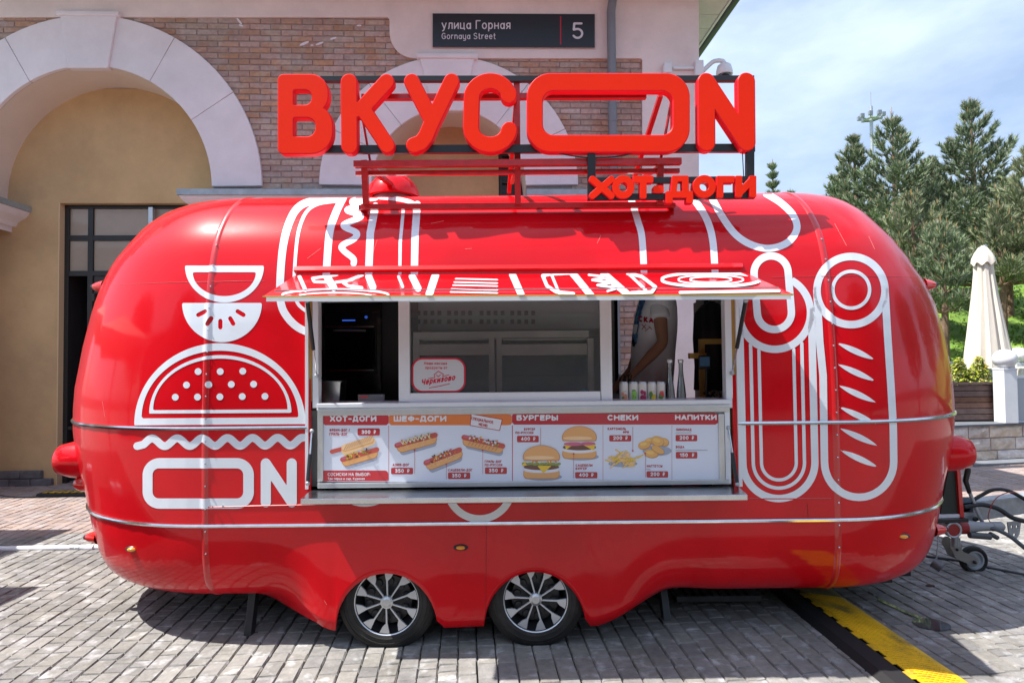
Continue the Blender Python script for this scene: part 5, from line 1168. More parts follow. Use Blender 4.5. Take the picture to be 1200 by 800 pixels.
# tall wall oven seen through the left opening
def P2(x, y, Y): p = at(x, y, Y); return p
OY = 4.25
a = P2(384, 470, OY); b = P2(441, 352, OY)
t = empty('wall_oven', (a.x+.16, OY+.25, .4), 'tall black built in oven with blue display, behind the left serving opening', 'oven')
m_ = MB(); m_.box(a.x-.02, b.x+.03, OY, OY+.5, .42, 2.22); m_.build('housing', mat('oven_black', (.008, .008, .009), .25, coat=.4), t, bevel=.005)
m_ = MB(); m_.box(a.x, b.x, OY-.02, OY-.002, P2(400, 432, OY).z, P2(400, 385, OY).z); m_.build('oven_door', mat('black_glass', (.004, .004, .005), .05, coat=.3), t, bevel=.003)
m_ = MB(); m_.tube([P2(391, 387.5, OY-.05), P2(429, 387.5, OY-.05)], .010, 8); m_.tube([P2(393, 387.5, OY-.05), P2(393, 387.5, OY-.01)], .007, 6); m_.tube([P2(427, 387.5, OY-.05), P2(427, 387.5, OY-.01)], .007, 6); m_.build('handle', M_steel, t, smooth=True)
m_ = MB(); wbox(m_, 381, 438, 382.2, 383.6, OY-.012, OY-.001); m_.build('trim_line', M_steel, t); m_ = MB(); wbox(m_, 381, 438, 433, 434.5, OY-.012, OY-.001); m_.build('trim_line', M_steel, t)
m_ = MB(); m_.sphere(P2(429, 371.5, OY-.006), .011, 10); m_.build('knob', mat('blue_knob', (.02, .05, .2), .4, emit=(.05, .16, .9, .25)), t)
m_ = MB(); wbox(m_, 401, 416, 374.5, 376, OY-.006, OY-.001); m_.build('display', mat('blue_display', (.02, .05, .2), .4, emit=(.05, .16, .9, .35)), t)
m_ = MB(); m_.box(P2(441, 400, 4.3).x+.03, P2(466, 400, 4.3).x+.1, 4.3, 5.0, .42, 2.22); m_.build('side_cabinet', mat('dark_grey_cabinet', (.02, .02, .023), .4), TR)
# steel insert pan and price card on the counter
c = P2(391, 471, 3.72); t = empty('steel_pan', c, 'square stainless steel food pan standing at the left end of the counter', 'food pan')
m_ = MB(); zt_ = P2(391, 446, 3.72).z
def frus(m_, c, w0, w1, z0, z1, d0, d1, top=True):
    A_ = [Vector((c.x+s*w0, c.y+u*d0, z0)) for s, u in ((-1, -1), (1, -1), (1, 1), (-1, 1))]; B_ = [Vector((c.x+s*w1, c.y+u*d1, z1)) for s, u in ((-1, -1), (1, -1), (1, 1), (-1, 1))]
    n0 = len(m_.v); m_.v += A_+B_; f = [(0, 1, 5, 4), (1, 2, 6, 5), (2, 3, 7, 6), (3, 0, 4, 7), (3, 2, 1, 0)]; m_.f += [tuple(i+n0 for i in q) for q in f]; m_.mi += [m_.cur]*len(f)
frus(m_, c, .048, .062, 1.337, zt_-.004, .06, .075); frus(m_, c, .046, .060, 1.34, zt_-.004, .058, .073); m_.build('pan', M_steel, t)
m_ = MB(); m_.box(c.x-.075, c.x+.075, c.y-.088, c.y-.070, zt_-.004, zt_); m_.box(c.x-.075, c.x+.075, c.y+.070, c.y+.088, zt_-.004, zt_); m_.box(c.x-.075, c.x-.06, c.y-.07, c.y+.07, zt_-.004, zt_); m_.box(c.x+.06, c.x+.075, c.y-.07, c.y+.07, zt_-.004, zt_); m_.build('rim', M_steel, t)
c = P2(435, 468, 3.62); t = empty('price_card', c, 'small clear card holder with a red heading on the counter beside the steel pan', 'card holder')
m_ = MB(); wbox(m_, 419.5, 450.5, 462, 471, 3.62, 3.624); m_.build('card', mat('clear_card', (.35, .36, .38), .15, alpha=.55), t); m_ = MB(); wbox(m_, 421, 431, 463.3, 466.5, 3.617, 3.619); m_.build('red_heading', mat('card_red', (.6, .1, .1), .5), t)
# stainless roller grill / heated cabinet behind the glass
GY = 4.25
t = empty('display_cabinet', P2(590, 460, GY)+Vector((0, .2, 0)), 'stainless hot display cabinet with glass doors standing behind the closed window pane', 'display cabinet')
def gpart(nm, rects, Y0, Y1, mm, par=t, bev=.002):
    for r in rects:
        m_ = MB(); wbox(m_, *r, Y0, Y1); m_.build(nm, mm, par, bevel=bev)
M_cab = mat('cabinet_steel', (.82, .81, .76), .45, .1, var=.15)
gpart('cabinet_body', [(484, 690, 388, 396)], GY, GY+.35, M_cab); gpart('cabinet_panel', [(491, 576, 403, 416), (586, 688, 403, 416)], GY, GY+.03, M_cab)
gpart('door_post', [(484, 491, 396, 462), (573, 579.5, 388.5, 462), (582, 588, 388.5, 462), (689, 696, 396, 462)], GY-.01, GY+.03, M_cab)
gpart('glass_door', [(491, 573, 417, 462), (588, 689, 417, 462)], GY+.012, GY+.018, mat('dark_cabinet_glass', (.03, .034, .038), .05, coat=.6, alpha=.75))
gpart('tray', [(492, 572, 440, 443), (589, 688, 440, 443)], GY+.04, GY+.3, mat('dark_red_tray', (.12, .03, .025), .5)); gpart('tray', [(492, 572, 396.5, 398.5), (589, 688, 396.5, 398.5)], GY+.04, GY+.3, M_cab)
gpart('cabinet_back', [(484, 696, 396, 470)], GY+.34, GY+.35, M_darkin)
HY = 4.6
t = empty('extractor_hood', P2(590, 370, HY), 'grey extractor hood with rows of square vent slots above the hot cabinet', 'extractor hood')
m_ = MB(); wbox(m_, 470, 715, 352-8, 386, HY, HY+.4); m_.build('hood', mat('hood_grey', (.66, .68, .70), .5, .1), t)
for y in (364, 374):
    for gx in (488, 524, 562, 598):
        for k in range(4):
            m_ = MB(); wbox(m_, gx+k*8.2, gx+k*8.2+4.6, y, y+5.5, HY-.004, HY-.001); m_.build('vent_slot', mat('vent_dark', (.16, .165, .175), .6), t)
# cans and bottles along the right opening
CX = [731.2, 742.5, 753, 763.8, 774.5]
specs = [('peach', (.80, .36, .22)), ('lime', (.30, .62, .12)), ('berry', (.45, .03, .12)), ('lemon', (.85, .62, .04)), ('melon', (.80, .10, .08))]
for k, x in enumerate(CX):
    c = P2(x, 469, 3.57); zt_ = P2(x, 447, 3.57).z; zb_ = 1.339 if False else P2(x, 470, 3.57).z; zb_ = 1.3355; r = .0262
    lab = {'peach': 'white drink can with a pink peach print, leftmost in the row of five', 'lime': 'white drink can with a green lime glass print, second from the left', 'berry': 'white drink can with dark red berries printed, middle of the row of five', 'lemon': 'white drink can with a yellow lemon print, fourth in the row', 'melon': 'white drink can with a red watermelon print, next to the steel bottles'}[specs[k][0]]
    t = empty('drink_can', (c.x, c.y, zb_), lab, 'can', 'printed drink cans on the sill')
    h = zt_-zb_
    m_ = MB(); m_.cur = 0; m_.lathe([(.001, .002), (.021, .001), (r, .008), (r, h-.012)], (c.x, c.y, zb_), 'z', 24); m_.cur = 1; m_.lathe([(r, h-.012), (.0235, h-.003), (.0235, h), (.021, h-.003), (.001, h-.003)], (c.x, c.y, zb_), 'z', 24)
    m_.build('can_body', [mat('can_white', (.72, .71, .68), .35, .1), M_alu], t, smooth=True)
    m_ = MB(); col = specs[k][1]; mlist = [mat('can_print_'+specs[k][0], col, .4), mat('can_leaf', (.12, .30, .06), .4)]
    def cmap(u, v): a = u/r; return Vector((c.x+(r+.0006)*math.sin(a), c.y-(r+.0006)*math.cos(a), zb_+v))
    shp = {'peach': [(0, d_ell(.003, .030, .011, .013)), (0, d_ell(-.009, .043, .007, .008)), (1, d_ell(-.008, .028, .006, .005))], 'lime': [(0, d_rr(-.012, .014, .012, .052, .003)), (1, d_ell(-.002, .056, .010, .004)), (1, d_ell(-.004, .035, .003, .003)), (1, d_ell(.005, .03, .003, .003))],
           'berry': [(0, d_ell(-.006, .050, .008, .009)), (0, d_ell(.007, .044, .007, .010)), (0, d_ell(-.004, .026, .011, .013)), (0, d_ell(.010, .025, .006, .010))], 'lemon': [(0, d_ell(.006, .029, .011, .013)), (1, d_ell(-.008, .040, .009, .012)), (1, d_ell(-.010, .025, .005, .005))], 'melon': [(0, d_poly([(-.012, .050), (.008, .052), (.014, .028), (-.004, .034)])), (1, d_ell(-.004, .028, .012, .006)), (1, d_ell(-.009, .038, .004, .006))]}[specs[k][0]]
    for mi_, f in shp: m_.cur = mi_; flat_sdf(m_, f, (-.018, .008, .018, .066), .0028, lambda u, v: cmap(u*1.25, v*1.45+.012))
    m_.cur = 0; flat_sdf(m_, d_rr(-.010, .088, .010, .091, .001), (-.013, .086, .013, .093), .002, cmap)
    m_.build('can_print', mlist, t)
for k, x in enumerate((785.5, 798.5)):
    c = P2(x, 469, 3.62); zt_ = P2(x, 421, 3.62).z; h = zt_-1.3355
    t = empty('steel_bottle', (c.x, c.y, 1.3355), ('slim polished steel bottle beside the cans, left of the pair' if k == 0 else 'slim polished steel bottle nearest the card terminal, right of the pair'), 'bottle', 'steel bottles on the sill')
    m_ = MB(); m_.lathe([(.001, .002), (.026, .0), (.0275, .01), (.0275, .06), (.024, .10), (.017, .155), (.0125, .20), (.0125, h-.018)], (c.x, c.y, 1.3355), 'z', 28); m_.build('bottle_body', M_steel, t, smooth=True)
    m_ = MB(); m_.lathe([(.015, h-.020), (.016, h-.004), (.012, h), (.001, h)], (c.x, c.y, 1.3355), 'z', 20); m_.build('cap', M_pvc if k == 0 else M_steel, t, smooth=True)
c = P2(727, 466, 3.70); t = empty('straw_cup', (c.x+.03, c.y, 1.3355), 'black cup of dark drinking straws behind the leftmost can', 'straw holder')
m_ = MB(); m_.lathe([(.001, .003), (.035, .002), (.045, .10), (.042, .10), (.033, .01)], (c.x+.03, c.y, 1.3355), 'z', 20); m_.build('cup', M_black, t, smooth=True)
rnd = random.Random(2)
for k in range(16):
    a = rnd.uniform(0, 6.28); m_ = MB(); q = Vector((c.x+.03+.025*math.cos(a), c.y+.025*math.sin(a), 1.345)); m_.tube([q, q+Vector((rnd.uniform(-.035, .03), rnd.uniform(-.02, .02), .155+rnd.uniform(-.02, .02)))], .003, 6); m_.build('straw', M_blackm, t)
# card terminal on a pole, brown corner bracket, dark jacket
c = P2(828, 465, 3.75); t = empty('card_terminal', (c.x, c.y, 1.3355), 'small blue screened card terminal on a thin pole at the right end of the counter', 'card terminal')
m_ = MB(); m_.tube([(c.x, c.y, 1.336), P2(828, 420, 3.75)], .008, 10); m_.lathe([(.04, 0), (.04, .006), (.001, .008)], (c.x, c.y, 1.336), 'z', 18); m_.build('pole', M_black, t, smooth=True)
m_ = MB(); wbox(m_, 819, 833, 416.5, 432.5, 3.73, 3.745); m_.build('terminal', M_black, t, bevel=.004); m_ = MB(); wbox(m_, 820.3, 831.7, 418, 429, 3.726, 3.729); m_.build('screen', mat('blue_screen', (.05, .10, .18), .15, coat=.6, emit=(.10, .25, .45, .03)), t)
m_ = MB(); wbox(m_, 808.5, 828, 413.5, 420, 3.80, 3.84); wbox(m_, 821, 846, 397, 403, 3.9, 3.95); wbox(m_, 821, 826.5, 403.2, 470, 3.9, 3.94); m_.build('ochre_bracket', MATS['ochre_edge'], TR)
t = empty('hanging_jacket', P2(832, 350, 4.5), 'black jacket hanging in the dark corner behind the card terminal', 'jacket')
JP = MB(); c = P2(834, 350, 4.45)
prf = [(.02, 2.02), (.07, 1.99), (.12, 1.93), (.13, 1.75), (.12, 1.55), (.13, 1.38)]
n_ = 22
for r_, z in prf:
    for k in range(n_): a = 2*PI*k/n_; JP.v.append(Vector((c.x+r_*math.cos(a)*(1+.12*math.sin(5*a+z*3)), c.y+r_*.55*math.sin(a)*(1+.2*math.sin(4*a)), z)))
for i in range(len(prf)-1):
    for k in range(n_): JP.f.append((i*n_+k, i*n_+(k+1) % n_, (i+1)*n_+(k+1) % n_, (i+1)*n_+k)); JP.mi.append(0)
JP.build('jacket', mat('black_nylon', (.012, .013, .016), .4), t, smooth=True)
t = empty('cable_tangle', P2(834, 466, 3.9), 'tangled black cable lying at the right end of the counter', 'cable'); m_ = MB(); rnd = random.Random(4)
q = [tuple(P2(822+k*2.2, 462+rnd.uniform(-5, 5), 3.9)+Vector((0, rnd.uniform(-.05, .05), 0))) for k in range(11)]; m_.tube(catmull(q, 5), .005, 6); m_.build('cable', M_cableblk, t, smooth=True)
t = empty('teal_sponge', P2(685, 459, 3.75), 'small teal cloth lying in the right corner behind the window pane', 'cloth'); m_ = MB(); m_.sphere(P2(685, 458, 3.75), 1, 12, (.03, .03, .016)); m_.build('cloth', mat('teal_cloth', (.05, .35, .38), .8), t, smooth=True)

# ================================================================== PERSON
PY = 4.30; Z0 = .40
hip = Vector((P2(768, 450, PY).x, PY, Z0+.98))
PX = hip.x
T_ = empty('person', (PX, PY, Z0), 'person in a grey white printed t-shirt and blue lanyard leaning on the counter inside', 'person')
def skin(name, nodes, edges, m, parent, sub=2, root=0):
    me = bpy.data.meshes.new(name); me.from_pydata([n_[:3] for n_ in nodes], edges, []); o = bpy.data.objects.new(name, me); COL.objects.link(o)
    o.modifiers.new('skin', 'SKIN'); sd = o.modifiers.new('sub', 'SUBSURF'); sd.levels = sub; sd.render_levels = sub
    for i, n_ in enumerate(nodes):
        r = n_[3]; r = r if isinstance(r, tuple) else (r, r); me.skin_vertices[0].data[i].radius = r
        me.skin_vertices[0].data[i].use_root = (i == root)
    dg = bpy.context.evaluated_depsgraph_get(); ev = bpy.data.meshes.new_from_object(o.evaluated_get(dg)); bpy.data.objects.remove(o)
    ev.name = name; ev.materials.clear(); ev.materials.append(m); ev.polygons.foreach_set('use_smooth', [True]*len(ev.polygons))
    oo = bpy.data.objects.new(name, ev); COL.objects.link(oo); oo.parent = parent; oo.matrix_parent_inverse = PLOC.get(parent.name, Matrix.Identity(4)); PLOC[oo.name] = Matrix.Identity(4); return oo
M_skin = mat('tanned_skin', (.38, .20, .125), .5, var=.08); M_shirt = mat('pale_grey_shirt', (.80, .80, .86), .9, var=.06, vscale=5, bump=.002, bscale=12)
def V3(x, y, z): return (PX+x, PY+y, Z0+z)
hl = at(740.5, 440, 3.98); elb = at(777, 402, 4.06); shd = at(772, 362, 4.17)
el2 = Vector(V3(-.12, .22, 1.12)); hd2 = Vector(V3(-.30, .05, .98)); sh2 = Vector(V3(-.01, .20, 1.46))
nodes = [V3(0, 0, .98)+((.15, .11),), V3(.0, .0, 1.12)+((.14, .10),), V3(.0, 0, 1.30)+((.16, .11),), V3(.0, 0, 1.44)+((.13, .09),), V3(-.02, 0, 1.53)+(.055,), V3(-.04, 0, 1.60)+(.06,), V3(-.05, 0, 1.68)+((.078, .09),), V3(-.045, 0, 1.76)+((.06, .07),),
         tuple(shd)+(.058,), tuple(shd.lerp(elb, .5))+(.047,), tuple(elb)+(.040,), tuple(elb.lerp(hl, .35))+(.040,), tuple(elb.lerp(hl, .9))+(.025,), tuple(hl)+((.034, .020),),
         tuple(sh2)+(.058,), tuple(sh2.lerp(el2, .5))+(.046,), tuple(el2)+(.040,), tuple(el2.lerp(hd2, .9))+(.026,), tuple(hd2)+((.034, .02),),
         V3(.0, -.09, .90)+(.10,), V3(-.01, -.10, .50)+(.065,), V3(.02, -.10, .10)+(.042,), V3(-.05, -.10, .035)+(.04,), V3(-.14, -.10, .03)+(.035,),
         V3(.0, .09, .90)+(.10,), V3(-.01, .10, .50)+(.065,), V3(.03, .10, .10)+(.042,), V3(-.04, .10, .035)+(.04,), V3(-.13, .10, .03)+(.035,)]
edges = [(0, 1), (1, 2), (2, 3), (3, 4), (4, 5), (5, 6), (6, 7), (3, 8), (8, 9), (9, 10), (10, 11), (11, 12), (12, 13), (3, 14), (14, 15), (15, 16), (16, 17), (17, 18), (0, 19), (19, 20), (20, 21), (21, 22), (22, 23), (0, 24), (24, 25), (25, 26), (26, 27), (27, 28)]
nb = len(nodes)
for (h0, fore) in ((hl, (hl-elb).normalized()), (hd2, (hd2-el2).normalized())):
    i0 = nodes.index(next(n_ for n_ in nodes if Vector(n_[:3]) == Vector(tuple(h0)))) if False else (13 if h0 is hl else 18)
    for k, (dy, L) in enumerate(((-.026, .062), (-.009, .072), (.009, .068), (.026, .052))):
        b0 = h0+fore*.03+Vector((0, dy, 0)); b1 = b0+fore*L*.5+Vector((0, 0, -.004)); b2 = b1+(fore+Vector((0, 0, -.8))).normalized()*L*.5
        n0 = len(nodes); nodes += [tuple(b0)+(.0095,), tuple(b1)+(.009,), tuple(b2)+(.0075,)]; edges += [(i0, n0), (n0, n0+1), (n0+1, n0+2)]
    b0 = h0+Vector((0, -.035, 0)); n0 = len(nodes); nodes += [tuple(b0)+(.011,), tuple(b0+fore*.035+Vector((0, -.015, -.012)))+(.009,)]; edges += [(i0, n0), (n0, n0+1)]
skin('body', nodes, edges, M_skin, T_)
# shirt: lofted torso plus one sleeve each
def loft(rings, n=28):
    m_ = MB()
    for (c, rx, ry, ang) in rings:
        for k in range(n):
            a = 2*PI*k/n; u, v = rx*math.cos(a), ry*math.sin(a); fold = 1+.018*math.sin(3*a+c[2]*22)+.012*math.sin(7*a+c[2]*9); m_.v.append(Vector((c[0]+(u*math.cos(ang)-v*math.sin(ang))*fold, c[1]+(u*math.sin(ang)+v*math.cos(ang))*fold, c[2])))
    for i in range(len(rings)-1):
        for k in range(n): m_.f.append((i*n+k, i*n+(k+1) % n, (i+1)*n+(k+1) % n, (i+1)*n+k)); m_.mi.append(0)
    return m_
def ring(xl, xr, y, ry=.19):
    a = at(xl, y, PY); b = at(xr, y, PY); return ((((a.x+b.x)/2), PY, (a.z+b.z)/2), abs(b.x-a.x)/2, ry, 0.0)
SH = loft([ring(739, 788, 449, .16), ring(739, 789, 440, .165), ring(739.5, 790, 425, .17), ring(739.5, 791, 408, .175), ring(741, 792.5, 390, .185), ring(744, 793, 370, .19), ring(748, 792, 355, .195), ring(753, 788, 344, .20), ring(758, 782, 337, .12), ring(763, 776, 333, .06)])
SHO = SH.build('t_shirt', M_shirt, T_, smooth=True); SHO.modifiers.new('sub', 'SUBSURF').render_levels = 1
sl_ = skin('sleeve', [tuple(shd+Vector((0, .07, .05)))+(.085,), tuple(shd)+(.078,), tuple(shd.lerp(elb, .22)+Vector((.0, 0, 0)))+(.074,), tuple(shd.lerp(elb, .36))+(.073,)], [(0, 1), (1, 2), (2, 3)], M_shirt, T_)
skin('sleeve', [tuple(sh2+Vector((0, -.07, .05)))+(.085,), tuple(sh2)+(.078,), tuple(sh2.lerp(el2, .4))+(.072,)], [(0, 1), (1, 2)], M_shirt, T_)
skin('trousers', [V3(0, 0, 1.03)+((.165, .13),), V3(0, 0, .93)+((.165, .13),), V3(0, -.09, .85)+(.105,), V3(0, -.10, .50)+(.085,), V3(.01, -.10, .12)+(.07,), V3(0, .09, .85)+(.105,), V3(0, .10, .50)+(.085,), V3(.02, .10, .12)+(.07,)], [(0, 1), (1, 2), (2, 3), (3, 4), (1, 5), (5, 6), (6, 7)], mat('black_trousers', (.015, .016, .022), .85), T_)
skin('hair', [V3(-.02, 0, 1.74)+((.075, .088),), V3(.0, 0, 1.79)+((.07, .08),), V3(.03, 0, 1.70)+((.06, .07),)], [(0, 1), (0, 2)], mat('dark_hair', (.02, .014, .01), .8), T_, 1)
m_ = MB(); fc = Vector(V3(-.128, 0, 1.68)); m_.cur = 0; m_.sphere(fc+Vector((.0, -.03, .01)), .011, 10); m_.sphere(fc+Vector((.0, .03, .01)), .011, 10); m_.cur = 1; m_.tube([fc+Vector((-.004, 0, .01)), fc+Vector((-.028, 0, -.022))], [.007, .013], 8); m_.cur = 2; m_.tube([fc+Vector((.004, -.02, -.052)), fc+Vector((-.006, 0, -.05)), fc+Vector((.004, .02, -.052))], .006, 6); m_.cur = 1; m_.sphere(V3(-.04, -.085, 1.67), 1, 10, (.018, .01, .03)); m_.sphere(V3(-.04, .085, 1.67), 1, 10, (.018, .01, .03))
m_.build('face', [M_black, M_skin, mat('lips', (.30, .09, .08), .5)], T_, smooth=True)
# print and lanyard laid on the shirt
bvs = BVHTree.FromPolygons([v for v in SH.v], SH.f)
def onsh(x, y, off):
    d = ray(x, y).normalized(); h = bvs.ray_cast(EYE, d, 30); return (h[0]-d*off) if h[0] is not None else at(x, y, PY-.15)
m_ = MB(); text(m_, 'СКА', 748, 377, 7.4, lambda x, y: onsh(x, y+(x-748)*.12, .006), t=.24, sx=1.05, sp=.08, res=.2); m_.build('shirt_print', mat('shirt_red_print', (.42, .01, .03), .8), T_)
m_ = MB()
for (a, b) in (((752, 380), (757, 385)), ((757, 380), (752, 386)), ((760, 382), (764, 386)), ((756, 388), (762, 383))): m_.tube([onsh(*a, .006), onsh(*b, .006)], .002, 5)
m_.build('shirt_print', MATS['shirt_red_print'], T_)
m_ = MB(); L1 = [(759, 345), (753, 352), (748.5, 366), (745.5, 380), (744, 392), (743, 403)]; wd = 3.4
for i in range(len(L1)-1):
    (xa, ya), (xb, yb) = L1[i], L1[i+1]; m_.hexa([onsh(xa-wd, ya, .010), onsh(xa+wd, ya, .010), onsh(xb+wd*.8, yb, .010), onsh(xb-wd*.8, yb, .010)], [onsh(xa-wd, ya, .004), onsh(xa+wd, ya, .004), onsh(xb+wd*.8, yb, .004), onsh(xb-wd*.8, yb, .004)])
m_.build('lanyard', mat('blue_lanyard', (.03, .10, .32), .7, col2=(.10, .30, .45), c2scale=30), T_)
m_ = MB(); m_.hexa([onsh(x, y, .012) for x, y in ((740.5, 394), (745, 394), (744, 406), (741, 406))], [onsh(x, y, .004) for x, y in ((740.5, 394), (745, 394), (744, 406), (741, 406))]); m_.build('lanyard_clip', M_blackm, T_)

# ================================================================== DRAWBAR END OF THE TRAILER
TY = 4.55
def T3(x, y, Y=TY): return at(x, y, Y)
m_ = MB()
a, b = T3(1092, 606), T3(1290, 577); m_.hexa([Vector((a.x, TY-.05, a.z-.06)), Vector((b.x, TY-.05, b.z-.05)), Vector((b.x, TY-.05, b.z+.05)), Vector((a.x, TY-.05, a.z+.10))][::1], [Vector((a.x, TY+.05, a.z-.06)), Vector((b.x, TY+.05, b.z-.05)), Vector((b.x, TY+.05, b.z+.05)), Vector((a.x, TY+.05, a.z+.10))])
q = T3(1175, 598); m_.build('drawbar', M_galv, TR, bevel=.006)
m_ = MB(); f = D_(d_poly([(1181, 612), (1197, 609), (1195, 625), (1191, 632), (1187, 632), (1183, 626)]), d_ell(1189, 626.5, 1.8, 1.8), d_ell(1186, 617, 1.3, 2.2), d_ell(1192, 617, 1.3, 2.2)); solid_sdf(m_, f, (1178, 606, 1200, 635), .8, lambda x, y, o=0: at(x, y, TY-.06)+Vector((0, o, 0)), .012, back=True); m_.build('coupling_bracket', M_galv, TR)
m_ = MB(); m_.hexa([T3(x, y, 4.36) for x, y in ((1102, 603), (1125, 602), (1123, 549), (1112, 549))], [T3(x, y, 4.36)+Vector((0, .45, 0)) for x, y in ((1102, 603), (1125, 602), (1123, 549), (1112, 549))]); m_.build('front_box', mat('dark_green_box', (.018, .028, .026), .45), TR)
m_ = MB(); m_.hexa([T3(x, y, 4.34) for x, y in ((1125.5, 606), (1130, 606), (1125.5, 549), (1121.5, 549))], [T3(x, y, 4.34)+Vector((0, .05, 0)) for x, y in ((1125.5, 606), (1130, 606), (1125.5, 549), (1121.5, 549))]); m_.build('box_frame', M_redd, TR)
m_ = MB(); m_.hexa([T3(x, y, 4.345) for x, y in ((1100, 607), (1125, 606), (1124.5, 602.3), (1100, 603))], [T3(x, y, 4.345)+Vector((0, .04, 0)) for x, y in ((1100, 607), (1125, 606), (1124.5, 602.3), (1100, 603))]); m_.build('box_sill', M_pvc, TR)
m_ = MB(); m_.bar(T3(1094, 610, 4.33), T3(1132, 608.5, 4.33), .05, .022); m_.build('black_rail_bar', M_black, TR)
m_ = MB(); m_.hexa([T3(x, y, 4.5) for x, y in ((1128, 600), (1141, 600), (1139, 582), (1128, 582))], [T3(x, y, 4.6) for x, y in ((1128, 600), (1141, 600), (1139, 582), (1128, 582))]); m_.build('blue_grey_box', mat('blue_grey', (.16, .22, .28), .5), TR)
# handbrake lever
m_ = MB(); m_.cur = 0; m_.tube([T3(1136, 576, 4.45), T3(1147, 603, 4.45), T3(1153, 615, 4.46)], .012, 10); m_.cur = 1; m_.tube([T3(1134.5, 548, 4.44), T3(1134, 552, 4.44), T3(1131.5, 563, 4.44), T3(1136, 577, 4.45)], [.017, .02, .018, .014], 10); m_.build('handbrake_lever', [M_galv, M_black], TR, smooth=True)
m_ = MB(); m_.sphere(T3(1143, 608, 4.47), .022, 10, (1, .6, .8)); m_.build('bolt', M_black, TR, smooth=True)
# jockey wheel
m_ = MB(); m_.tube([T3(1119, 616, 4.5), T3(1119, 640, 4.5)], .024, 12); m_.tube([T3(1124, 630, 4.5), T3(1124, 640, 4.5)], .008, 8); JW = m_.build('jockey_wheel', M_galv, TR, smooth=True)
wc = ground(1141, 671); wc = Vector((wc.x, wc.y, .098))
m_ = MB(); m_.lathe([(.066, -.018), (.085, -.026), (.098, -.016), (.1, 0), (.098, .016), (.085, .026), (.066, .018)], wc, 'y', 32); m_.build('tyre', M_rubber, JW, smooth=True)
m_ = MB(); m_.lathe([(.001, -.02), (.02, -.02), (.025, -.008), (.05, -.006), (.058, -.02), (.068, -.02), (.068, .02), (.001, .02)], wc, 'y', 24); m_.build('rim', M_galv, JW, smooth=True)
for dy in (-.045, .035):
    m_ = MB(); f = U_(d_path([(1118, 637), (1124, 650), (1141, 657)], 5.4), d_ell(1120, 640, 7, 6)); s_ = wc.y+dy; solid_sdf(m_, f, (1106, 630, 1150, 666), 1.6, lambda x, y, o=0, s_=s_: at(x, y, wc.y-.04)+Vector((0, s_-wc.y+.04+o, 0)), .008, back=True); m_.build('fork', mat('grey_beige_fork', (.36, .34, .31), .45, .4), JW)
m_ = MB(); m_.sphere(T3(1142.5, 658.5, wc.y-.055), .014, 8); m_.sphere(T3(1122, 644, wc.y-.05), .01, 8); m_.build('fork_bolt', M_black, JW)
# power plug hanging on the drawbar, cables
PLG = empty('power_plug', T3(1112, 617, 4.36), 'grey industrial power plug with round red socket cap hung under the black rail', 'plug')
c = T3(1114.5, 619.5, 4.34); m_ = MB(); m_.cur = 0; m_.lathe([(.050, .03), (.056, 0), (.056, -.03), (.050, -.034), (.042, -.03)], c, 'y', 26); m_.cur = 1; m_.lathe([(.042, -.028), (.001, -.028)], c, 'y', 26); m_.build('socket_cap', [M_galv, mat('plug_red', (.30, .02, .02), .45)], PLG, smooth=True)
m_ = MB(); m_.cur = 0; m_.lathe([(.045, .0), (.050, .02), (.050, .07)], T3(1119, 617, 4.40), 'x', 18); m_.cur = 1; m_.lathe([(.044, .071), (.046, .10), (.034, .16), (.030, .26), (.033, .262), (.033, .33), (.02, .345)], T3(1119, 617, 4.40), 'x', 18); m_.build('plug_body', [MATS['plug_red'], mat('grey_plastic', (.30, .31, .33), .45)], PLG, smooth=True)
m_ = MB(); m_.tube([T3(1136, 626.5, 4.36), T3(1160, 628.5, 4.36)], .022, 12); m_.tube([T3(1160, 625, 4.36), T3(1169, 630, 4.36)], .016, 8); m_.build('second_plug', mat('dark_grey_plastic', (.08, .085, .09), .5), PLG, smooth=True)
t = empty('hanging_weight', T3(1097, 663, 4.3), 'short grey metal cylinder hanging on a thin wire near the trailer corner', 'weight')
m_ = MB(); m_.tube([T3(1100, 625, 4.3), T3(1097.5, 655, 4.3)], .004, 6); m_.build('wire', M_galv, t)
m_ = MB(); m_.tube([T3(1093, 658, 4.3), T3(1104, 665, 4.26)], .036, 16); m_.build('cylinder', mat('dull_grey_metal', (.16, .15, .16), .4, .4), t, smooth=True)
def cable(lab, pts, r, m=M_cableblk, nm='power_cable', grp=None):
    t = MB(); t.tube(catmull([tuple(p) for p in pts], 8), r, 8); o = t.build(nm, m, None, smooth=True); return tag(o, lab, 'cable', grp)
cable('black cable arching over the drawbar up to the picture edge', [T3(1140, 586, 4.5), T3(1150, 580, 4.5), T3(1165, 573.5, 4.48), T3(1185, 576, 4.46), T3(1212, 592, 4.45)], .013)
cable('thick black cable sagging along the galvanised drawbar', [T3(1130, 594, 4.45), T3(1150, 591, 4.44), T3(1170, 596, 4.42), T3(1188, 607, 4.40), T3(1215, 613, 4.4)], .016)
cable('dark cable leaving the grey plug towards the lower right edge', [T3(1160, 618, 4.38), T3(1170, 621, 4.36), T3(1185, 629, 4.33), T3(1200, 641, 4.3), T3(1225, 660, 4.3)], .014, mat('cable_grey', (.10, .11, .12), .5))
cable('thin red wire looping up beside the handbrake lever', [T3(1164, 615, 4.42), T3(1158, 605, 4.4), T3(1166, 585, 4.38), T3(1180, 577, 4.38), T3(1190, 577, 4.4)], .003, mat('thin_red_wire', (.35, .05, .04), .5))
gc = lambda x, y: ground(x, y, .018)+Vector((0, 0, 0))
cable('black cable lying on the pavers behind the jockey wheel', [gc(1060, 648), gc(1090, 653), gc(1120, 657), gc(1150, 664), gc(1180, 670), gc(1215, 677)], .017, MATS['cable_black'])
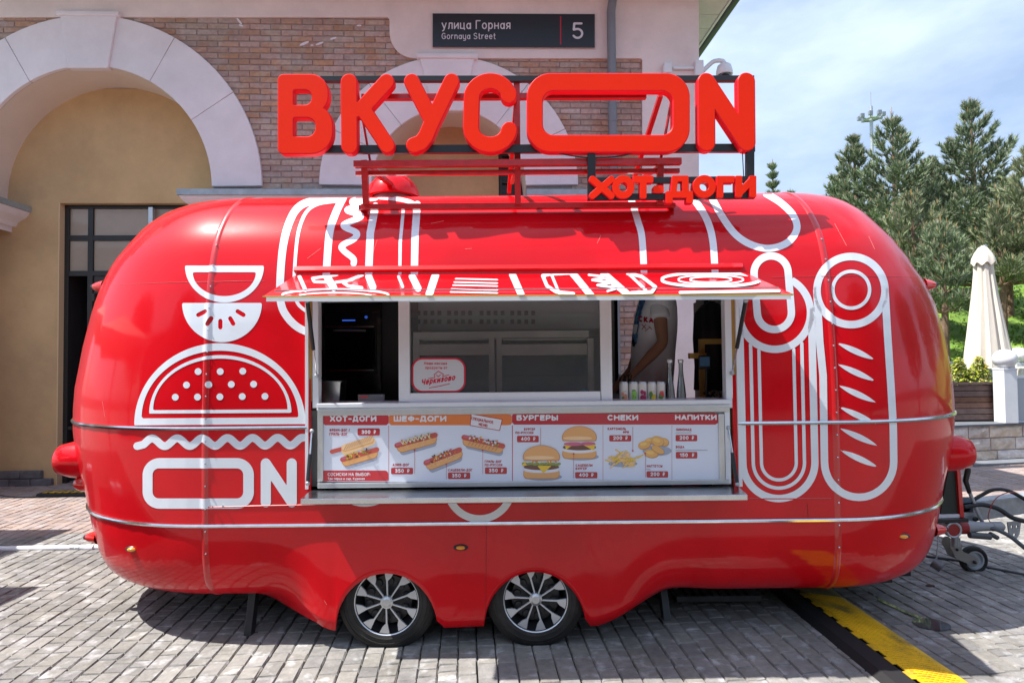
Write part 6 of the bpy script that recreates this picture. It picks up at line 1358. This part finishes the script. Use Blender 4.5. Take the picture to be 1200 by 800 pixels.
# cable ramps
def ramp(name, lab, pts, m, cat, grp=None, par=None): pass
def rampsec(lab, L0, L1, R0, R1, my, mk, seed, split=.36):
    t = empty('cable_ramp', (L0+R1)/2, lab, 'cable ramp', 'cable ramps beside the trailer'); t.location.z = 0; PLOC[t.name] = Matrix.Translation(-t.location)
    U1 = (L1-L0); n_ = 16; hgt = .05
    def pp(u, v, z): a = L0.lerp(L1, v); b = R0.lerp(R1, v); q = a.lerp(b, u); return Vector((q.x, q.y, z))
    m_ = MB(); m_.cur = 0
    prof = [(0, .022), (.09, hgt), (split-.05, hgt+.003)]
    for i in range(n_):
        v0, v1 = i/n_, (i+1)/n_
        for k in range(2): (u0, z0), (u1, z1) = prof[k], prof[k+1]; m_.add([pp(u0, v0, z0), pp(u1, v0, z1), pp(u1, v1, z1), pp(u0, v1, z0)], [(0, 1, 2, 3)])
    m_.add([pp(0, 0, 0), pp(0, 1, 0), pp(0, 1, .022), pp(0, 0, .022)], [(0, 1, 2, 3)]); m_.add([pp(0, 0, 0), pp(split, 0, 0), pp(split, 0, hgt), pp(.09, 0, hgt), pp(0, 0, .022)], [(4, 3, 2, 1, 0)])
    m_.build('black_channel_cover', mk, t)
    m_ = MB()
    teeth = 20
    pr2 = [(split, hgt+.006), (split+.12, hgt+.006), (.97, .024), (1, .018), (1, 0)]
    for i in range(teeth):
        v0, v1 = i/teeth, (i+1)/teeth; du = -.05 if i % 2 else .0
        P_ = [(split+du, hgt+.006)]+pr2[1:]
        for k in range(len(P_)-1): (u0, z0), (u1, z1) = P_[k], P_[k+1]; m_.add([pp(u0, v0, z0), pp(u1, v0, z1), pp(u1, v1, z1), pp(u0, v1, z0)], [(0, 1, 2, 3)])
        m_.add([pp(split+du, v0, hgt-.0), pp(split+du, v1, hgt), pp(split+du, v1, hgt+.006), pp(split+du, v0, hgt+.006)], [(3, 2, 1, 0)])
        m_.add([pp(split-.05, v0, hgt+.0035), pp(split, v0, hgt+.0035), pp(split, v0, hgt+.006), pp(split-.05, v0, hgt+.006)], [(0, 1, 2, 3)])
    m_.build('yellow_ramp', my, t)
    m_ = MB(); rnd = random.Random(seed)
    for i in range(58):
        for j in range(9):
            u = split+.06+j*.055; v = (i+.5)/58; z = np.interp(u, [q[0] for q in pr2[:3]], [q[1] for q in pr2[:3]])
            if z is None: continue
            c = pp(u, v, z); m_.bar(c+Vector((-.009, 0, .0015)), c+Vector((.009, 0, .0015)), .006, .004)
    tag(m_.build('tread_studs', my, t), kind='stuff')
L0, L1 = ground(884, 676), ground(1030, 806); R0, R1 = ground(985, 700), ground(1140, 806)
L0 = ground(929, 716); R0 = ground(989, 704); L1 = ground(1040, 816); R1 = ground(1155, 816)
dmid = (ground(1129.9, 800)-ground(989.6, 704)).normalized(); wv_ = Vector((1, 0, 0)); wid = .43
R0 = ground(989.6, 704); R1 = R0+dmid*1.45; L0 = R0-wv_*wid; L1 = R1-wv_*wid
rampsec('yellow and black rubber cable ramp section nearest the lower right corner', L1, L0, R1, R0, M_yel, M_blackm, 1)
d2 = (ground(989.6, 702)-ground(962, 680)).normalized(); R2 = R0-dmid*.003; R3 = R2-d2*1.25; 
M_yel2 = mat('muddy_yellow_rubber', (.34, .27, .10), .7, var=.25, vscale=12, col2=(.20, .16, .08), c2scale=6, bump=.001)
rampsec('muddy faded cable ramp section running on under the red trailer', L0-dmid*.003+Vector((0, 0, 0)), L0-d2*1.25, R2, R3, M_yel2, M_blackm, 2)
# small ramp and hose by the left plinth
t = empty('small_cable_ramp', ground(72, 581), 'small black cable ramp with yellow studs by the left doorway', 'cable ramp')
a, b = ground(45, 583), ground(115, 583); m_ = MB(); m_.box(a.x, b.x, a.y-.05, a.y+.12, .0, .06); m_.build('ramp_body', M_blackm, t, bevel=.02)
for k in range(9): m_ = MB(); u = a.x+.06+k*.085; m_.box(u, u+.055, a.y-.02, a.y+.06, .0605, .066); m_.build('yellow_stud', M_yel, t)
cable('black cable curving over the shaded pavers at the far left', [gc(-20, 577), gc(10, 582), gc(30, 583), gc(48, 582)], .012, nm='hose')
a, b = ground(-60, 644, .03), ground(112, 641, .03); t = empty('white_pipe', a.lerp(b, .5), 'long white plastic pipe lying on the pavers left of the trailer', 'pipe')
m_ = MB(); m_.tube([a, b, b+Vector((.7, 0, 0))], .024, 14); m_.build('pipe', M_white, t, smooth=True)
for x in (86, 92, 108): q = ground(x, 641.5, .03); m_ = MB(); m_.tube([q-Vector((.015 if x < 100 else .05, 0, 0)), q+Vector((.015, 0, 0))], .0285 if x > 100 else .0255, 14); m_.build('pipe_joint', M_white if x > 100 else M_galv, t, smooth=True)
# puddle
v, f, b_ = sdfmesh(U_(d_ell(1092, 731, 23, 6.5, .15), d_path([(1030, 702), (1060, 716), (1090, 728)], 1.3)), 1000, 680, 1130, 745, 2)
o = obj('puddle', [ground(x, y, .0235) for x, y in v], f, M_water); tag(o, kind='structure')
q = ground(1090, 686, .02); m_ = MB(); m_.sphere(q, 1, 8, (.035, .015, .008)); tag(m_.build('dry_leaf', mat('dark_leaf', (.06, .02, .015), .8)), 'dark red dry leaf on the shaded pavers below the jockey wheel', 'leaf')

# ================================================================== RIGHT SIDE: STONE WALL, PLANTER, PARASOL, POSTS
g0 = ground(1110, 544.5); g1 = ground(1205, 539.5); dW = (g1-g0).normalized()
if dW.x < 0: dW = -dW
WY = g0.y; WT = at(1150, 497.5, WY).z
t = empty('stone_wall', (g0.x, g0.y, 0), 'low retaining wall of rough pale stones under the brown planter at the right', 'stone wall')
wrel = dW.y/dW.x
def wpt(X, z, off=0): return Vector((X, WY+(X-g0.x)*wrel-off, z))
m_ = MB(); m_.hexa([wpt(3.2, 0), wpt(16, 0), wpt(16, WT-.03), wpt(3.2, WT-.03)][::-1], [wpt(3.2, 0)+Vector((0, .3, 0)), wpt(16, 0)+Vector((0, .3, 0)), wpt(16, WT-.03)+Vector((0, .3, 0)), wpt(3.2, WT-.03)+Vector((0, .3, 0))][::-1]); m_.build('wall_core', M_mortar, t)
rnd = random.Random(21); nrow = 3; rh = (WT-.03)/nrow
for r in range(nrow):
    X = 3.4+rnd.uniform(-.3, 0)
    while X < 12:
        w = rnd.uniform(.36, .62); m_ = MB(); nx_, nz_ = 5, 3; V = []
        for j in range(nz_+1):
            for i in range(nx_+1):
                ed = (i in (0, nx_)) or (j in (0, nz_)); dx = X+.008+(w-.016)*i/nx_; z = r*rh+.008+(rh-.016)*j/nz_
                V.append(wpt(dx, z, (.012 if ed else .045+rnd.uniform(-.016, .022))))
        n0 = 0; m_.v = V; 
        for j in range(nz_):
            for i in range(nx_): a = j*(nx_+1)+i; m_.f.append((a, a+1, a+nx_+2, a+nx_+1)); m_.mi.append(0)
        bk = len(m_.v); per = [i for i in range(nx_+1)]+[(j+1)*(nx_+1)-1 for j in range(1, nz_+1)]+[nz_*(nx_+1)+i for i in range(nx_-1, -1, -1)]+[j*(nx_+1) for j in range(nz_-1, 0, -1)]
        m_.v += [m_.v[i]+Vector((0, .05, 0)) for i in per]
        for k in range(len(per)): k2 = (k+1) % len(per); m_.f.append((per[k2], per[k], bk+k, bk+k2)); m_.mi.append(0)
        m_.build('stone', M_stone, t); X += w
m_ = MB(); m_.hexa([wpt(3.2, WT-.03, .06), wpt(16, WT-.03, .06), wpt(16, WT, .06), wpt(3.2, WT, .06)][::-1], [v+Vector((0, .45, 0)) for v in [wpt(3.2, WT-.03, .06), wpt(16, WT-.03, .06), wpt(16, WT, .06), wpt(3.2, WT, .06)]][::-1]); m_.build('coping', mat('slate_coping', (.14, .15, .17), .7, var=.2), t)
m_ = MB(); m_.hexa([wpt(3.2, 0, .32), wpt(16, 0, .32), wpt(16, .05, .32), wpt(3.2, .05, .32)][::-1], [v+Vector((0, .36, 0)) for v in [wpt(3.2, 0, .32), wpt(16, 0, .32), wpt(16, .05, .32), wpt(3.2, .05, .32)]][::-1]); kb = m_.build('kerb', mat('grey_kerb', (.17, .18, .20), .8, var=.15), t)
# terrace, hill
m_ = MB(); X0, X1 = 3.1, 60
prof_h = [(WY+.25, WT-.012), (WY+2.2, WT-.01), (WY+4.5, WT+.25), (WY+9, 2.2), (WY+14, 4.0), (WY+22, 6.0), (WY+40, 8.5), (WY+70, 10)]
xsn = [3.2, 6, 9, 12, 16, 22, 30, 45, 70]
def hz_(x, y): z = np.interp(y, [q[0] for q in prof_h], [q[1] for q in prof_h]); return float(z + (.18*math.sin(x*.6+y*.4)+.12*math.sin(x*1.3-y*.7))*(1 if y > WY+4 else 0))
ysn = [WY+.25, WY+1.2, WY+2.2]+[WY+2.2+k*1.2 for k in range(1, 34)]+[WY+60, WY+100]
xg = [3.15+k*1.3 for k in range(36)]+[60, 90]
V = [(x, y, hz_(x, y)) for y in ysn for x in xg]; nn_ = len(xg)
f = [(j*nn_+i, j*nn_+i+1, (j+1)*nn_+i+1, (j+1)*nn_+i) for j in range(len(ysn)-1) for i in range(nn_-1)]
M_lawn = mat('lawn_soil', (.125, .225, .032), .95, var=.3, vscale=2.5, bump=.02, bscale=20, col2=(.20, .31, .04), c2scale=.8)
tag(obj('grass_hill', V, f, M_lawn, smooth=True), kind='structure')
m_ = MB(); rnd = random.Random(31)
cnt = 0
while cnt < 16000:
    y = WY+2.8+rnd.random()**1.4*17; x = rnd.uniform(5.5, 5.5+y*.95); z = hz_(x, y); cnt += 1
    a = rnd.uniform(0, PI); h = rnd.uniform(.05, .13); w = .018+.0012*y; dx, dy = math.cos(a)*w, math.sin(a)*w; lx, ly = rnd.uniform(-.05, .05), rnd.uniform(-.05, .05)
    b = len(m_.v); m_.v += [Vector((x-dx, y-dy, z-.01)), Vector((x+dx, y+dy, z-.01)), Vector((x+lx, y+ly, z+h))]; m_.f.append((b, b+1, b+2)); m_.mi.append(0)
o = m_.build('grass', M_grass); tag(o, kind='stuff')
# planter with slats
py_ = WY+.42
a = at(1098, 497, py_); b = at(1177, 447.5, py_); t = empty('planter_box', (b.x-.5, py_+.2, WT), 'long dark brown slatted wooden planter box on top of the stone wall', 'planter')
z0_, z1_ = WT+.02, b.z
xl_ = b.x-1.9
m_ = MB(); m_.box(b.x-.05, b.x, py_-.002, py_+.44, z0_-.02, z1_-.036); m_.build('corner_post', M_wood, t, bevel=.004); m_ = MB(); m_.box(xl_, xl_+.05, py_-.002, py_+.44, z0_-.02, z1_-.036); m_.build('corner_post', M_wood, t, bevel=.004)
hh = (z1_-.04-z0_)/6
for k in range(6): m_ = MB(); m_.box(xl_+.052, b.x-.052, py_+.008, py_+.03, z0_+k*hh+.005, z0_+(k+1)*hh-.005); m_.build('slat', M_wood, t, bevel=.004)
m_ = MB(); m_.box(xl_-.02, b.x+.01, py_-.02, py_+.03, z1_-.034, z1_); m_.box(xl_-.02, b.x+.01, py_+.42, py_+.47, z1_-.034, z1_); m_.build('top_rim', M_wood, t, bevel=.003)
m_ = MB(); m_.box(xl_+.05, b.x-.05, py_+.032, py_+.42, z0_, z1_-.06); m_.build('soil', mat('soil', (.03, .022, .016), .95), t)
def shrub(x, y, w, h, lab, seed):
    c = at(x, y, py_+.22); t = empty('golden_shrub', c, lab, 'shrub', 'golden shrubs in the brown planter'); rnd = random.Random(seed); m_ = MB(); mats_ = [mat('gold_green_leaf', (.36, .40, .035), .7, rand=.3), mat('deep_green_leaf', (.12, .19, .03), .7, rand=.3), mat('rusty_leaf', (.40, .22, .06), .7, rand=.3)]
    for k in range(1700):
        u = rnd.random(); r = (1-u)**.55*w*(.6+.4*rnd.random()); a = rnd.uniform(0, 6.28); p = c+Vector((r*math.cos(a), r*.8*math.sin(a), u*h)); p += Vector((rnd.gauss(0, .015), rnd.gauss(0, .015), rnd.gauss(0, .015)))
        m_.cur = 0 if rnd.random() < .72 else (1 if rnd.random() < .7 else 2); s_ = rnd.uniform(.008, .019); d = Vector((rnd.gauss(0, 1), rnd.gauss(0, 1), rnd.gauss(.6, 1))).normalized(); e = d.orthogonal().normalized()*s_; d = d*s_*2
        m_.add([p-e, p+e, p+d], [(0, 1, 2)])
    m_.build('foliage', mats_, t); m_ = MB(); m_.tube([c-Vector((0, 0, .08)), c+Vector((0, 0, h*.7))], .012, 6); m_.build('stem', M_bark, t)
shrub(1124, 448, .17, .36, 'golden green dwarf conifer beside the trailer, left of the pair in the planter', 1); shrub(1148, 449, .19, .40, 'golden green dwarf conifer in front of the closed parasol, right of the pair', 2)
shrub(1136, 449, .10, .20, 'smallest golden shrub low between the two taller ones in the planter', 3)
# white post with ball lamps and pale panel
def ball(x, y, r, Y, lab):
    c = at(x, y, Y); R_ = r*Y/720; t = empty('post_lamp', c, lab, 'lamp', 'white ball lamps on the gate posts'); m_ = MB(); m_.sphere(c, R_, 32, (1.0, 1.0, .93)); m_.build('globe', mat('opal_globe', (.78, .78, .80), .25, coat=.6), t, smooth=True); m_ = MB(); m_.lathe([(R_*.30, .02), (R_*.30, -.03)], c-Vector((0, 0, R_*.80)), 'z', 20); m_.build('collar', M_white, t); return c, R_
Yp = WY+.25
c, R_ = ball(1177.5, 420.5, 12.3, Yp, 'white ball lamp on the near white post, left of the pair'); 
t = empty('gate_post', (c.x, c.y, WT), 'near square white post carrying the left ball lamp at the wall end', 'post'); m_ = MB(); m_.box(c.x-.10, c.x+.10, c.y-.10, c.y+.12, WT, c.z-R_*.86-.03); m_.build('shaft', M_white, t, bevel=.006); m_ = MB(); m_.box(c.x-.105, c.x+.105, c.y-.105, c.y+.125, c.z-R_*.86-.03, c.z-R_*.86); m_.build('cap', M_white, t, bevel=.004)
q = at(1186, 440, Yp+.04); r = at(1188, 493, Yp+.04); t = empty('screen_fence', (q.x+.8, q.y, WT), 'pale blue grey screen panel with white frame right of the gate post', 'screen'); m_ = MB(); m_.box(q.x+.04, q.x+2.4, q.y, q.y+.03, r.z, q.z-.04); m_.build('panel_sheet', mat('pale_blue_panel', (.42, .46, .50), .4), t)
for bx in ((q.x+.04, q.x+2.4, r.z-.05, r.z), (q.x+.04, q.x+2.4, q.z-.04, q.z), (q.x, q.x+.039, r.z-.05, q.z), (q.x+2.4, q.x+2.44, r.z-.05, q.z)): m_ = MB(); m_.box(bx[0], bx[1], q.y-.01, q.y+.04, bx[2], bx[3]); m_.build('frame_bar', M_white, t, bevel=.003)
c, R_ = ball(1193, 416, 10, WY+2.6, 'white ball lamp further back on the right picture edge'); t = empty('gate_post', (c.x, c.y, WT), 'far white post carrying the right ball lamp near the picture edge', 'post'); m_ = MB(); m_.box(c.x-.11, c.x+.11, c.y-.1, c.y+.1, WT, c.z-R_*.88); m_.build('shaft', M_white, t, bevel=.006)
q = at(1200, 430, WY+1.6); t = empty('hedge_top_wall', (q.x+.6, q.y, WT), 'tan rough stone block behind the two ball lamps', 'stone block'); m_ = MB(); m_.box(q.x-.1, q.x+1.6, q.y, q.y+.5, WT, q.z); m_.build('block', M_stone, t, bevel=.03)
# low grey wall behind planter
t = empty('grey_terrace_wall', (6.6, WY+1.5, WT), 'low dark grey terrace wall behind the planter and the closed parasol', 'wall'); a = at(1100, 424, WY+2.5); m_ = MB(); m_.box(4.0, at(1165, 424, WY+2.5).x, WY+2.5, WY+2.8, WT-.02, a.z-.05); m_.build('wall_body', mat('dark_slate', (.10, .10, .11), .8, var=.3), t); m_ = MB(); m_.box(4.0, at(1165, 424, WY+2.5).x, WY+2.46, WY+2.84, a.z-.05, a.z); m_.build('wall_cap', mat('blue_grey_cap', (.22, .25, .29), .6), t)
# closed parasol
UY = WY+1.3; top = at(1151, 287, UY); t = empty('closed_parasol', (top.x+.08, UY, WT), 'tall closed cream parasol standing behind the brown planter', 'parasol')
m_ = MB(); n_ = 56; rings = [(288, 1, .2), (290, 4, .4), (294, 7, .6), (300, 9.5, .8), (306, 10.5, 1), (320, 11, 1), (345, 14, 1), (370, 18, 1), (395, 22, 1), (412, 25, 1), (425, 27, 1)]
for (y, r, k_) in rings:
    c = at(1151.5+(y-288)*.055, y, UY); R_ = r*.92*UY/720
    for k in range(n_):
        a = 2*PI*k/n_; fo = 1-.20*k_*(.5+.5*math.cos(8*a+.5*math.sin(y*.02)))-.06*k_*math.sin(17*a+y*.01); zz = c.z-(.09*(1 if math.cos(4*a+1.9) > 0 else 0) if y == 425 else 0)
        m_.v.append(Vector((c.x+R_*fo*math.cos(a), UY+R_*fo*math.sin(a), zz)))
for i in range(len(rings)-1):
    for k in range(n_): m_.f.append((i*n_+k, (i+1)*n_+k, (i+1)*n_+(k+1) % n_, i*n_+(k+1) % n_)); m_.mi.append(0)
m_.f.append(tuple(range(n_))); m_.mi.append(0); m_.build('canopy', M_canvas, t, smooth=True)
m_ = MB()
for (y, r) in ((290, 4.2), (297, 8.6), (303, 11.2), (310, 12)):
    c = at(1151.5+(y-288)*.055, y, UY); R_ = r*UY/720
    for k in range(40): a = 2*PI*k/40; m_.v.append(Vector((c.x+R_*(1-.06*math.cos(8*a))*math.cos(a), UY+R_*(1-.06*math.cos(8*a))*math.sin(a), c.z-(.03*math.cos(8*a) if y == 310 else 0))))
for i in range(3):
    for k in range(40): m_.f.append((i*40+k, (i+1)*40+k, (i+1)*40+(k+1) % 40, i*40+(k+1) % 40)); m_.mi.append(0)
m_.build('top_valance', M_canvas, t, smooth=True)
m_ = MB(); m_.tube([Vector((top.x+.08, UY, WT)), Vector((top.x+.05, UY, top.z))], .03, 12); m_.build('pole', M_alu, t, smooth=True)
# ================================================================== PINES
def pine(px, ptop, Y, seed, spread, lab, mn=M_needle, dens=1.0, zbase=None, lowpx=80):
    rnd = random.Random(seed); tp = at(px, ptop, Y); zb = hz_(tp.x, Y) if zbase is None else zbase
    H = tp.z-zb; t = empty('pine_tree', (tp.x, Y, zb), lab, 'pine tree', 'pine trees on the slope')
    TRK = MB(); TRK.tube([(tp.x, Y, zb-.2), (tp.x+.05, Y, zb+H*.5), (tp.x, Y, tp.z-.1)], [.02*H+.04, .012*H+.02, .012], 8)
    BR = MB(); N = []; SHT = MB()
    def tuft(p, d, L, n=15):
        n = int(n*1.9)
        d = d.normalized(); a = d.orthogonal().normalized(); b = d.cross(a)
        for k in range(n):
            ph = rnd.uniform(0, 6.28); sp = rnd.uniform(.15, 1.1); q = (d+(a*math.cos(ph)+b*math.sin(ph))*sp+Vector((0, 0, .35))).normalized(); o_ = p-d*L*rnd.uniform(0, 1.0); w = q.cross(Vector((rnd.gauss(0, 1), rnd.gauss(0, 1), rnd.gauss(0, 1)))).normalized()*.013*(Y/17)
            N.append((o_-w, o_+w, o_+q*L*rnd.uniform(.75, 1.15)))
    z = max(zb+H*.06, EYE.z+lowpx*Y/720 if px > 950 else 0); k = 0
    while z < tp.z-.08:
        u = (z-zb)/H; Lb = spread*1.12*(1-u)**1.0*(.75+.25*rnd.random())*(1 if u > .2 else .75+u)+.08
        nb_ = max(4, int(8.5*dens*(.6+.7*(1-u))))
        a0 = rnd.uniform(0, 6.28)
        for j in range(nb_):
            a = a0+6.283*j/nb_+rnd.uniform(-.3, .3); LL = Lb*rnd.uniform(.7, 1.12); rise = .12+.95*u*u+.1*u+rnd.uniform(-.1, .1); d = Vector((math.cos(a), math.sin(a), rise)).normalized(); p0 = Vector((tp.x, Y, z)); pts = []
            for s_ in range(5): f_ = s_/4; pts.append(p0+Vector((d.x, d.y, 0))*LL*f_+Vector((0, 0, LL*(rise*f_+.25*f_*f_-.1*f_))))
            BR.tube(pts, [.012*LL+.008, .01*LL+.006, .008, .006, .004], 5, cap=False)
            m2 = max(2, int(LL/.22))
            for s_ in range(m2):
                f_ = .25+.75*(s_+1)/m2; i_ = min(3, int(f_*4)); p = pts[i_].lerp(pts[i_+1], f_*4-i_) if i_ < 4 else pts[4]
                tuft(p, (pts[4]-pts[0])+Vector((0, 0, LL*.5)), .17)
                if s_ < m2-1 or LL > .5:
                    for sd in (-1, 1):
                        sl_ = LL*.32*(1.15-f_)+.12; side = Vector((-d.y, d.x, 0))*sd; q = p+(side+Vector((d.x, d.y, 0))*.7+Vector((0, 0, .45))).normalized()*sl_
                        if sl_ > .2: tuft(p.lerp(q, .55), q-p, .16, 11)
                        tuft(q, q-p+Vector((0, 0, .12)), .18, 15)
                        if rnd.random() < .4: SHT.tube([q, q+Vector((0, 0, .10))], [.011, .006], 4)
            tuft(pts[4], Vector((d.x*.5, d.y*.5, 1)), .2, 18); SHT.tube([pts[4], pts[4]+Vector((d.x*.03, d.y*.03, .16))], [.012, .006], 4)
        z += (.30+.16*(1-u))*(1 if H < 6 else 1.15)*rnd.uniform(.85, 1.15); k += 1
    tuft(Vector((tp.x, Y, tp.z)), Vector((0, 0, 1)), .2, 7); tuft(Vector((tp.x, Y, tp.z-.25)), Vector((0, 0, 1)), .18, 7); SHT.tube([(tp.x, Y, tp.z-.1), (tp.x, Y, tp.z+.22)], [.016, .008], 5)
    TRK.build('trunk', M_bark, t, smooth=True); BR.build('branches', M_bark, t)
    V = [v for q in N for v in q]; obj('crown', V, [(3*i, 3*i+1, 3*i+2) for i in range(len(N))], mn, t); tag(SHT.build('young_shoots', M_shoot, t), kind='stuff')
    return len(N)
tot = 0
tot += pine(1000, 164, 19.5, 1, 2.1, 'shorter pine left of the floodlight mast with its top against the sky')
tot += pine(1045, 134, 18.2, 2, 2.6, 'pine with a spiky top just right of the floodlight mast')
tot += pine(1137, 122, 17.5, 3, 3.0, 'tallest dark pine with bare reddish trunk near the right edge', dens=1.05)
tot += pine(1206, 178, 15.0, 4, 2.3, 'pale green pine cut off by the right picture edge', M_needle2)
tot += pine(1068, 232, 15.2, 5, 2.2, 'low bushy pale pine in front, just above the trailer shoulder', M_needle2)
tot += pine(1102, 262, 14.0, 8, 1.7, 'small full pine in front, between trailer and closed parasol', M_needle, lowpx=48)
tot += pine(1170, 245, 14.8, 9, 1.8, 'low pine behind the top of the closed parasol', M_needle2)
tot += pine(985, 205, 22.0, 12, 1.9, 'pine partly hidden behind the leftmost short pine')
tot += pine(1090, 190, 22.0, 13, 2.4, 'pine filling the gap between the two tallest pines')
tot += pine(1178, 215, 20.0, 14, 2.2, 'pine behind the pale one at the right picture edge')
tot += pine(905, 192, 25.0, 6, 1.2, 'small thin pine top just right of the small red letters', zbase=.5, dens=.7)
tot += pine(926, 226, 26.0, 7, 1.1, 'tiny pine tip barely above the trailer roof', zbase=.5, dens=.7)
# floodlight mast
q = at(1021, 140, 42); t = empty('floodlight_mast', (q.x, q.y, 6), 'tall grey floodlight mast with a ring of lamps between the pine tops', 'floodlight mast')
m_ = MB(); m_.tube([(q.x, 42, 2), (q.x, 42, q.z+.9)], .11, 10); m_.build('mast', M_galv, t, smooth=True); m_ = MB(); m_.tube([(q.x, 42, q.z+.9), (q.x, 42, q.z+1.9)], .03, 6); m_.build('antenna', M_galv, t)
m_ = MB(); m_.lathe([(.45, -.03), (.5, 0), (.45, .03), (.25, .05), (.15, 0)], (q.x, 42, q.z), 'z', 24); m_.build('head_ring', M_galv, t, smooth=True)
for k in range(8):
    a = 2*PI*k/8+.2; c = Vector((q.x+.72*math.cos(a), 42+.72*math.sin(a), q.z+.12)); m_ = MB(); m_.box(c.x-.13, c.x+.13, c.y-.1, c.y+.1, c.z-.05, c.z+.24); m_.tube([(q.x+.45*math.cos(a), 42+.45*math.sin(a), q.z), c], .04, 6); m_.build('floodlight', mat('lamp_grey', (.22, .25, .30), .5), t, bevel=.03)
# buildings among the trees
t = empty('resort_building', (26, 48, 5), 'pale distant building with bluish windows and coloured banners glimpsed between the pines', 'building')
m_ = MB(); m_.box(19, 44, 48, 58, 3, 12.2); m_.build('wall', mat('pale_far_wall', (.50, .48, .46), .8, var=.1, vscale=.5), t); m_ = MB(); m_.box(18.5, 44.5, 47.5, 58.5, 12.21, 12.7); m_.build('roof', mat('far_roof', (.20, .22, .26), .7), t)
for r in range(3):
    for k in range(10): m_ = MB(); m_.box(20+k*2.4, 21.6+k*2.4, 47.9, 48.02, 4.4+r*2.6, 6.0+r*2.6); m_.build('window', mat('far_window', (.12, .20, .34), .15, coat=.8), t)
for (x0, x1, z0, z1, c_) in ((26.5, 28.5, 8.8, 9.8, (.05, .35, .16)), (28.6, 31, 7.8, 8.7, (.10, .05, .40)), (31.5, 34, 9.0, 9.8, (.40, .06, .06)), (27, 29.4, 6.6, 7.5, (.12, .06, .45)), (32, 35, 8.0, 8.8, (.05, .35, .16))): m_ = MB(); m_.box(x0, x1, 47.7, 47.8, z0, z1); m_.build('banner', mat('banner%d' % int(x0*10), c_, .6), t)

# ================================================================== BEHIND AND BESIDE THE CAMERA (what the paint and glass reflect, and what casts the left shadows)
def parasol(x1, y1, w, d, h, lab):
    """square market parasol whose right far corner is at x1, y1"""
    cx, cy = x1-w/2, y1-d/2; t = empty('square_parasol', (cx, cy, 0), lab, 'parasol', 'square parasols left of the trailer'); m_ = MB(); a = [Vector(p) for p in ((cx-w/2, cy-d/2, h), (cx+w/2, cy-d/2, h), (cx+w/2, cy+d/2, h), (cx-w/2, cy+d/2, h))]; ap = Vector((cx, cy, h+.45))
    m_.add(a+[ap], [(0, 1, 4), (1, 2, 4), (2, 3, 4), (3, 0, 4)]); b = [v-Vector((0, 0, .12)) for v in a]; m_.add(a+b, [(0, 4, 5, 1), (1, 5, 6, 2), (2, 6, 7, 3), (3, 7, 4, 0)]); m_.build('canopy', M_canvas, t); m_ = MB(); m_.tube([(cx, cy, 0), (cx, cy, h+.45)], .03, 10); m_.box(cx-.3, cx+.3, cy-.3, cy+.3, 0, .06); m_.build('pole', M_galv, t)
g_ = ground(88, 622); k_ = SUN/(-SUN.z); parasol(g_.x-k_.x*2.5, g_.y-k_.y*2.5, 2.6, 1.02, 2.5, 'narrow cream market parasol standing left of the frame beside the arcade')
g_ = ground(50, 690); parasol(g_.x-k_.x*2.2, g_.y-k_.y*2.2, 2.4, 2.2, 2.2, 'square cream market parasol standing left of the frame near the camera')
def facade(x0, x1, y, h, col, nm, lab, nw, fl):
    t = empty('street_house', ((x0+x1)/2, y, 0), lab, 'building', 'houses behind the camera'); m_ = MB(); m_.box(x0, x1, y-8, y, 0, h); m_.build('wall', mat(nm, col, .85, var=.1, vscale=.6), t); m_ = MB(); m_.box(x0-.4, x1+.4, y-8.4, y+.5, h+.001, h+.3); m_.build('roof', mat('tiled_roof_brown', (.10, .05, .04), .8), t)
    st_ = (x1-x0)/nw
    for r in range(fl):
        for k in range(nw): m_ = MB(); m_.box(x0+st_*(k+.28), x0+st_*(k+.72), y+.005, y+.05, 1.0+r*3.0, 2.6+r*3.0); m_.build('window', mat('street_window', (.03, .04, .05), .1, coat=.8), t)
facade(-34, -14, -13, 6.6, (.13, .10, .08), 'brown_render', 'brown rendered house behind the camera on the left', 6, 2)
facade(-12, 7, -15, 7.2, (.15, .11, .09), 'taupe_render', 'taupe rendered house behind the camera in the middle', 6, 2)
facade(10, 30, -12, 6.2, (.12, .11, .10), 'grey_render', 'grey rendered house behind the camera on the right', 6, 2)
def btree(x, y, h, r, seed, lab):
    rnd = random.Random(seed); t = empty('street_tree', (x, y, 0), lab, 'tree', 'trees behind the camera'); m_ = MB(); m_.tube([(x, y, 0), (x, y, h*.6)], [.16, .08], 8); m_.build('trunk', M_bark, t); V = []
    for k in range(3500):
        d = Vector((rnd.gauss(0, 1), rnd.gauss(0, 1), rnd.gauss(0, 1))).normalized()*rnd.random()**.4; p = Vector((x+d.x*r, y+d.y*r, h*.62+d.z*h*.36)); e = Vector((rnd.gauss(0, 1), rnd.gauss(0, 1), rnd.gauss(0, 1))).normalized()*.12; f_ = e.orthogonal().normalized()*.1; V += [p-e, p+e, p+f_*1.6]
    obj('crown', V, [(3*i, 3*i+1, 3*i+2) for i in range(3500)], mat('street_leaf', (.05, .09, .025), .7, rand=.3), t)
for i, (x, y, h, r) in enumerate(((-10.5, -7, 7, 2.3), (-4, -9, 8, 2.5), (4.5, -8.5, 7.5, 2.4), (12, -5.5, 7, 2.4), (17, 1.5, 6.5, 2.2), (-16, -2, 7, 2.4), (15, 10, 7.5, 2.6), (19, 14, 9, 3), (17, 6.5, 6.5, 2.2))): btree(x, y, h, r, 50+i, ('leafy street tree outside the frame, %s' % ['behind the camera left', 'behind the camera near the middle', 'behind the camera right of the middle', 'behind the camera right', 'right of the trailer', 'far behind on the left', 'on the slope right of the frame', 'high on the slope right of the frame', 'near the wall right of the frame'][i]))
print('needles', tot)
